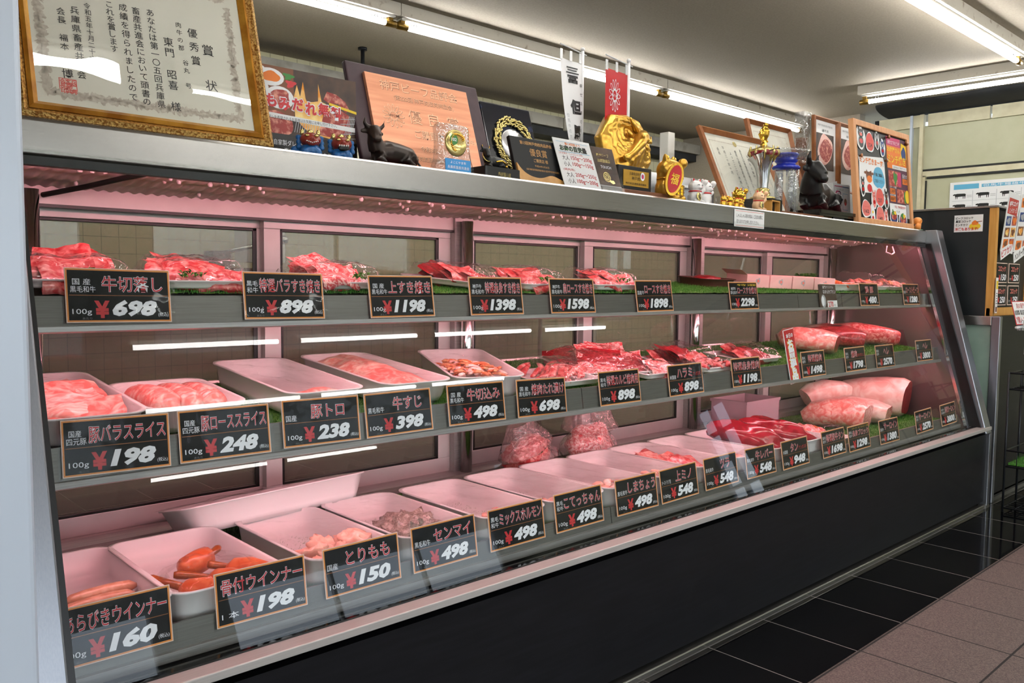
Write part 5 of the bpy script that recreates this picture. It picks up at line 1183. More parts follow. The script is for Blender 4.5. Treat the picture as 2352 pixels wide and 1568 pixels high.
# --- small black bull with a gold cord on a black base
c = thing('bull_statue', 'small glossy black bull with gold cords on a low black base', 'statue', (1.462, 1.685, ZT+0.026), (0, 0, 0.05))
lying_bull(c, 'print_black', 0.082, 0.002)
b = MB(); b.rbox((-0.032, -0.032, -0.026), (0.098, 0.034, 0.002), 0.006, 'black_gasket'); b.text('丹波篠山産', 0.012, -0.021, 0.06, -0.010, 'gold_pale', -0.0325); b.build('base', c)
b = MB(); b.tube([(0.012*math.cos(a)-0.004, 0.006*math.sin(a)-0.005, 0.030+0.013*math.sin(a)) for a in [k*0.4 for k in range(17)]], 0.0016, 'gold_pale', 6)
b.tube([(0.02, -0.017, 0.018), (0.04, -0.02, 0.022), (0.06, -0.019, 0.014)], 0.0024, 'gold', 6); b.ball((0.055, -0.02, 0.008), 0.004, 'gold', 8)
for s in (-1, 1): b.tube([(-0.004+s*0.011, -0.002, 0.049), (-0.004+s*0.0135, -0.002, 0.053), (-0.004+s*0.0125, -0.002, 0.060)], [0.0022, 0.002, 0.0008], 'gold', 6)
b.build('gold_cord', c)
# --- black plaque with a gold wave
c = thing('award_plaque', 'small black plaque with gold writing and a wavy gold strip along its foot', 'plaque', (1.573, 1.68, ZT+0.002), lean(17))
w, h = 0.192, 0.136
b = MB(); b.box((0, 0, 0), (w, 0.012, h), 'card_black'); b.build('board', c, bevel=0.002)
b = MB(); pts = [(0.004, 0.0)]+[(0.004+0.184*k/24, 0.012+0.042*math.exp(-k/3.2)+0.014*math.exp(-((k-17)/4.5)**2)) for k in range(25)]+[(0.188, 0.0)]
b.prism(pts, -0.006, 0.0, 'wood_gold'); b.build('gold_wave', c)
b = MB(); b.text('第13回神戸肉枝肉品評会', 0.036, 0.114, 0.162, 0.125, 'wood_gold', -0.0006, bold=0.01).text('優良賞', 0.068, 0.082, 0.136, 0.105, 'wood_gold', -0.0006).text('ご購買店 様', 0.078, 0.064, 0.134, 0.075, 'wood_gold', -0.0006).text('平成30年5月25日', 0.078, 0.050, 0.134, 0.056, 'wood_gold', -0.0006).text('主催 兵庫県食肉事業協同組合連合会 後援 神戸肉流通推進協議会', 0.042, 0.038, 0.172, 0.044, 'wood_gold', -0.0006)
b.build('lettering', c)
# --- white meat amount sign
c = thing('counter_sign', 'white sign listing meat amounts in red numbers', 'sign', (1.741, 1.662, ZT), lean(21))
w, h = 0.158, 0.158
b = MB(); b.box((0, 0, 0), (w, 0.002, h), 'paper_white'); b.rect(0.012, 0.115, 0.146, 0.1165, 'print_blue', -0.0003); b.rect(0.012, 0.147, 0.146, 0.148, 'print_blue', -0.0003); b.build('sheet', c)
b = MB(); b.text('第1.4回版より', 0.046, 0.138, 0.112, 0.147, 'print_orange', -0.0006, bold=0.02).text('お肉の目安量', 0.02, 0.118, 0.136, 0.138, 'print_black', -0.0006, bold=0.03)
b.text('お肉の目安量', 0.021, 0.1185, 0.136, 0.1375, 'print_green', -0.0004, bold=0.05)
for z, a_, n_ in ((0.090, '大人', '150g～200g'), (0.070, '小人', '100g～150g'), (0.036, '大人', '200g～250g'), (0.016, '小人', '100g～200g')):
    b.text(a_, 0.02, z-0.002, 0.050, z+0.014, 'print_black', -0.0006); b.text(n_, 0.058, z-0.002, 0.148, z+0.014, 'print_red', -0.0006, bold=0.01)
b.text('(すき焼き・しゃぶしゃぶ用)', 0.012, 0.106, 0.112, 0.114, 'print_red', -0.0006).text('(焼肉用)', 0.012, 0.053, 0.060, 0.062, 'print_red', -0.0006); b.build('lettering', c)
b = MB(); b.box((-0.006, -0.004, -0.001), (w+0.004, -0.003, h+0.004), 'glass_plain'); b.build('clear_cover', c)
# --- grey card in a clear stand
c = thing('counter_sign', 'dark grey touch payment card in a clear acrylic stand', 'sign', (1.907, 1.672, ZT), lean(19))
w, h = 0.102, 0.15
b = MB(); b.box((0, 0, 0), (w, 0.002, h), 'print_char'); b.rect(0, 0, w, 0.020, 'print_black', -0.0003); b.rect(0, 0.021, w, 0.024, 'print_grey', -0.0003); b.build('sheet', c)
b = MB(); b.text('神戸ビーフ', 0.018, 0.118, 0.074, 0.130, 'gold_pale', -0.0006).text('指定登録店', 0.018, 0.100, 0.076, 0.111, 'gold_pale', -0.0006).text('TOUCH', 0.026, 0.080, 0.074, 0.089, 'print_white', -0.0006, bold=0.01).text('神戸ビーフ指定登録店', 0.008, 0.006, 0.092, 0.011, 'print_grey', -0.0006); b.build('lettering', c)
b = MB()
for r_ in (0.016, 0.011, 0.006):
    n_ = 24; vs = [(0.044+r_*math.cos(2*PI*k/n_), -0.0006, 0.052+r_*math.sin(2*PI*k/n_)) for k in range(n_)]+[(0.044+(r_-0.002)*math.cos(2*PI*k/n_), -0.0006, 0.052+(r_-0.002)*math.sin(2*PI*k/n_)) for k in range(n_)]
    b.add(vs, [(k, (k+1) % n_, n_+(k+1) % n_, n_+k) for k in range(n_)], 'gold_pale')
b.poly([(0.052, 0.042), (0.072, 0.042), (0.076, 0.034), (0.066, 0.030), (0.056, 0.034)], 'gold_pale', -0.0007); b.build('touch_mark', c)
b = MB(); b.box((-0.006, -0.005, 0), (w+0.006, -0.003, h+0.005), 'glass_plain').box((-0.006, -0.003, 0), (w+0.006, 0.03, 0.002), 'glass_plain'); b.build('acrylic_stand', c)
# --- two little flags on poles
def flag(lab, x, y, wd, hgt, ztop, cloth, body, taper):
    c = thing('table_flag', lab, 'flag', (x, y, ZT), (0, 0, 0), 'little flags on poles')
    b = MB(); b.tube([(0, 0, 0.012), (0, 0, ztop+0.01-ZT)], 0.006, 'stand_white', 10); b.ball((0, 0, ztop+0.013-ZT), 0.008, 'stand_white', 10); b.build('pole', c)
    b = MB(); b.lathe([(0.05, 0), (0.05, 0.008), (0.02, 0.014), (0.009, 0.03)], 'stand_white', 20); b.build('base', c)
    b = MB(); b.tube([(-wd*1.05, 0, ztop+0.012-ZT), (0.02, 0, ztop-0.004-ZT)], 0.0025, 'stand_white', 8); b.build('crossbar', c)
    b = MB(); zt_ = ztop-0.035-ZT
    def F(u, v): return Vector((-0.006-wd*(1-u)*(1-taper*v), 0.012*math.sin(3.2*u+4*v)*taper, zt_-hgt*v+0.004*(1-u)))
    n_, k_ = 10, 24
    b.plate(F, n_, k_, cloth)
    for u in (0.05, 0.5, 0.95): b.box((-0.006-wd*(1-u)-0.006, -0.001, zt_-0.002), (-0.006-wd*(1-u)+0.006, 0.001, zt_+0.032), cloth if cloth == 'paper_white' else 'stand_white')
    b.build('banner', c)
    q = MB(); body(q, lambda u, v, d=0.0012: F(u, v)+Vector((0, -d, 0)), zt_); q.build('lettering', c)
def warp_text(q, F, s_, u0, v0, u1, v1, m, bold=0.0):
    vs, fs, bb = glyphs(s_, bold, 0.0)
    q.add([F(u0+(a-bb[0])/(bb[2]-bb[0])*(u1-u0), v1-(c_-bb[1])/(bb[3]-bb[1])*(v1-v0)) for a, c_ in vs], fs, m)
def wbody(q, F, zt_):
    for s_, v0, v1, u0, u1 in (('兵庫', 0.06, 0.21, 0.3, 0.86), ('但', 0.36, 0.50, 0.35, 0.9), ('馬', 0.60, 0.74, 0.35, 0.9), ('牛', 0.84, 0.96, 0.35, 0.9)):
        if len(s_) == 2:
            warp_text(q, F, '三', u0, v0, u1, v0+0.06, 'print_black', 0.04); warp_text(q, F, '冨', u0+0.05, v0+0.075, u1-0.05, v1, 'print_black', 0.03)
        else: warp_text(q, F, s_, u0, v0, u1, v1, 'print_black', 0.05)
    for k, s_ in enumerate('幸せ兵庫の美味'): warp_text(q, F, s_, 0.86, 0.2+k*0.085, 0.99, 0.235+k*0.085, 'print_black', 0.0)
    for k, s_ in enumerate('但馬牛の故郷兵庫県'): warp_text(q, F, s_, 0.1, 0.5+k*0.05, 0.24, 0.535+k*0.05, 'print_grey', 0.0)
def rbody(q, F, zt_):
    r_ = MB(); crest(r_, 0, 0, 1.0, 'print_white', 0.0)
    q.add([F(0.42+x*0.26, 0.30-z*0.20) for x, y, z in r_.v], r_.f, 'print_white')
    warp_text(q, F, 'W⊙M', 0.28, 0.285, 0.56, 0.32, 'print_white', 0.0)
    vs, fs, bb = glyphs('KOBE', 0.04, 0.0); sp = bb[2]-bb[0]
    q.add([F(0.24+(c_-bb[1])/(bb[3]-bb[1])*0.36, 0.60+(a-bb[0])/sp*0.9) for a, c_ in vs if True], fs, 'print_black')
    for k, s_ in enumerate('世界の舌'): warp_text(q, F, s_, 0.70, 0.60+k*0.1, 0.86, 0.67+k*0.1, 'print_white', 0.0)
flag('tall white pointed flag with bold black writing on a white pole', 2.172, 2.0, 0.105, 0.36, 1.835, 'paper_white', wbody, 0.62)
flag('small red flag with a white flower crest, behind the gold bull plaque', 2.30, 1.90, 0.115, 0.28, 1.802, 'ceramic_red', rbody, 0.0)
# --- big gold plaque with a bull head in relief
c = thing('bull_plaque', 'large gold eight-sided plaque with a bull head in relief', 'plaque', (2.262, 1.84, ZT+0.065), lean(12))
oc = [(-0.145, 0.10), (-0.150, 0.175), (-0.075, 0.262), (0.02, 0.272), (0.095, 0.258), (0.142, 0.165), (0.135, 0.095), (0.04, 0.012), (-0.03, -0.005), (-0.085, 0.01)]
oc = [(x*0.88, z*0.92) for x, z in oc]
b = MB()
def relief(x, z):
    """height of the relief toward the viewer"""
    f = 0.0045*noise.noise(Vector((x*75, z*75, 2)))
    hx, hz = x-0.02, z-0.12
    a = 0.75; lx, lz = hx*math.cos(a)+hz*math.sin(a), -hx*math.sin(a)+hz*math.cos(a)
    f += 0.030*math.exp(-((lx/0.075)**2+(lz/0.040)**2))+0.014*math.exp(-(((lx+0.06)/0.03)**2+(lz/0.025)**2))
    f += 0.010*math.exp(-(((x-0.055)/0.014)**2+((z-0.168)/0.014)**2))
    for k in range(3):
        d = z-(0.20+0.016*k-0.25*(x+0.03)**2*6-0.1*x); f += 0.012*math.exp(-(d/0.006)**2)*(1 if -0.125 < x < 0.02 else 0.15)
    if x > 0.03 and z < 0.12: f += 0.004*math.sin((x*0.9+z*0.4)*480)*min(1, (x-0.03)*30)
    return f
N = 60; vs = []; idx = {}; fs = []
def inside(x, z):
    s_ = False; j = len(oc)-1
    for i in range(len(oc)):
        if (oc[i][1] > z) != (oc[j][1] > z) and x < (oc[j][0]-oc[i][0])*(z-oc[i][1])/(oc[j][1]-oc[i][1])+oc[i][0]: s_ = not s_
        j = i
    return s_
cc = (0.0, 0.135); rings = []
for j in range(1, 41):
    f_ = j/40; row = []
    for i in range(len(oc)):
        p, q_ = oc[i], oc[(i+1) % len(oc)]
        for k in range(9):
            x = cc[0]+((p[0]+(q_[0]-p[0])*k/9)-cc[0])*f_; z = cc[1]+((p[1]+(q_[1]-p[1])*k/9)-cc[1])*f_
            row.append(Vector((x, -0.016*(1-f_**6)-relief(x, z)*min(1, (1-f_)*8), z)))
    rings.append(row)
rings.append([Vector((p.x*1.01, 0.03, cc[1]+(p.z-cc[1])*1.01)) for p in rings[-1]])
b.loft(rings, 'gold_satin', caps=True); b.build('plaque', c)
b = MB(); b.tube([(0.052, -0.03, 0.178), (0.03, -0.042, 0.155), (0.0, -0.05, 0.125), (-0.04, -0.046, 0.092), (-0.062, -0.038, 0.078)], [0.020, 0.030, 0.025, 0.018, 0.017], 'gold_satin', 14, flat=0.7); b.ball((-0.064, -0.042, 0.076), (0.018, 0.014, 0.014), 'gold_satin'); b.ball((0.002, -0.072, 0.148), (0.010, 0.007, 0.007), 'gold_satin', 8); b.ball((0.03, -0.068, 0.14), (0.010, 0.007, 0.007), 'gold_satin', 8)
b.fuse('bull_head', c, 0.004, 3)
b = MB()
for s in (-1, 1):
    b = MB(); b.tube([(0.045+s*0.018, -0.03, 0.168-s*0.012), (0.045+s*0.042, -0.035, 0.180-s*0.03), (0.045+s*0.05, -0.034, 0.198-s*0.028)], [0.010, 0.008, 0.003], 'gold_satin', 8); b.build('horn', c)
    b = MB(); b.ball((0.03+s*0.042, -0.03, 0.150-s*0.02), (0.018, 0.006, 0.009), 'gold_satin', 10, R=Matrix.Rotation(0.6, 3, 'Y')); b.build('ear', c)

b = MB(); b.prism([(-0.05, -0.062), (0.06, -0.062), (0.05, 0.02), (-0.04, 0.02)], -0.005, 0.05, 'wood_brown'); b.build('easel', c)
# --- black framed gold plate on a wooden stand
c = thing('name_plate_stand', 'small black frame with a gold plate on a red-brown wooden block', 'name plate', (2.02, 1.69, ZT), (0, 0, 0))
b = MB(); b.rbox((-0.005, 0, 0), (0.255, 0.06, 0.022), 0.006, 'wood_brown'); b.build('wood_block', c, bevel=0.002)
b = MB(); b.prism([(0, 0.023), (0.165, 0.023), (0.165, 0.097), (0, 0.097)], 0.012, 0.026, 'black_gasket'); b.build('frame', c, bevel=0.002)
b = MB(); b.box((0.022, 0.0095, 0.034), (0.148, 0.0115, 0.084), 'gold_satin'); b.build('gold_plate', c)
b = MB(); b.text('兵庫県但馬牛', 0.05, 0.068, 0.108, 0.078, 'print_black', 0.009).text('神戸肉', 0.062, 0.053, 0.102, 0.065, 'print_black', 0.009).text('神戸肉流通推進協議会', 0.032, 0.039, 0.136, 0.046, 'print_black', 0.009); b.build('lettering', c)
b = MB(); b.ell(0.116, 0.068, 0.011, 0.013, 'print_white', 0.0088); b.ell(0.116, 0.068, 0.006, 0.0075, 'print_magenta', 0.0085); b.build('badge', c)
# --- beckoning cats
def cat(lab, name, x, y, s, m, rz=0.0, z=ZT, trim='ceramic_red', arm=1, coin=True, group='beckoning cats', eye='print_black', inner='ceramic_red'):
    c = thing('beckoning_cat', lab, 'cat figurine', (x, y, z), (0, 0, rz), group)
    b = MB(); b.ball((0, 0, 0.26*s), (0.30*s, 0.27*s, 0.30*s), m, 18); b.ball((0, -0.02*s, 0.66*s), (0.30*s, 0.26*s, 0.25*s), m, 18); b.tube([(0, 0, 0.38*s), (0, 0, 0.55*s)], 0.24*s, m, 14)
    for q in (-1, 1):
        b.tube([(q*0.17*s, -0.03*s, 0.80*s), (q*0.21*s, -0.02*s, 0.93*s), (q*0.225*s, -0.02*s, 0.99*s)], [0.10*s, 0.06*s, 0.015*s], m, 10, flat=0.6)
        b.ball((q*0.17*s, -0.22*s, 0.07*s), (0.10*s, 0.13*s, 0.075*s), m, 12)
    b.ball((0, -0.26*s, 0.60*s), (0.10*s, 0.07*s, 0.07*s), m, 10)
    b.tube([(arm*0.24*s, -0.05*s, 0.42*s), (arm*0.36*s, -0.14*s, 0.55*s), (arm*0.37*s, -0.16*s, 0.78*s)], [0.10*s, 0.09*s, 0.085*s], m, 12); b.ball((arm*0.37*s, -0.18*s, 0.84*s), (0.11*s, 0.11*s, 0.11*s), m, 12)
    b.fuse('body', c, 0.03*s if s < 0.1 else 0.0035, 3)
    b = MB()
    for q in (-1, 1): b.add([(q*0.13*s, -0.105*s, 0.86*s), (q*0.25*s, -0.085*s, 0.84*s), (q*0.215*s, -0.07*s, 0.965*s)], [(0, 1, 2)], inner); b.ball((q*0.19*s, -0.085*s, 0.89*s), (0.045*s, 0.012*s, 0.06*s), inner, 8)
    b.build('inner_ear', c)
    b = MB(); b.tube([(0.25*s*math.cos(a), 0.22*s*math.sin(a)-0.01*s, 0.475*s) for a in [2*PI*k/24 for k in range(25)]], 0.026*s, trim, 8, caps=False); b.build('collar', c)
    b = MB()
    for q in (-1, 1): b.tube([(q*0.05*s, -0.275*s, 0.69*s), (q*0.10*s, -0.268*s, 0.715*s), (q*0.155*s, -0.245*s, 0.69*s)], 0.011*s, eye, 6)
    b.ball((0, -0.332*s, 0.625*s), (0.022*s, 0.015*s, 0.015*s), trim, 8); b.tube([(-0.05*s, -0.31*s, 0.565*s), (-0.02*s, -0.335*s, 0.555*s), (0, -0.335*s, 0.575*s), (0.02*s, -0.335*s, 0.555*s), (0.05*s, -0.31*s, 0.565*s)], 0.007*s, eye, 6); b.build('face', c)
    if coin:
        b = MB(); M = Matrix.Translation((-arm*0.12*s, -0.29*s, 0.26*s)) @ Matrix.Rotation(PI/2-0.1, 4, 'X')
        b.lathe([(0, -0.02*s), (0.13*s, -0.02*s), (0.15*s, 0.0), (0.13*s, 0.02*s), (0, 0.025*s)], 'gold_pale' if m != 'gold' else 'gold_satin', 20, M=M @ Matrix.Diagonal((0.85, 1.15, 1, 1))); b.build('coin', c)
        b = MB(); b.text('福', -arm*0.12*s-0.08*s, 0.17*s, -arm*0.12*s+0.08*s, 0.35*s, 'print_black', -0.325*s, bold=0.01); b.build('coin_mark', c)
    return c
c = cat('large gold beckoning cat holding a red plate, right of the gold plaque', 'c', 2.29, 1.715, 0.158, 'gold_satin', 0.25, coin=False, arm=1, trim='gold', inner='gold', eye='wood_brown')
PM = Matrix.Translation((-0.050, -0.042, 0.068)) @ Matrix.Rotation(-0.75, 4, 'Z') @ Matrix.Rotation(0.25, 4, 'Y')
b = MB(); b.prism([(0.030*math.cos(a), 0.055*math.sin(a)) for a in [2*PI*k/24 for k in range(24)]], -0.005, 0.005, 'gold', M=PM); b.build('plate_rim', c)
b = MB(); b.prism([(0.022*math.cos(a), 0.046*math.sin(a)) for a in [2*PI*k/24 for k in range(24)]], -0.007, 0.0, 'ceramic_red', M=PM); b.text('福', -0.014, -0.018, 0.014, 0.018, 'gold', -0.0076, bold=0.02, M=PM); b.build('red_plate', c)
b = MB(); b.poly([(-0.03, 0.018), (0.03, 0.018), (0.034, 0.055), (-0.034, 0.055)], 'gold', -0.0455)
for k in range(4): b.box((-0.032, -0.0475, 0.02+k*0.01), (0.032, -0.044, 0.0225+k*0.01), 'gold')
for q in (-1, 1): b.box((q*0.014-0.0015, -0.048, 0.02), (q*0.014+0.0015, -0.044, 0.055), 'gold')
b.build('apron_relief', c)
cat('white beckoning cat with a round black mark, in front of another white one', 'c', 2.41, 1.69, 0.09, 'ceramic_white', -0.05)
cat('white beckoning cat with a raised right paw, behind the other white one', 'c', 2.53, 1.735, 0.102, 'ceramic_white', 0.2, coin=False)
cat('small shiny gold beckoning cat, between the white cats and the trophy', 'c', 2.70, 1.705, 0.086, 'gold', 0.1)
cat('peach coloured beckoning cat before the trophy base', 'c', 2.79, 1.675, 0.08, 'ceramic_peach', -0.05)
for k, (x, y, s) in enumerate(((2.555, 1.672, 0.034), (2.595, 1.672, 0.034), (2.63, 1.668, 0.030), (2.66, 1.668, 0.026))):
    cat('tiny gold beckoning cat at the feet of the larger ones, %s from left' % ['first', 'second', 'third', 'fourth'][k], 'c', x, y, s*1.25, 'gold', 0.1, coin=False)
c = thing('glass_cup', 'small clear cup behind the tiny gold cats', 'cup', (2.62, 1.72, ZT)); b = MB(); b.lathe([(0.022, 0), (0.025, 0.045), (0.023, 0.045), (0.020, 0.004), (0, 0.004)], 'glass_plain', 20, caps=False); b.build('cup', c)
# --- framed certificates leaning behind the cats
def framed(lab, x, y, z, w, h, ln, m, t=0.022, lines=True, group='wooden framed certificates'):
    c = thing('framed_certificate', lab, 'certificate', (x, y, z), lean(ln), group)
    b = MB(); frame_bars(b, w, h, t, 0.014, m); b.build('frame', c)
    b = MB(); b.box((0.01, 0.003, 0.01), (w-0.01, 0.01, h-0.01), 'wood_brown'); b.build('backing', c)
    b = MB(); b.rect(t*0.9, t*0.9, w-t*0.9, h-t*0.9, 'ivory_paper', 0.0018)
    for x0, z0, x1, z1 in ((0.05, 0.05, w-0.05, 0.054), (0.05, h-0.054, w-0.05, h-0.05), (0.05, 0.05, 0.054, h-0.05), (w-0.054, 0.05, w-0.05, h-0.05)): b.rect(x0, z0, x1, z1, 'ornament', 0.0015)
    b.build('paper', c)
    if lines:
        b = MB(); r_ = random.Random(int(x*100))
        cols = ['表彰状', '精肉の部', '神戸牛の東門 様', 'あなたは本会の共進会において', '優秀な成績を収められました', 'よってここに表彰します', '平成三十年十月', '会長']
        for k, s_ in enumerate(cols): b.vtext(s_, w-0.085-k*(w-0.17)/7.2, h-0.07-0.01*(k % 3), 0.016 if k else 0.024, (h-0.15)/max(12, len(s_)+1) if k else 0.036, 'ink', 0.0014)
        b.rect(0.075, 0.062, 0.105, 0.09, 'seal_red', 0.0015); b.ell(w/2, h-0.05, 0.014, 0.012, 'gold_pale', 0.0013); b.build('lettering', c)
    b = MB(); b.box((t*0.8, 0.0002, t*0.8), (w-t*0.8, 0.0009, h-t*0.8), 'glass_wavy'); b.build('glass', c)
    return c
framed('wooden framed certificate leaning behind the white cats', 2.765, 1.785, ZT+0.004, 0.47, 0.372, 24, 'wood_frame')
framed('wooden framed certificate behind the trophies, its glass glaring white', 3.29, 1.93, ZT+0.004, 0.385, 0.475, 15, 'wood_frame', lines=False)
def photo(lab, x, y, z, w, h):
    c = thing('framed_photo', lab, 'framed photo', (x, y, z), lean(2), 'framed photos of marbled beef')
    b = MB(); frame_bars(b, w, h, 0.016, 0.012, 'wood_frame'); b.build('frame', c)
    b = MB(); b.box((0.008, 0.003, 0.008), (w-0.008, 0.01, h-0.008), 'paper_white'); b.rect(0.036, 0.10, w-0.036, h-0.075, 'print_char', 0.002)
    b.poly([(w*(0.5+0.30*math.cos(a)*(1+0.15*math.sin(2*a))), h*(0.565+0.21*math.sin(a)*(1+0.1*math.cos(3*a)))) for a in [2*PI*k/28 for k in range(28)]], 'fat', 0.0014)
    b.poly([(w*(0.52+0.22*math.cos(a)*(1+0.2*math.sin(2*a+1))), h*(0.555+0.16*math.sin(a))) for a in [2*PI*k/28 for k in range(28)]], 'print_meat', 0.0010); b.build('picture', c)
    b = MB(); b.text('神戸肉枝肉共励会', 0.05, h-0.042, w-0.05, h-0.032, 'ink_grey', 0.0012).text('優秀賞', 0.09, h-0.066, w-0.09, h-0.054, 'ink', 0.0012); b.build('lettering', c)
photo('wooden framed photo of a marbled beef cut, left of two side by side', 3.735, 1.955, 1.50, 0.245, 0.345)
photo('wooden framed photo of marbled beef, right of two, half hidden by the pine board', 3.985, 1.955, 1.50, 0.245, 0.345)
c = thing('document_box', 'white document box holding papers behind the black bull', 'box', (3.70, 1.93, ZT)); b = MB(); b.box((0, 0, 0), (0.54, 0.14, 0.183), 'paper_white'); b.build('box', c, bevel=0.003)
for k, (x, h, lab) in enumerate(((3.72, 0.155, 'brown kraft envelope, nearest in the paper stand'), (3.80, 0.17, 'cream leaflet, second in the paper stand'), (3.88, 0.21, 'tall white sheet, farthest in the paper stand'))):
    b = MB(); b.box((0, 0, 0), (0.15, 0.004, h), ['wood_tan', 'trim_cream', 'paper_white'][k]); o = b.build('paper_sheet'); o.location = (x-0.05, 1.885+k*0.012, ZT); o.rotation_euler = (-0.08, -0.10*k, 0.1); tag(o, lab, 'paper')
# posts of the rear rack
for lab, x, y, h, m2 in (('white square post rising behind the gold cat', 2.795, 2.10, 0.34, None), ('clear topped post with a dark lower half, left of the framed photos', 3.71, 2.0, 0.54, 'print_brown')):
    c = thing('rack_post', lab, 'post', (x, y, ZT)); b = MB()
    if m2: b.box((-0.03, -0.012, 0), (0.012, 0.02, 0.42), m2); b.build('lower_post', c); b = MB(); b.rbox((-0.032, -0.02, 0.30), (0.036, 0.03, h), 0.006, 'crystal'); b.build('clear_cap', c)
    else: b.rbox((-0.022, -0.022, 0), (0.022, 0.022, h), 0.003, 'white_paint'); b.build('post', c)
c = thing('paper_roll', 'white wrapping roll and counter machine behind the cats', 'machine', (2.68, 1.92, ZT)); b = MB(); b.rbox((-0.17, -0.05, 0), (0.12, 0.10, 0.085), 0.01, 'print_grey'); b.build('body', c)
b = MB(); b.tube([(-0.2, 0.06, 0.12), (0.16, 0.06, 0.12)], 0.028, 'paper_white', 18); b.build('roll', c)
b = MB(); b.rbox((-0.19, -0.06, 0.085), (-0.02, -0.02, 0.094), 0.004, 'paper_white'); b.build('tablet', c)
# --- trophies
c = thing('trophy', 'gold and silver cup trophy with a red banded bowl and an eagle on top', 'trophy', (2.945, 1.75, ZT))
b = MB(); b.box((-0.062, -0.05, 0), (0.062, 0.05, 0.060), 'black_gloss'); b.build('plinth', c, bevel=0.003)
b = MB(); b.box((-0.018, -0.0515, 0.012), (0.045, -0.0495, 0.05), 'gold_pale'); b.box((-0.012, -0.0525, 0.018), (0.039, -0.0505, 0.044), 'black_gasket'); b.build('plate', c)
b = MB(); b.lathe([(0.05, 0.06), (0.048, 0.068), (0.026, 0.074), (0.03, 0.082), (0.024, 0.090), (0.027, 0.098), (0.02, 0.104)], 'gold_pale', 28); b.build('foot', c)
b = MB()
def flare(u, v):
    a = u*2*PI; r_ = 0.019+0.012*v+0.030*v**4; top = 0.02*math.sin(a+2.6)*v**2
    return Vector((r_*math.cos(a)*(1.0+0.0*v), r_*math.sin(a), 0.10+0.135*v+top))
b.plate(flare, 32, 14, 'chrome'); b.build('stem', c)
b = MB(); b.lathe([(0.012, 0.20), (0.03, 0.205), (0.052, 0.228), (0.055, 0.242)], 'gold_pale', 28, caps=False); b.lathe([(0.057, 0.242), (0.058, 0.248), (0.054, 0.250), (0.02, 0.262), (0.008, 0.27)], 'gold_pale', 28, caps=False); b.build('bowl', c)
b = MB(); b.lathe([(0.0535, 0.226), (0.0575, 0.240), (0.0535, 0.246)], 'cap_red', 28, caps=False)
for k in range(8): b.ball((0.05*math.cos(k*PI/4), 0.05*math.sin(k*PI/4), 0.236), (0.012, 0.012, 0.013), 'cap_red', 8)
b.build('red_band', c)
b = MB()
for k in range(10):
    a = 2*PI*k/10; b.tube([(0.035*math.cos(a), 0.035*math.sin(a), 0.208), (0.058*math.cos(a), 0.058*math.sin(a), 0.236), (0.052*math.cos(a), 0.052*math.sin(a), 0.262)], [0.005, 0.006, 0.003], 'gold_pale', 6)
b.build('petals', c)
b = MB(); b.tube([(0, 0, 0.266), (0, 0, 0.285), (0.002, 0, 0.305), (0.002, 0, 0.325), (-0.001, -0.003, 0.34)], [0.014, 0.008, 0.017, 0.020, 0.009], 'gold', 12)
b.ball((-0.001, -0.006, 0.345), (0.009, 0.011, 0.009), 'gold', 10)
for s in (-1, 1): b.tube([(s*0.014, 0.0, 0.33), (s*0.021, 0.003, 0.31), (s*0.012, 0.006, 0.285)], [0.010, 0.012, 0.003], 'gold', 8, flat=0.5); b.tube([(s*0.008, 0, 0.30), (s*0.018, -0.004, 0.282), (s*0.026, -0.004, 0.286)], [0.005, 0.004, 0.002], 'gold', 6)
b.fuse('eagle', c, 0.0022, 2)
c = thing('trophy', 'tall crystal column trophy with a cobalt blue collar and clear bowl', 'trophy', (3.09, 1.735, ZT))
b = MB(); b.rbox((-0.06, -0.05, 0), (0.06, 0.05, 0.012), 0.004, 'crystal'); b.build('base', c)
for k, (x, y, h) in enumerate(((-0.052, 0.0, 0.165), (-0.018, -0.03, 0.185), (0.018, -0.03, 0.185), (0.052, 0.0, 0.165), (0.0, 0.03, 0.185))):
    b = MB(); b.lathe([(0.017, 0.012), (0.017, h), (0.012, h+0.003)], 'crystal', 8, M=Matrix.Translation((x, y, 0))); b.build('column', c)
b = MB(); b.lathe([(0.0, 0.186), (0.052, 0.188), (0.056, 0.195), (0.050, 0.202), (0.040, 0.204), (0.036, 0.212), (0.042, 0.217), (0.046, 0.223), (0.040, 0.230), (0.045, 0.237), (0.05, 0.244), (0.048, 0.25), (0, 0.251)], 'glass_blue', 28); b.build('blue_collar', c)
b = MB(); b.lathe([(0.045, 0.222), (0.072, 0.228), (0.086, 0.252), (0.088, 0.262), (0.085, 0.262), (0.078, 0.248), (0.045, 0.236)], 'crystal', 32, caps=False); b.build('bowl', c)
c = thing('wooden_box', 'small open wooden box with a dark inside, before the crystal trophy', 'box', (2.87, 1.665, ZT), (0, 0, 0.1)); b = MB()
for a0, a1 in (((0, 0, 0), (0.074, 0.04, 0.005)), ((0, 0, 0.043), (0.074, 0.04, 0.048)), ((0, 0, 0), (0.005, 0.04, 0.048)), ((0.069, 0, 0), (0.074, 0.04, 0.048)), ((0, 0.036, 0), (0.074, 0.04, 0.048))): b.box(a0, a1, 'wood_tan')
b.build('box', c)
b = MB(); b.box((0.005, 0.02, 0.005), (0.069, 0.036, 0.043), 'black_gasket'); b.text('守', 0.024, 0.014, 0.05, 0.036, 'gold_pale', 0.019); b.build('inside', c)
c = thing('bull_statue', 'tiny black bull figurine at the foot of the crystal trophy', 'statue', (3.01, 1.662, ZT), (0, 0, 0.1)); lying_bull(c, 'black_bronze', 0.045, 0.0016)
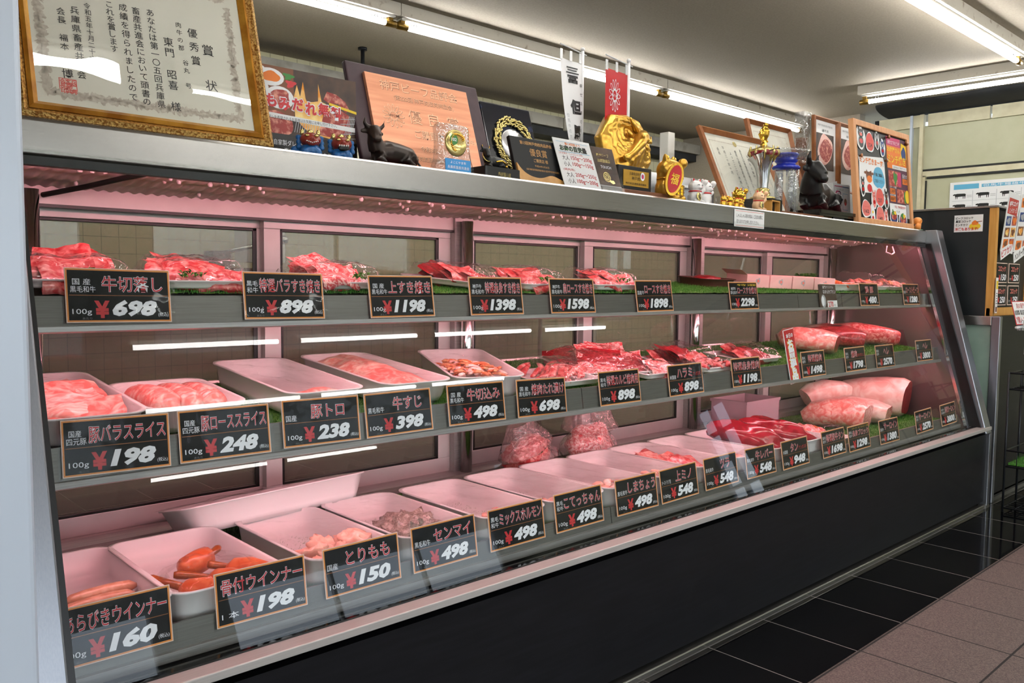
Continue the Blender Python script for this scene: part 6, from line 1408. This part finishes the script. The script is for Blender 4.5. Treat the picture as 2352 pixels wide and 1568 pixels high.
# --- big black bull on its black table with a red cloth
c = thing('display_stand', 'low black lacquer stand covered with a red cloth, under the large black bull', 'stand', (3.30, 1.69, ZT))
b = MB(); b.rbox((-0.02, -0.01, 0.028), (0.50, 0.19, 0.042), 0.006, 'black_gloss'); b.rbox((-0.01, 0, 0.018), (0.49, 0.18, 0.028), 0.004, 'black_gloss'); b.build('top', c)
for x in (0.0, 0.44):
    b = MB(); b.prism([(x, 0), (x+0.05, 0), (x+0.05, 0.02), (x, 0.02)], 0.01, 0.17, 'black_gloss'); b.build('leg', c)
b = MB()
b.plate(lambda u, v: Vector((0.0+0.46*u, -0.004+0.18*v, 0.0432+0.0008*noise.noise(Vector((u*9, v*6, 0))))), 30, 14, 'velvet_red'); tag(b.build('red_cloth'), 'red cloth spread on the black lacquer stand', 'cloth').location = (3.30, 1.69, ZT)
c = thing('bull_statue', 'large black lying bull statue with short horns, beside the pine framed board', 'statue', (3.395, 1.79, ZT+0.0475), (0, 0, 0.22))
lying_bull(c, 'black_bronze', 0.325, 0.0045)
c = thing('wooden_slab', 'flat dark wooden base under the tiny bull, before the black stand', 'stand', (2.95, 1.650, ZT)); 
b = MB(); b.rbox((-0.02, 0.0, -0.0005), (0.30, 0.012, 0.010), 0.003, 'wood_brown'); b.build('slab', c)
# --- small white photo app card
c = thing('counter_sign', 'small white card with a pink and purple camera symbol, beside the black bull', 'sign', (3.64, 1.80, ZT+0.0), lean(3))
w, h = 0.166, 0.192
b = MB(); b.box((0, 0, 0), (w, 0.003, h), 'paper_white')
for (x0, z0, x1, z1, m_) in ((0.014, 0.178, 0.09, 0.182, 'print_magenta'), (0.09, 0.178, 0.154, 0.182, 'print_navy'), (0.012, 0.008, 0.014, 0.182, 'print_grey'), (0.152, 0.008, 0.154, 0.182, 'print_grey')): b.rect(x0, z0, x1, z1, m_, -0.0004)
b.rect(0.092, 0.075, 0.142, 0.15, 'print_blue', -0.0003); b.rect(0.094, 0.077, 0.140, 0.148, 'paper_white', -0.0005); b.ell(0.117, 0.112, 0.014, 0.016, 'print_brown', -0.0007); b.ell(0.117, 0.104, 0.008, 0.008, 'print_red', -0.0009); b.build('sheet', c)
b = MB()
def rr_(x0, z0, x1, z1, r_, m_, y):
    b.poly([(cx+r_*math.cos(t), cz+r_*math.sin(t)) for cx, cz, st in ((x1-r_, z0+r_, -90), (x1-r_, z1-r_, 0), (x0+r_, z1-r_, 90), (x0+r_, z0+r_, 180)) for t in [R(st+90*k/5) for k in range(6)]], m_, y)
rr_(0.022, 0.108, 0.074, 0.16, 0.014, 'print_magenta', -0.0006); rr_(0.022, 0.108, 0.05, 0.135, 0.012, 'print_orange', -0.0007); rr_(0.046, 0.13, 0.074, 0.16, 0.013, 'print_purple', -0.0007)
rr_(0.029, 0.115, 0.067, 0.153, 0.011, 'print_white', -0.0009); rr_(0.033, 0.119, 0.063, 0.149, 0.008, 'print_magenta', -0.0011); b.ell(0.048, 0.134, 0.0105, 0.0105, 'print_white', -0.0013); b.ell(0.048, 0.134, 0.007, 0.007, 'print_magenta', -0.0015); b.ell(0.0575, 0.1435, 0.0018, 0.0018, 'print_white', -0.0013)
b.text('Instagram', 0.018, 0.088, 0.080, 0.102, 'print_black', -0.0006, shear=0.1).text('フォローお願いします', 0.03, 0.162, 0.10, 0.17, 'print_purple', -0.0006).text('niku.no.higashimon', 0.09, 0.03, 0.146, 0.038, 'print_navy', -0.0006); b.build('logo_print', c)
# --- pine framed menu board
c = thing('menu_board', 'tall pine framed board covered with meat cut-outs and a dark poster', 'menu board', (3.596, 1.675, ZT+0.002), lean(5.5))
w, h = 0.592, 0.458
b = MB(); frame_bars(b, w, h, 0.026, 0.012, 'wood_pine', prof=[(0, 0.2), (0, -0.9), (0.1, -1), (0.9, -1), (1, -0.9), (1, 1), (0.9, 1.1), (0, 1.1)]); b.build('frame', c)
b = MB(); b.box((0.015, -0.002, 0.015), (w-0.015, 0.008, h-0.015), 'print_black'); b.build('backing', c)
b = MB(); y1 = -0.0026
b.poly([(0.045, 0.165), (0.055, 0.275), (0.045, 0.30), (0.30, 0.318), (0.315, 0.30), (0.318, 0.18), (0.30, 0.15), (0.06, 0.14)], 'paper_white', y1)
b.build('white_poster', c)
b = MB(); b.text('ミンチ焼きまーす!', 0.058, 0.272, 0.300, 0.302, 'print_orange', y1-0.001, bold=0.03); b.ell(0.245, 0.218, 0.062, 0.050, 'print_blue', y1-0.0006, wob=0.05)
b.text('種類ご相談に', 0.197, 0.224, 0.293, 0.240, 'ink', y1-0.0012, bold=0.01).text('ご相談ください', 0.195, 0.196, 0.293, 0.212, 'ink', y1-0.0012)
b.build('lettering', c)
b = MB(); b.ell(0.145, 0.255, 0.030, 0.016, 'paper_white', y1-0.001, wob=0.1); b.ell(0.145, 0.225, 0.030, 0.034, 'print_brown', y1-0.0008); b.ell(0.147, 0.205, 0.026, 0.016, 'print_orange', y1-0.0012); b.ell(0.145, 0.165, 0.024, 0.018, 'print_red', y1-0.001)
for s in (-1, 1): b.ell(0.145+s*0.036, 0.232, 0.012, 0.006, 'print_brown', y1-0.0009); b.ell(0.145+s*0.012, 0.232, 0.004, 0.004, 'print_black', y1-0.0014)
tag(b.build('cow_cutout', c), 'brown cow drawing')
def cut(name, lab, x, z, rx_, rz_, inner):
    q = MB(); q.ell(x, z, rx_, rz_, 'paper_white', y1-0.0016, wob=0.06); inner(q, x, z, rx_, rz_); tag(q.build(name, c), lab)
def patty(num, m_='print_pink'):
    def f(q, x, z, a, d):
        q.ell(x, z+0.002, a*0.9, d*0.88, 'print_meat' if m_ == 'm' else m_, y1-0.002, wob=0.03); q.text(num, x-a*0.45, z-d*0.45, x+a*0.45, z-d*0.05, 'print_black', y1-0.0024, bold=0.01); q.text('ハンバーグ', x-a*0.55, z+d*0.15, x+a*0.55, z+d*0.38, 'print_red', y1-0.0024)
    return f
cut('price_cutout', 'round red meat price cut-out, upper', 0.170, 0.372, 0.044, 0.046, patty('324', 'seal_red')); cut('price_cutout', 'round red meat price cut-out, middle', 0.243, 0.128, 0.046, 0.046, patty('237', 'seal_red')); cut('price_cutout', 'round pink meat price cut-out, lower', 0.238, 0.044, 0.046, 0.046, patty('140')); cut('price_cutout', 'round pink meat price cut-out, lower left', 0.098, 0.068, 0.048, 0.040, patty('162'))
def beast(m_, m2):
    def f(q, x, z, a, d):
        q.ell(x, z+d*0.35, a*0.6, d*0.36, m_, y1-0.002); q.ell(x, z-d*0.35, a*0.55, d*0.5, m_, y1-0.002); q.ell(x, z+d*0.25, a*0.32, d*0.14, m2, y1-0.0024); q.ell(x, z-d*0.3, a*0.4, d*0.2, 'ceramic_red', y1-0.0024)
        for s in (-1, 1): q.ell(x+s*a*0.45, z+d*0.72, a*0.18, d*0.2, m_, y1-0.0021); q.ell(x+s*a*0.18, z+d*0.42, a*0.06, d*0.05, 'print_white', y1-0.0026)
    return f
for nm, lab, x, z, a, d, m_, m2 in (('animal_cutout', 'black cow cut-out, top left', 0.082, 0.385, 0.044, 0.054, 'print_black', 'print_pink'), ('animal_cutout', 'slim black cow cut-out', 0.245, 0.392, 0.024, 0.046, 'print_black', 'print_grey'), ('animal_cutout', 'black cow cut-out with white outline', 0.300, 0.362, 0.028, 0.042, 'print_navy', 'print_grey'), ('animal_cutout', 'standing black cow cut-out, left edge', 0.075, 0.168, 0.026, 0.046, 'print_black', 'print_pink'), ('animal_cutout', 'pink pig cut-out', 0.182, 0.118, 0.028, 0.046, 'print_pink', 'print_meat'), ('animal_cutout', 'black cow cut-out right of the middle price', 0.312, 0.128, 0.026, 0.05, 'print_black', 'print_brown'), ('animal_cutout', 'white hen cut-out', 0.160, 0.046, 0.024, 0.048, 'print_white', 'print_yellow'), ('animal_cutout', 'pink pig cut-out, bottom', 0.300, 0.036, 0.022, 0.046, 'print_pink', 'print_meat')):
    cut(nm, lab, x, z, a, d, beast(m_, m2))
def bowl(q, x, z, a, d):
    q.ell(x, z-d*0.1, a*0.85, d*0.7, 'print_navy', y1-0.002); q.ell(x, z+d*0.1, a*0.7, d*0.5, 'print_meat', y1-0.0022); q.ell(x-a*0.2, z+d*0.4, a*0.3, d*0.3, 'print_green', y1-0.0024, wob=0.3); q.ell(x+a*0.3, z+d*0.4, a*0.3, d*0.2, 'print_yellow', y1-0.0025, wob=0.2)
cut('bowl_cutout', 'cut-out of a green topped meat bowl', 0.385, 0.052, 0.044, 0.042, bowl); cut('bowl_cutout', 'cut-out of a dark stew bowl', 0.486, 0.040, 0.046, 0.048, bowl)
b = MB(); b.rect(0.345, 0.115, w-0.03, 0.425, 'print_purple', y1); b.rect(0.345, 0.385, 0.50, 0.425, 'print_magenta', y1-0.0003); b.rect(0.345, 0.29, w-0.03, 0.385, 'print_orange', y1-0.0002); b.poly([(0.50, 0.34), (0.565, 0.335), (0.565, 0.40), (0.51, 0.41)], 'print_yellow', y1-0.0005); b.ell(0.535, 0.36, 0.026, 0.03, 'print_navy', y1-0.0008, wob=0.1)
b.rect(0.40, 0.278, w-0.03, 0.296, 'paper_white', y1-0.0006); b.rect(0.345, 0.278, 0.40, 0.292, 'print_orange', y1-0.0006)
b.rect(0.355, 0.195, 0.49, 0.268, 'print_meat', y1-0.0005); b.ell(0.425, 0.235, 0.02, 0.028, 'print_green', y1-0.0008, wob=0.2); b.rect(0.452, 0.2, 0.49, 0.265, 'print_magenta', y1-0.0008); b.rect(0.438, 0.12, 0.535, 0.185, 'print_meat', y1-0.0005); b.ell(0.525, 0.15, 0.012, 0.03, 'print_green', y1-0.0008)
for x0, z0 in ((0.505, 0.213), (0.36, 0.158), (0.36, 0.122)): b.rect(x0, z0, x0+0.058, z0+0.026, 'print_orange', y1-0.0006)
b.ell(0.55, 0.155, 0.022, 0.032, 'print_yellow', y1-0.001); b.rect(0.348, 0.062, w-0.06, 0.113, 'paper_white', y1-0.0004); b.rect(0.535, 0.05, 0.568, 0.118, 'print_grey', y1-0.0008); b.build('dark_poster', c)
b = MB(); b.text('お肉屋さん', 0.352, 0.355, 0.49, 0.380, 'print_yellow', y1-0.0012, bold=0.03).text('ミンチ焼き', 0.352, 0.302, 0.55, 0.345, 'print_yellow', y1-0.0012, bold=0.03).text('ミンチ焼き', 0.352, 0.302, 0.55, 0.345, 'print_red', y1-0.0010, bold=0.05).text('焼き立てをどうぞ', 0.36, 0.392, 0.49, 0.41, 'print_white', y1-0.0012)
b.text('お弁当はご予約下さい', 0.41, 0.281, 0.55, 0.292, 'ink', y1-0.0012).text('盛合せ', 0.505, 0.242, 0.56, 0.262, 'print_white', y1-0.0012).text('1,500円', 0.508, 0.216, 0.56, 0.236, 'print_black', y1-0.0012).text('ステーキ重', 0.356, 0.186, 0.43, 0.196, 'print_white', y1-0.0012).text('1,500円', 0.363, 0.161, 0.415, 0.181, 'print_black', y1-0.0012).text('焼肉重', 0.356, 0.148, 0.42, 0.157, 'print_white', y1-0.0012).text('800円', 0.365, 0.125, 0.413, 0.145, 'print_black', y1-0.0012).text('TEL 予約受付中', 0.40, 0.092, 0.52, 0.106, 'print_red', y1-0.0012).text('お気軽にお問い合わせ下さい', 0.40, 0.072, 0.52, 0.083, 'ink_grey', y1-0.0012); b.build('lettering', c)
for x, z in ((0.058, 0.30), (0.318, 0.305), (0.355, 0.418), (0.558, 0.412)):
    q = MB(); q.lathe([(0.004, 0), (0.004, 0.006), (0.008, 0.010), (0.009, 0.014), (0, 0.016)], 'wood_frame', 12, M=Matrix.Translation((x, y1, z)) @ Matrix.Rotation(PI/2, 4, 'X')); q.build('push_pin', c)
# --- orange toy at the right end
c = thing('toy_figurine', 'small orange round-headed toy lying on a green leaf, rightmost on the case top', 'toy', (4.24, 1.67, ZT), (0, 0, 0.2))
b = MB(); b.ball((-0.005, 0, 0.046), (0.024, 0.022, 0.020), 'orange_toy', 16); b.ball((0.018, 0.004, 0.018), (0.026, 0.017, 0.014), 'orange_toy', 14); b.ball((0.048, 0.0, 0.012), (0.009, 0.008, 0.010), 'orange_toy', 10)
b.ball((-0.03, -0.008, 0.018), (0.018, 0.014, 0.016), 'orange_toy', 12); b.ball((-0.012, -0.012, 0.028), (0.008, 0.008, 0.012), 'orange_toy', 8); b.fuse('body', c, 0.0024, 3)
b = MB(); b.prism([(0.02+0.045*math.cos(a), 0.004+0.024*math.sin(a)) for a in [2*PI*k/20 for k in range(20)]], 0.0, 0.006, 'green_toy', plane='XY'); b.build('leaf', c)
b = MB()
for s in (-1, 1): b.tube([(-0.007+s*0.006, -0.0195, 0.050), (-0.007+s*0.009, -0.0205, 0.052), (-0.007+s*0.012, -0.019, 0.050)], 0.0008, 'print_brown', 6)
b.build('face', c)
# ------------------------------------------------------------------ the second counter at the right
X0 = 4.42
c = thing('deli_showcase', 'black deli showcase with tan wooden front frame, right of the meat case', 'display case', (0, 0, 0))
b = MB(); b.box((X0, 1.405, 0.905), (5.35, 2.05, 1.425), 'panel_fridge'); b.build('upper_box', c, bevel=0.003)
b = MB(); b.box((X0+0.0, 1.385, 0.905), (5.36, 1.405, 0.945), 'wood_tan').box((X0, 1.375, 0.905), (X0+0.03, 1.41, 1.425), 'wood_tan').box((4.98, 1.385, 0.905), (5.01, 1.41, 1.425), 'wood_tan'); b.build('front_frame', c, bevel=0.002)
b = MB(); b.box((X0-0.004, 1.37, 1.425), (5.36, 2.05, 1.434), 'steel'); b.build('top_plate', c)
b = MB(); b.box((X0-0.01, 1.375, 0.86), (X0+0.02, 1.70, 0.905), 'steel'); b.build('rail', c, bevel=0.002)
b = MB(); b.box((X0-0.012, 1.335, 0.0), (X0+0.02, 1.375, 0.905), 'steel_side'); b.build('post', c, bevel=0.003)
b = MB(); b.box((X0+0.004, 1.375, 0.40), (X0+0.012, 1.72, 0.86), 'foam_tray'); tag(b.build('side_window', c), 'pale green milky side window')
MATS['milky'] = mat('milky', srgb(150, 172, 160), rough=0.2, col2=srgb(128, 150, 138), scale=4); c.children[-1].data.materials[0] = MATS['milky'] if False else c.children[-1].data.materials[0]
for ch_ in c.children:
    if ch_.name.startswith('side_window'): ch_.data.materials[0] = MATS['milky']
b = MB(); b.box((X0+0.02, 1.355, 0.03), (5.35, 2.05, 0.905), 'laminate_black'); b.build('lower_box', c)
b = MB(); b.box((X0+0.03, 1.345, 0.0), (5.35, 1.36, 0.018), 'rail_grey'); b.build('kick_strip', c)
# notice on the black side
c = thing('side_notice', 'white croquette notice on the black side of the deli showcase', 'notice', (X0-0.002, 1.50, 1.355), (0, 0, -PI/2))
b = MB(); b.rbox((-0.065, 0, -0.042), (0.065, 0.002, 0.040), 0.0008, 'paper_white'); b.build('sheet', c)
b = MB(); b.text('ビーフコロッケ', -0.058, 0.019, 0.022, 0.031, 'print_black', -0.0008, bold=0.03).text('黒豆コロッケ', -0.058, 0.003, 0.012, 0.015, 'print_black', -0.0008, bold=0.03).text('ミンチカツ', -0.058, -0.014, -0.002, -0.002, 'print_black', -0.0008, bold=0.03).text('冷凍もあります!', -0.060, -0.036, 0.045, -0.020, 'print_red', -0.0012, bold=0.03); b.build('lettering', c)
b = MB(); b.ell(0.030, -0.016, 0.026, 0.016, 'print_yellow', -0.0005); b.ell(0.030, 0.0, 0.015, 0.011, 'print_orange', -0.0008, wob=0.1); b.poly([(0.036, 0.006), (0.062, 0.009), (0.062, 0.006), (0.036, 0.002)], 'print_brown', -0.001); b.build('croquette_picture', c)
# cards on its front
def fcard(lab, x, z, price, w=0.165, h=0.098):
    c = thing('price_card', lab, 'price card', (x, 1.382, z), (0, 0, 0), 'price cards on the deli showcase')
    b = MB(); b.box((-w/2, 0, -h/2), (w/2, 0.003, h/2), 'card_edge'); b.rect(-w/2+0.004, -h/2+0.004, w/2-0.004, h/2-0.004, 'card_black', -0.0005); b.build('board', c)
    b = MB(); b.text('コロッケ', -0.05, 0.006, 0.06, 0.034, 'print_pink', -0.0009, bold=0.02).text('1ヶ', -0.07, -0.036, -0.045, -0.022, 'print_white', -0.0009).text('¥', -0.04, -0.038, -0.015, -0.010, 'print_red', -0.0009, bold=0.04).text(price, -0.012, -0.038, 0.066, -0.006, 'print_white', -0.0009, bold=0.035, shear=0.2); b.build('lettering', c)
for lab, x, z, p in (('deli showcase price card reading 150 yen', 4.545, 1.115, '150'), ('deli showcase price card reading 250 yen, top right of four', 4.735, 1.115, '250'), ('deli showcase price card reading 250 yen, bottom left of four', 4.545, 1.005, '250'), ('deli showcase price card reading 250 yen, bottom right of four', 4.735, 1.005, '250')): fcard(lab, x, z, p)
r_ = random.Random(3)
for lab, x0, wd, sw in (('white food photo poster with a red heading, left one on the deli showcase', 4.475, 0.185, 0), ('white food photo poster, right one on the deli showcase', 4.665, 0.22, 1)):
    c = thing('poster', lab, 'poster', (x0, 1.372, 1.20), (R(6), R(-3), 0), 'food posters on the deli showcase')
    b = MB(); b.poly([(0, 0.02), (wd, 0.0), (wd, 0.285), (0.012, 0.305)], 'paper_white', 0.0); b.prism([(0, 0.02), (wd, 0.0), (wd, 0.285), (0.012, 0.305)], 0.0005, 0.003, 'paper_white')
    if not sw: b.poly([(0.02, 0.20), (0.165, 0.185), (0.165, 0.262), (0.025, 0.275)], 'ceramic_red', -0.0004)
    b.build('sheet', c)
    b = MB()
    for k in range(7):
        x = 0.02+(k % 2)*wd*0.46; z = 0.03+(k//2)*0.055 if not sw else 0.03+(k//2)*0.07
        if not sw and z > 0.16: continue
        b.rect(x, z, x+wd*0.38, z+0.046, ['print_orange', 'print_meat', 'print_brown', 'print_fire', 'print_navy', 'print_meat', 'print_orange'][k], -0.0004); b.ell(x+wd*0.19, z+0.023, wd*0.13, 0.016, ['print_brown', 'print_orange', 'print_fire', 'print_brown', 'print_grey', 'print_orange', 'print_brown'][k], -0.0008, wob=0.15)
    if not sw: b.text('神戸牛コロッケ', 0.035, 0.232, 0.155, 0.258, 'print_white', -0.0009, bold=0.02).text('ミンチカツ・豆', 0.04, 0.202, 0.15, 0.224, 'print_white', -0.0009)
    b.build('pictures', c)
for lab, x, z, s_, m_ in (('slanted white strip with red katakana under the food posters', 4.475, 1.175, 'ビフカツ', 'print_red'), ('slanted white strip with black katakana under the right food poster', 4.67, 1.165, 'ハンバーグ', 'print_black')):
    c = thing('strip_sign', lab, 'sign', (x, 1.366, z), (0, R(-16), 0)); b = MB(); b.box((0, 0, 0), (0.175, 0.002, 0.05), 'paper_white'); b.build('strip', c); b = MB(); b.text(s_, 0.01, 0.008, 0.16, 0.042, m_, -0.0006, bold=0.03); b.build('lettering', c)
c = thing('leaflet', 'narrow yellow and white leaflet on the tan frame', 'leaflet', (4.425, 1.366, 0.92)); b = MB(); b.box((0, 0, 0), (0.03, 0.002, 0.17), 'paper_white'); b.rect(0.002, 0.115, 0.028, 0.155, 'print_yellow', -0.0004)
for k in range(5): b.rect(0.006, 0.092-k*0.012, 0.024, 0.097-k*0.012, 'ink_grey', -0.0004)
b.rect(0.004, 0.006, 0.026, 0.03, 'print_brown', -0.0004); b.build('sheet', c)
c = thing('white_tray', 'white flat tray on top of the deli showcase', 'tray', (4.75, 1.80, 1.435)); b = MB(); b.rbox((-0.2, -0.2, 0), (0.2, 0.15, 0.012), 0.03, 'foam_tray'); b.build('tray', c)
# white price stand and the wire rack in front
c = thing('price_stand', 'white price stand with a red 540 yen card before the deli showcase', 'sign', (4.435, 1.20, 0.0))
b = MB(); b.tube([(0, 0.02, 0.60), (0, 0.02, 0.865)], 0.005, 'stand_white', 8); b.build('pole', c)
b = MB(); b.rbox((-0.014, 0.008, 0.73), (0.014, 0.034, 0.765), 0.004, 'stand_white'); b.build('slider', c)
b = MB(); b.tube([(-0.19, 0.02, 0.862), (0.10, 0.02, 0.867)], 0.006, 'stand_white', 8); b.build('crossbar', c)
for x in (-0.15, -0.125):
    b = MB(); b.rbox((x, 0.005, 0.848), (x+0.016, 0.03, 0.895), 0.003, 'crystal'); b.build('clip', c)
b = MB(); M = Matrix.Translation((-0.21, 0.012, 0.875)) @ Matrix.Rotation(R(-14), 4, 'X')
b.box((0, 0, 0), (0.21, 0.002, 0.11), 'print_red', M=M); b.rect(0.004, 0.004, 0.206, 0.106, 'paper_white', -0.0005, M=M); b.text('肉の東門', 0.05, 0.074, 0.16, 0.100, 'print_red', -0.001, M=M); b.text('自家製 黒豆鶏カツ', 0.01, 0.044, 0.20, 0.068, 'print_black', -0.001, bold=0.02, M=M); b.text('7個入 540円', 0.01, 0.008, 0.20, 0.038, 'print_red', -0.001, bold=0.01, M=M); b.build('card', c)
c = thing('wire_rack', 'black wire rack with three baskets at the right edge', 'rack', (4.285, 0.96, 0.0))
w, d = 0.38, 0.29
for x in (0, w*0.5, w):
    for y in (0, d):
        b = MB(); b.tube([(x, y, 0.0), (x, y, 0.655)], 0.005, 'wire_black', 8); b.build('leg', c)
for z in (0.02, 0.215, 0.575):
    b = MB()
    for zz in ((z, z+0.075) if z > 0.1 else (z,)):
        b.tube([(0, 0, zz), (w, 0, zz), (w, d, zz), (0, d, zz), (0, 0, zz)], 0.0045, 'wire_black', 6)
    for k in range(1, 10): b.tube([(w*k/10, 0, z), (w*k/10, d, z)], 0.002, 'wire_black', 5)
    for k in range(1, 6): b.tube([(0, d*k/6, z), (w, d*k/6, z)], 0.002, 'wire_black', 5)
    if z > 0.1:
        for k in range(1, 6): b.tube([(w*k/6, 0, z), (w*k/6, 0, z+0.075)], 0.002, 'wire_black', 5); b.tube([(0, d*k/6, z), (0, d*k/6, z+0.075)], 0.002, 'wire_black', 5)
    b.build('basket', c)
c = thing('basket', 'dark brown basket of small snacks in the top of the wire rack', 'basket', (4.46, 1.11, 0.582)); b = MB()
b.loft([rrect(0.17, 0.14, 0.02, 0), rrect(0.20, 0.17, 0.02, 0.11), rrect(0.185, 0.155, 0.02, 0.11), rrect(0.155, 0.125, 0.02, 0.008)], 'basket_brown'); b.build('basket', c)
for k in range(14):
    o = lump((0, 0, 0), (0.02, 0.014, 0.03), 'trim_cream', k*1.7, amp=0.3, seg=12).build('snack'); o.location = (4.46+r_.uniform(-0.06, 0.06), 1.11+r_.uniform(-0.045, 0.045), 0.607+k*0.012); o.rotation_euler = (r_.uniform(-1, 1), r_.uniform(-1, 1), 0); tag(o, 'pale snack heaped in the brown basket of the wire rack', 'snack', 'snacks in the brown basket')
b = MB()
for k in range(900):
    a = rnd.uniform(0, 6.28); q = Vector((rnd.uniform(4.31, 4.64), rnd.uniform(0.98, 1.23), 0.231)); b.add([q+Vector((0.002, 0, 0)), q-Vector((0.002, 0, 0)), q+Vector((0.01*math.cos(a), 0.01*math.sin(a), rnd.uniform(0.02, 0.03)))], [(0, 1, 2)], 'turf')
b.box((4.30, 0.97, 0.221), (4.65, 1.24, 0.231), 'turf'); tag(b.build('artificial_grass'), 'green grass mat in the lower basket of the wire rack', 'grass mat', None, 'stuff')
# cattle chart on the cream wall
c = thing('wall_chart', 'white wall chart with rows of black cattle and a blue heading', 'chart', (7.383, 2.66, 1.50), (0, 0, -PI/2))
w, h = 1.15, 0.405
b = MB(); b.box((0, 0, 0), (w, 0.002, h), 'paper_white')
for x in (0.175, 0.35, 0.525, 0.70, 0.875): b.rect(x, 0.0, x+0.003, 0.33, 'print_grey', -0.0004)
for z in (0.075, 0.165, 0.25): b.rect(0.02, z, w-0.02, z+0.002, 'print_grey', -0.0004)
b.rect(0.03, 0.345, 0.22, 0.385, 'print_blue', -0.0004); b.rect(0.24, 0.353, 0.9, 0.378, 'print_blue', -0.0004); b.text('但馬牛種雄牛一覧 兵庫県立', 0.25, 0.355, 0.88, 0.376, 'paper_white', -0.0008)
for i in range(6):
    for j in range(4):
        k0 = len(b.v); x, z = 0.04, 0.2; gx, gz = 0.03+i*0.175, 0.268-j*0.087
        b.poly([(x+0.02, z+0.03), (x+0.02, z+0.066), (x+0.05, z+0.072), (x+0.15, z+0.070), (x+0.168, z+0.062), (x+0.165, z+0.03), (x+0.14, z+0.034), (x+0.06, z+0.028)], 'print_black', -0.0006)
        b.poly([(x+0.028, z+0.05), (x-0.004, z+0.046), (x-0.008, z+0.060), (x+0.02, z+0.072)], 'print_black', -0.0008)
        for dx in (0.026, 0.046, 0.128, 0.152): b.poly([(x+dx, z+0.035), (x+dx+0.012, z+0.035), (x+dx+0.009, z), (x+dx+0.002, z)], 'print_black', -0.0007)
        b.rect(x+0.18, z+0.02, x+0.25, z+0.024, 'ink_grey', -0.0006); b.rect(x+0.18, z+0.04, x+0.25, z+0.044, 'ink_grey', -0.0006)
        b.v[k0:] = [(gx+(p[0]-x)*0.56, p[1], gz+(p[2]-z)*0.6) for p in b.v[k0:]]
b.build('sheet', c)
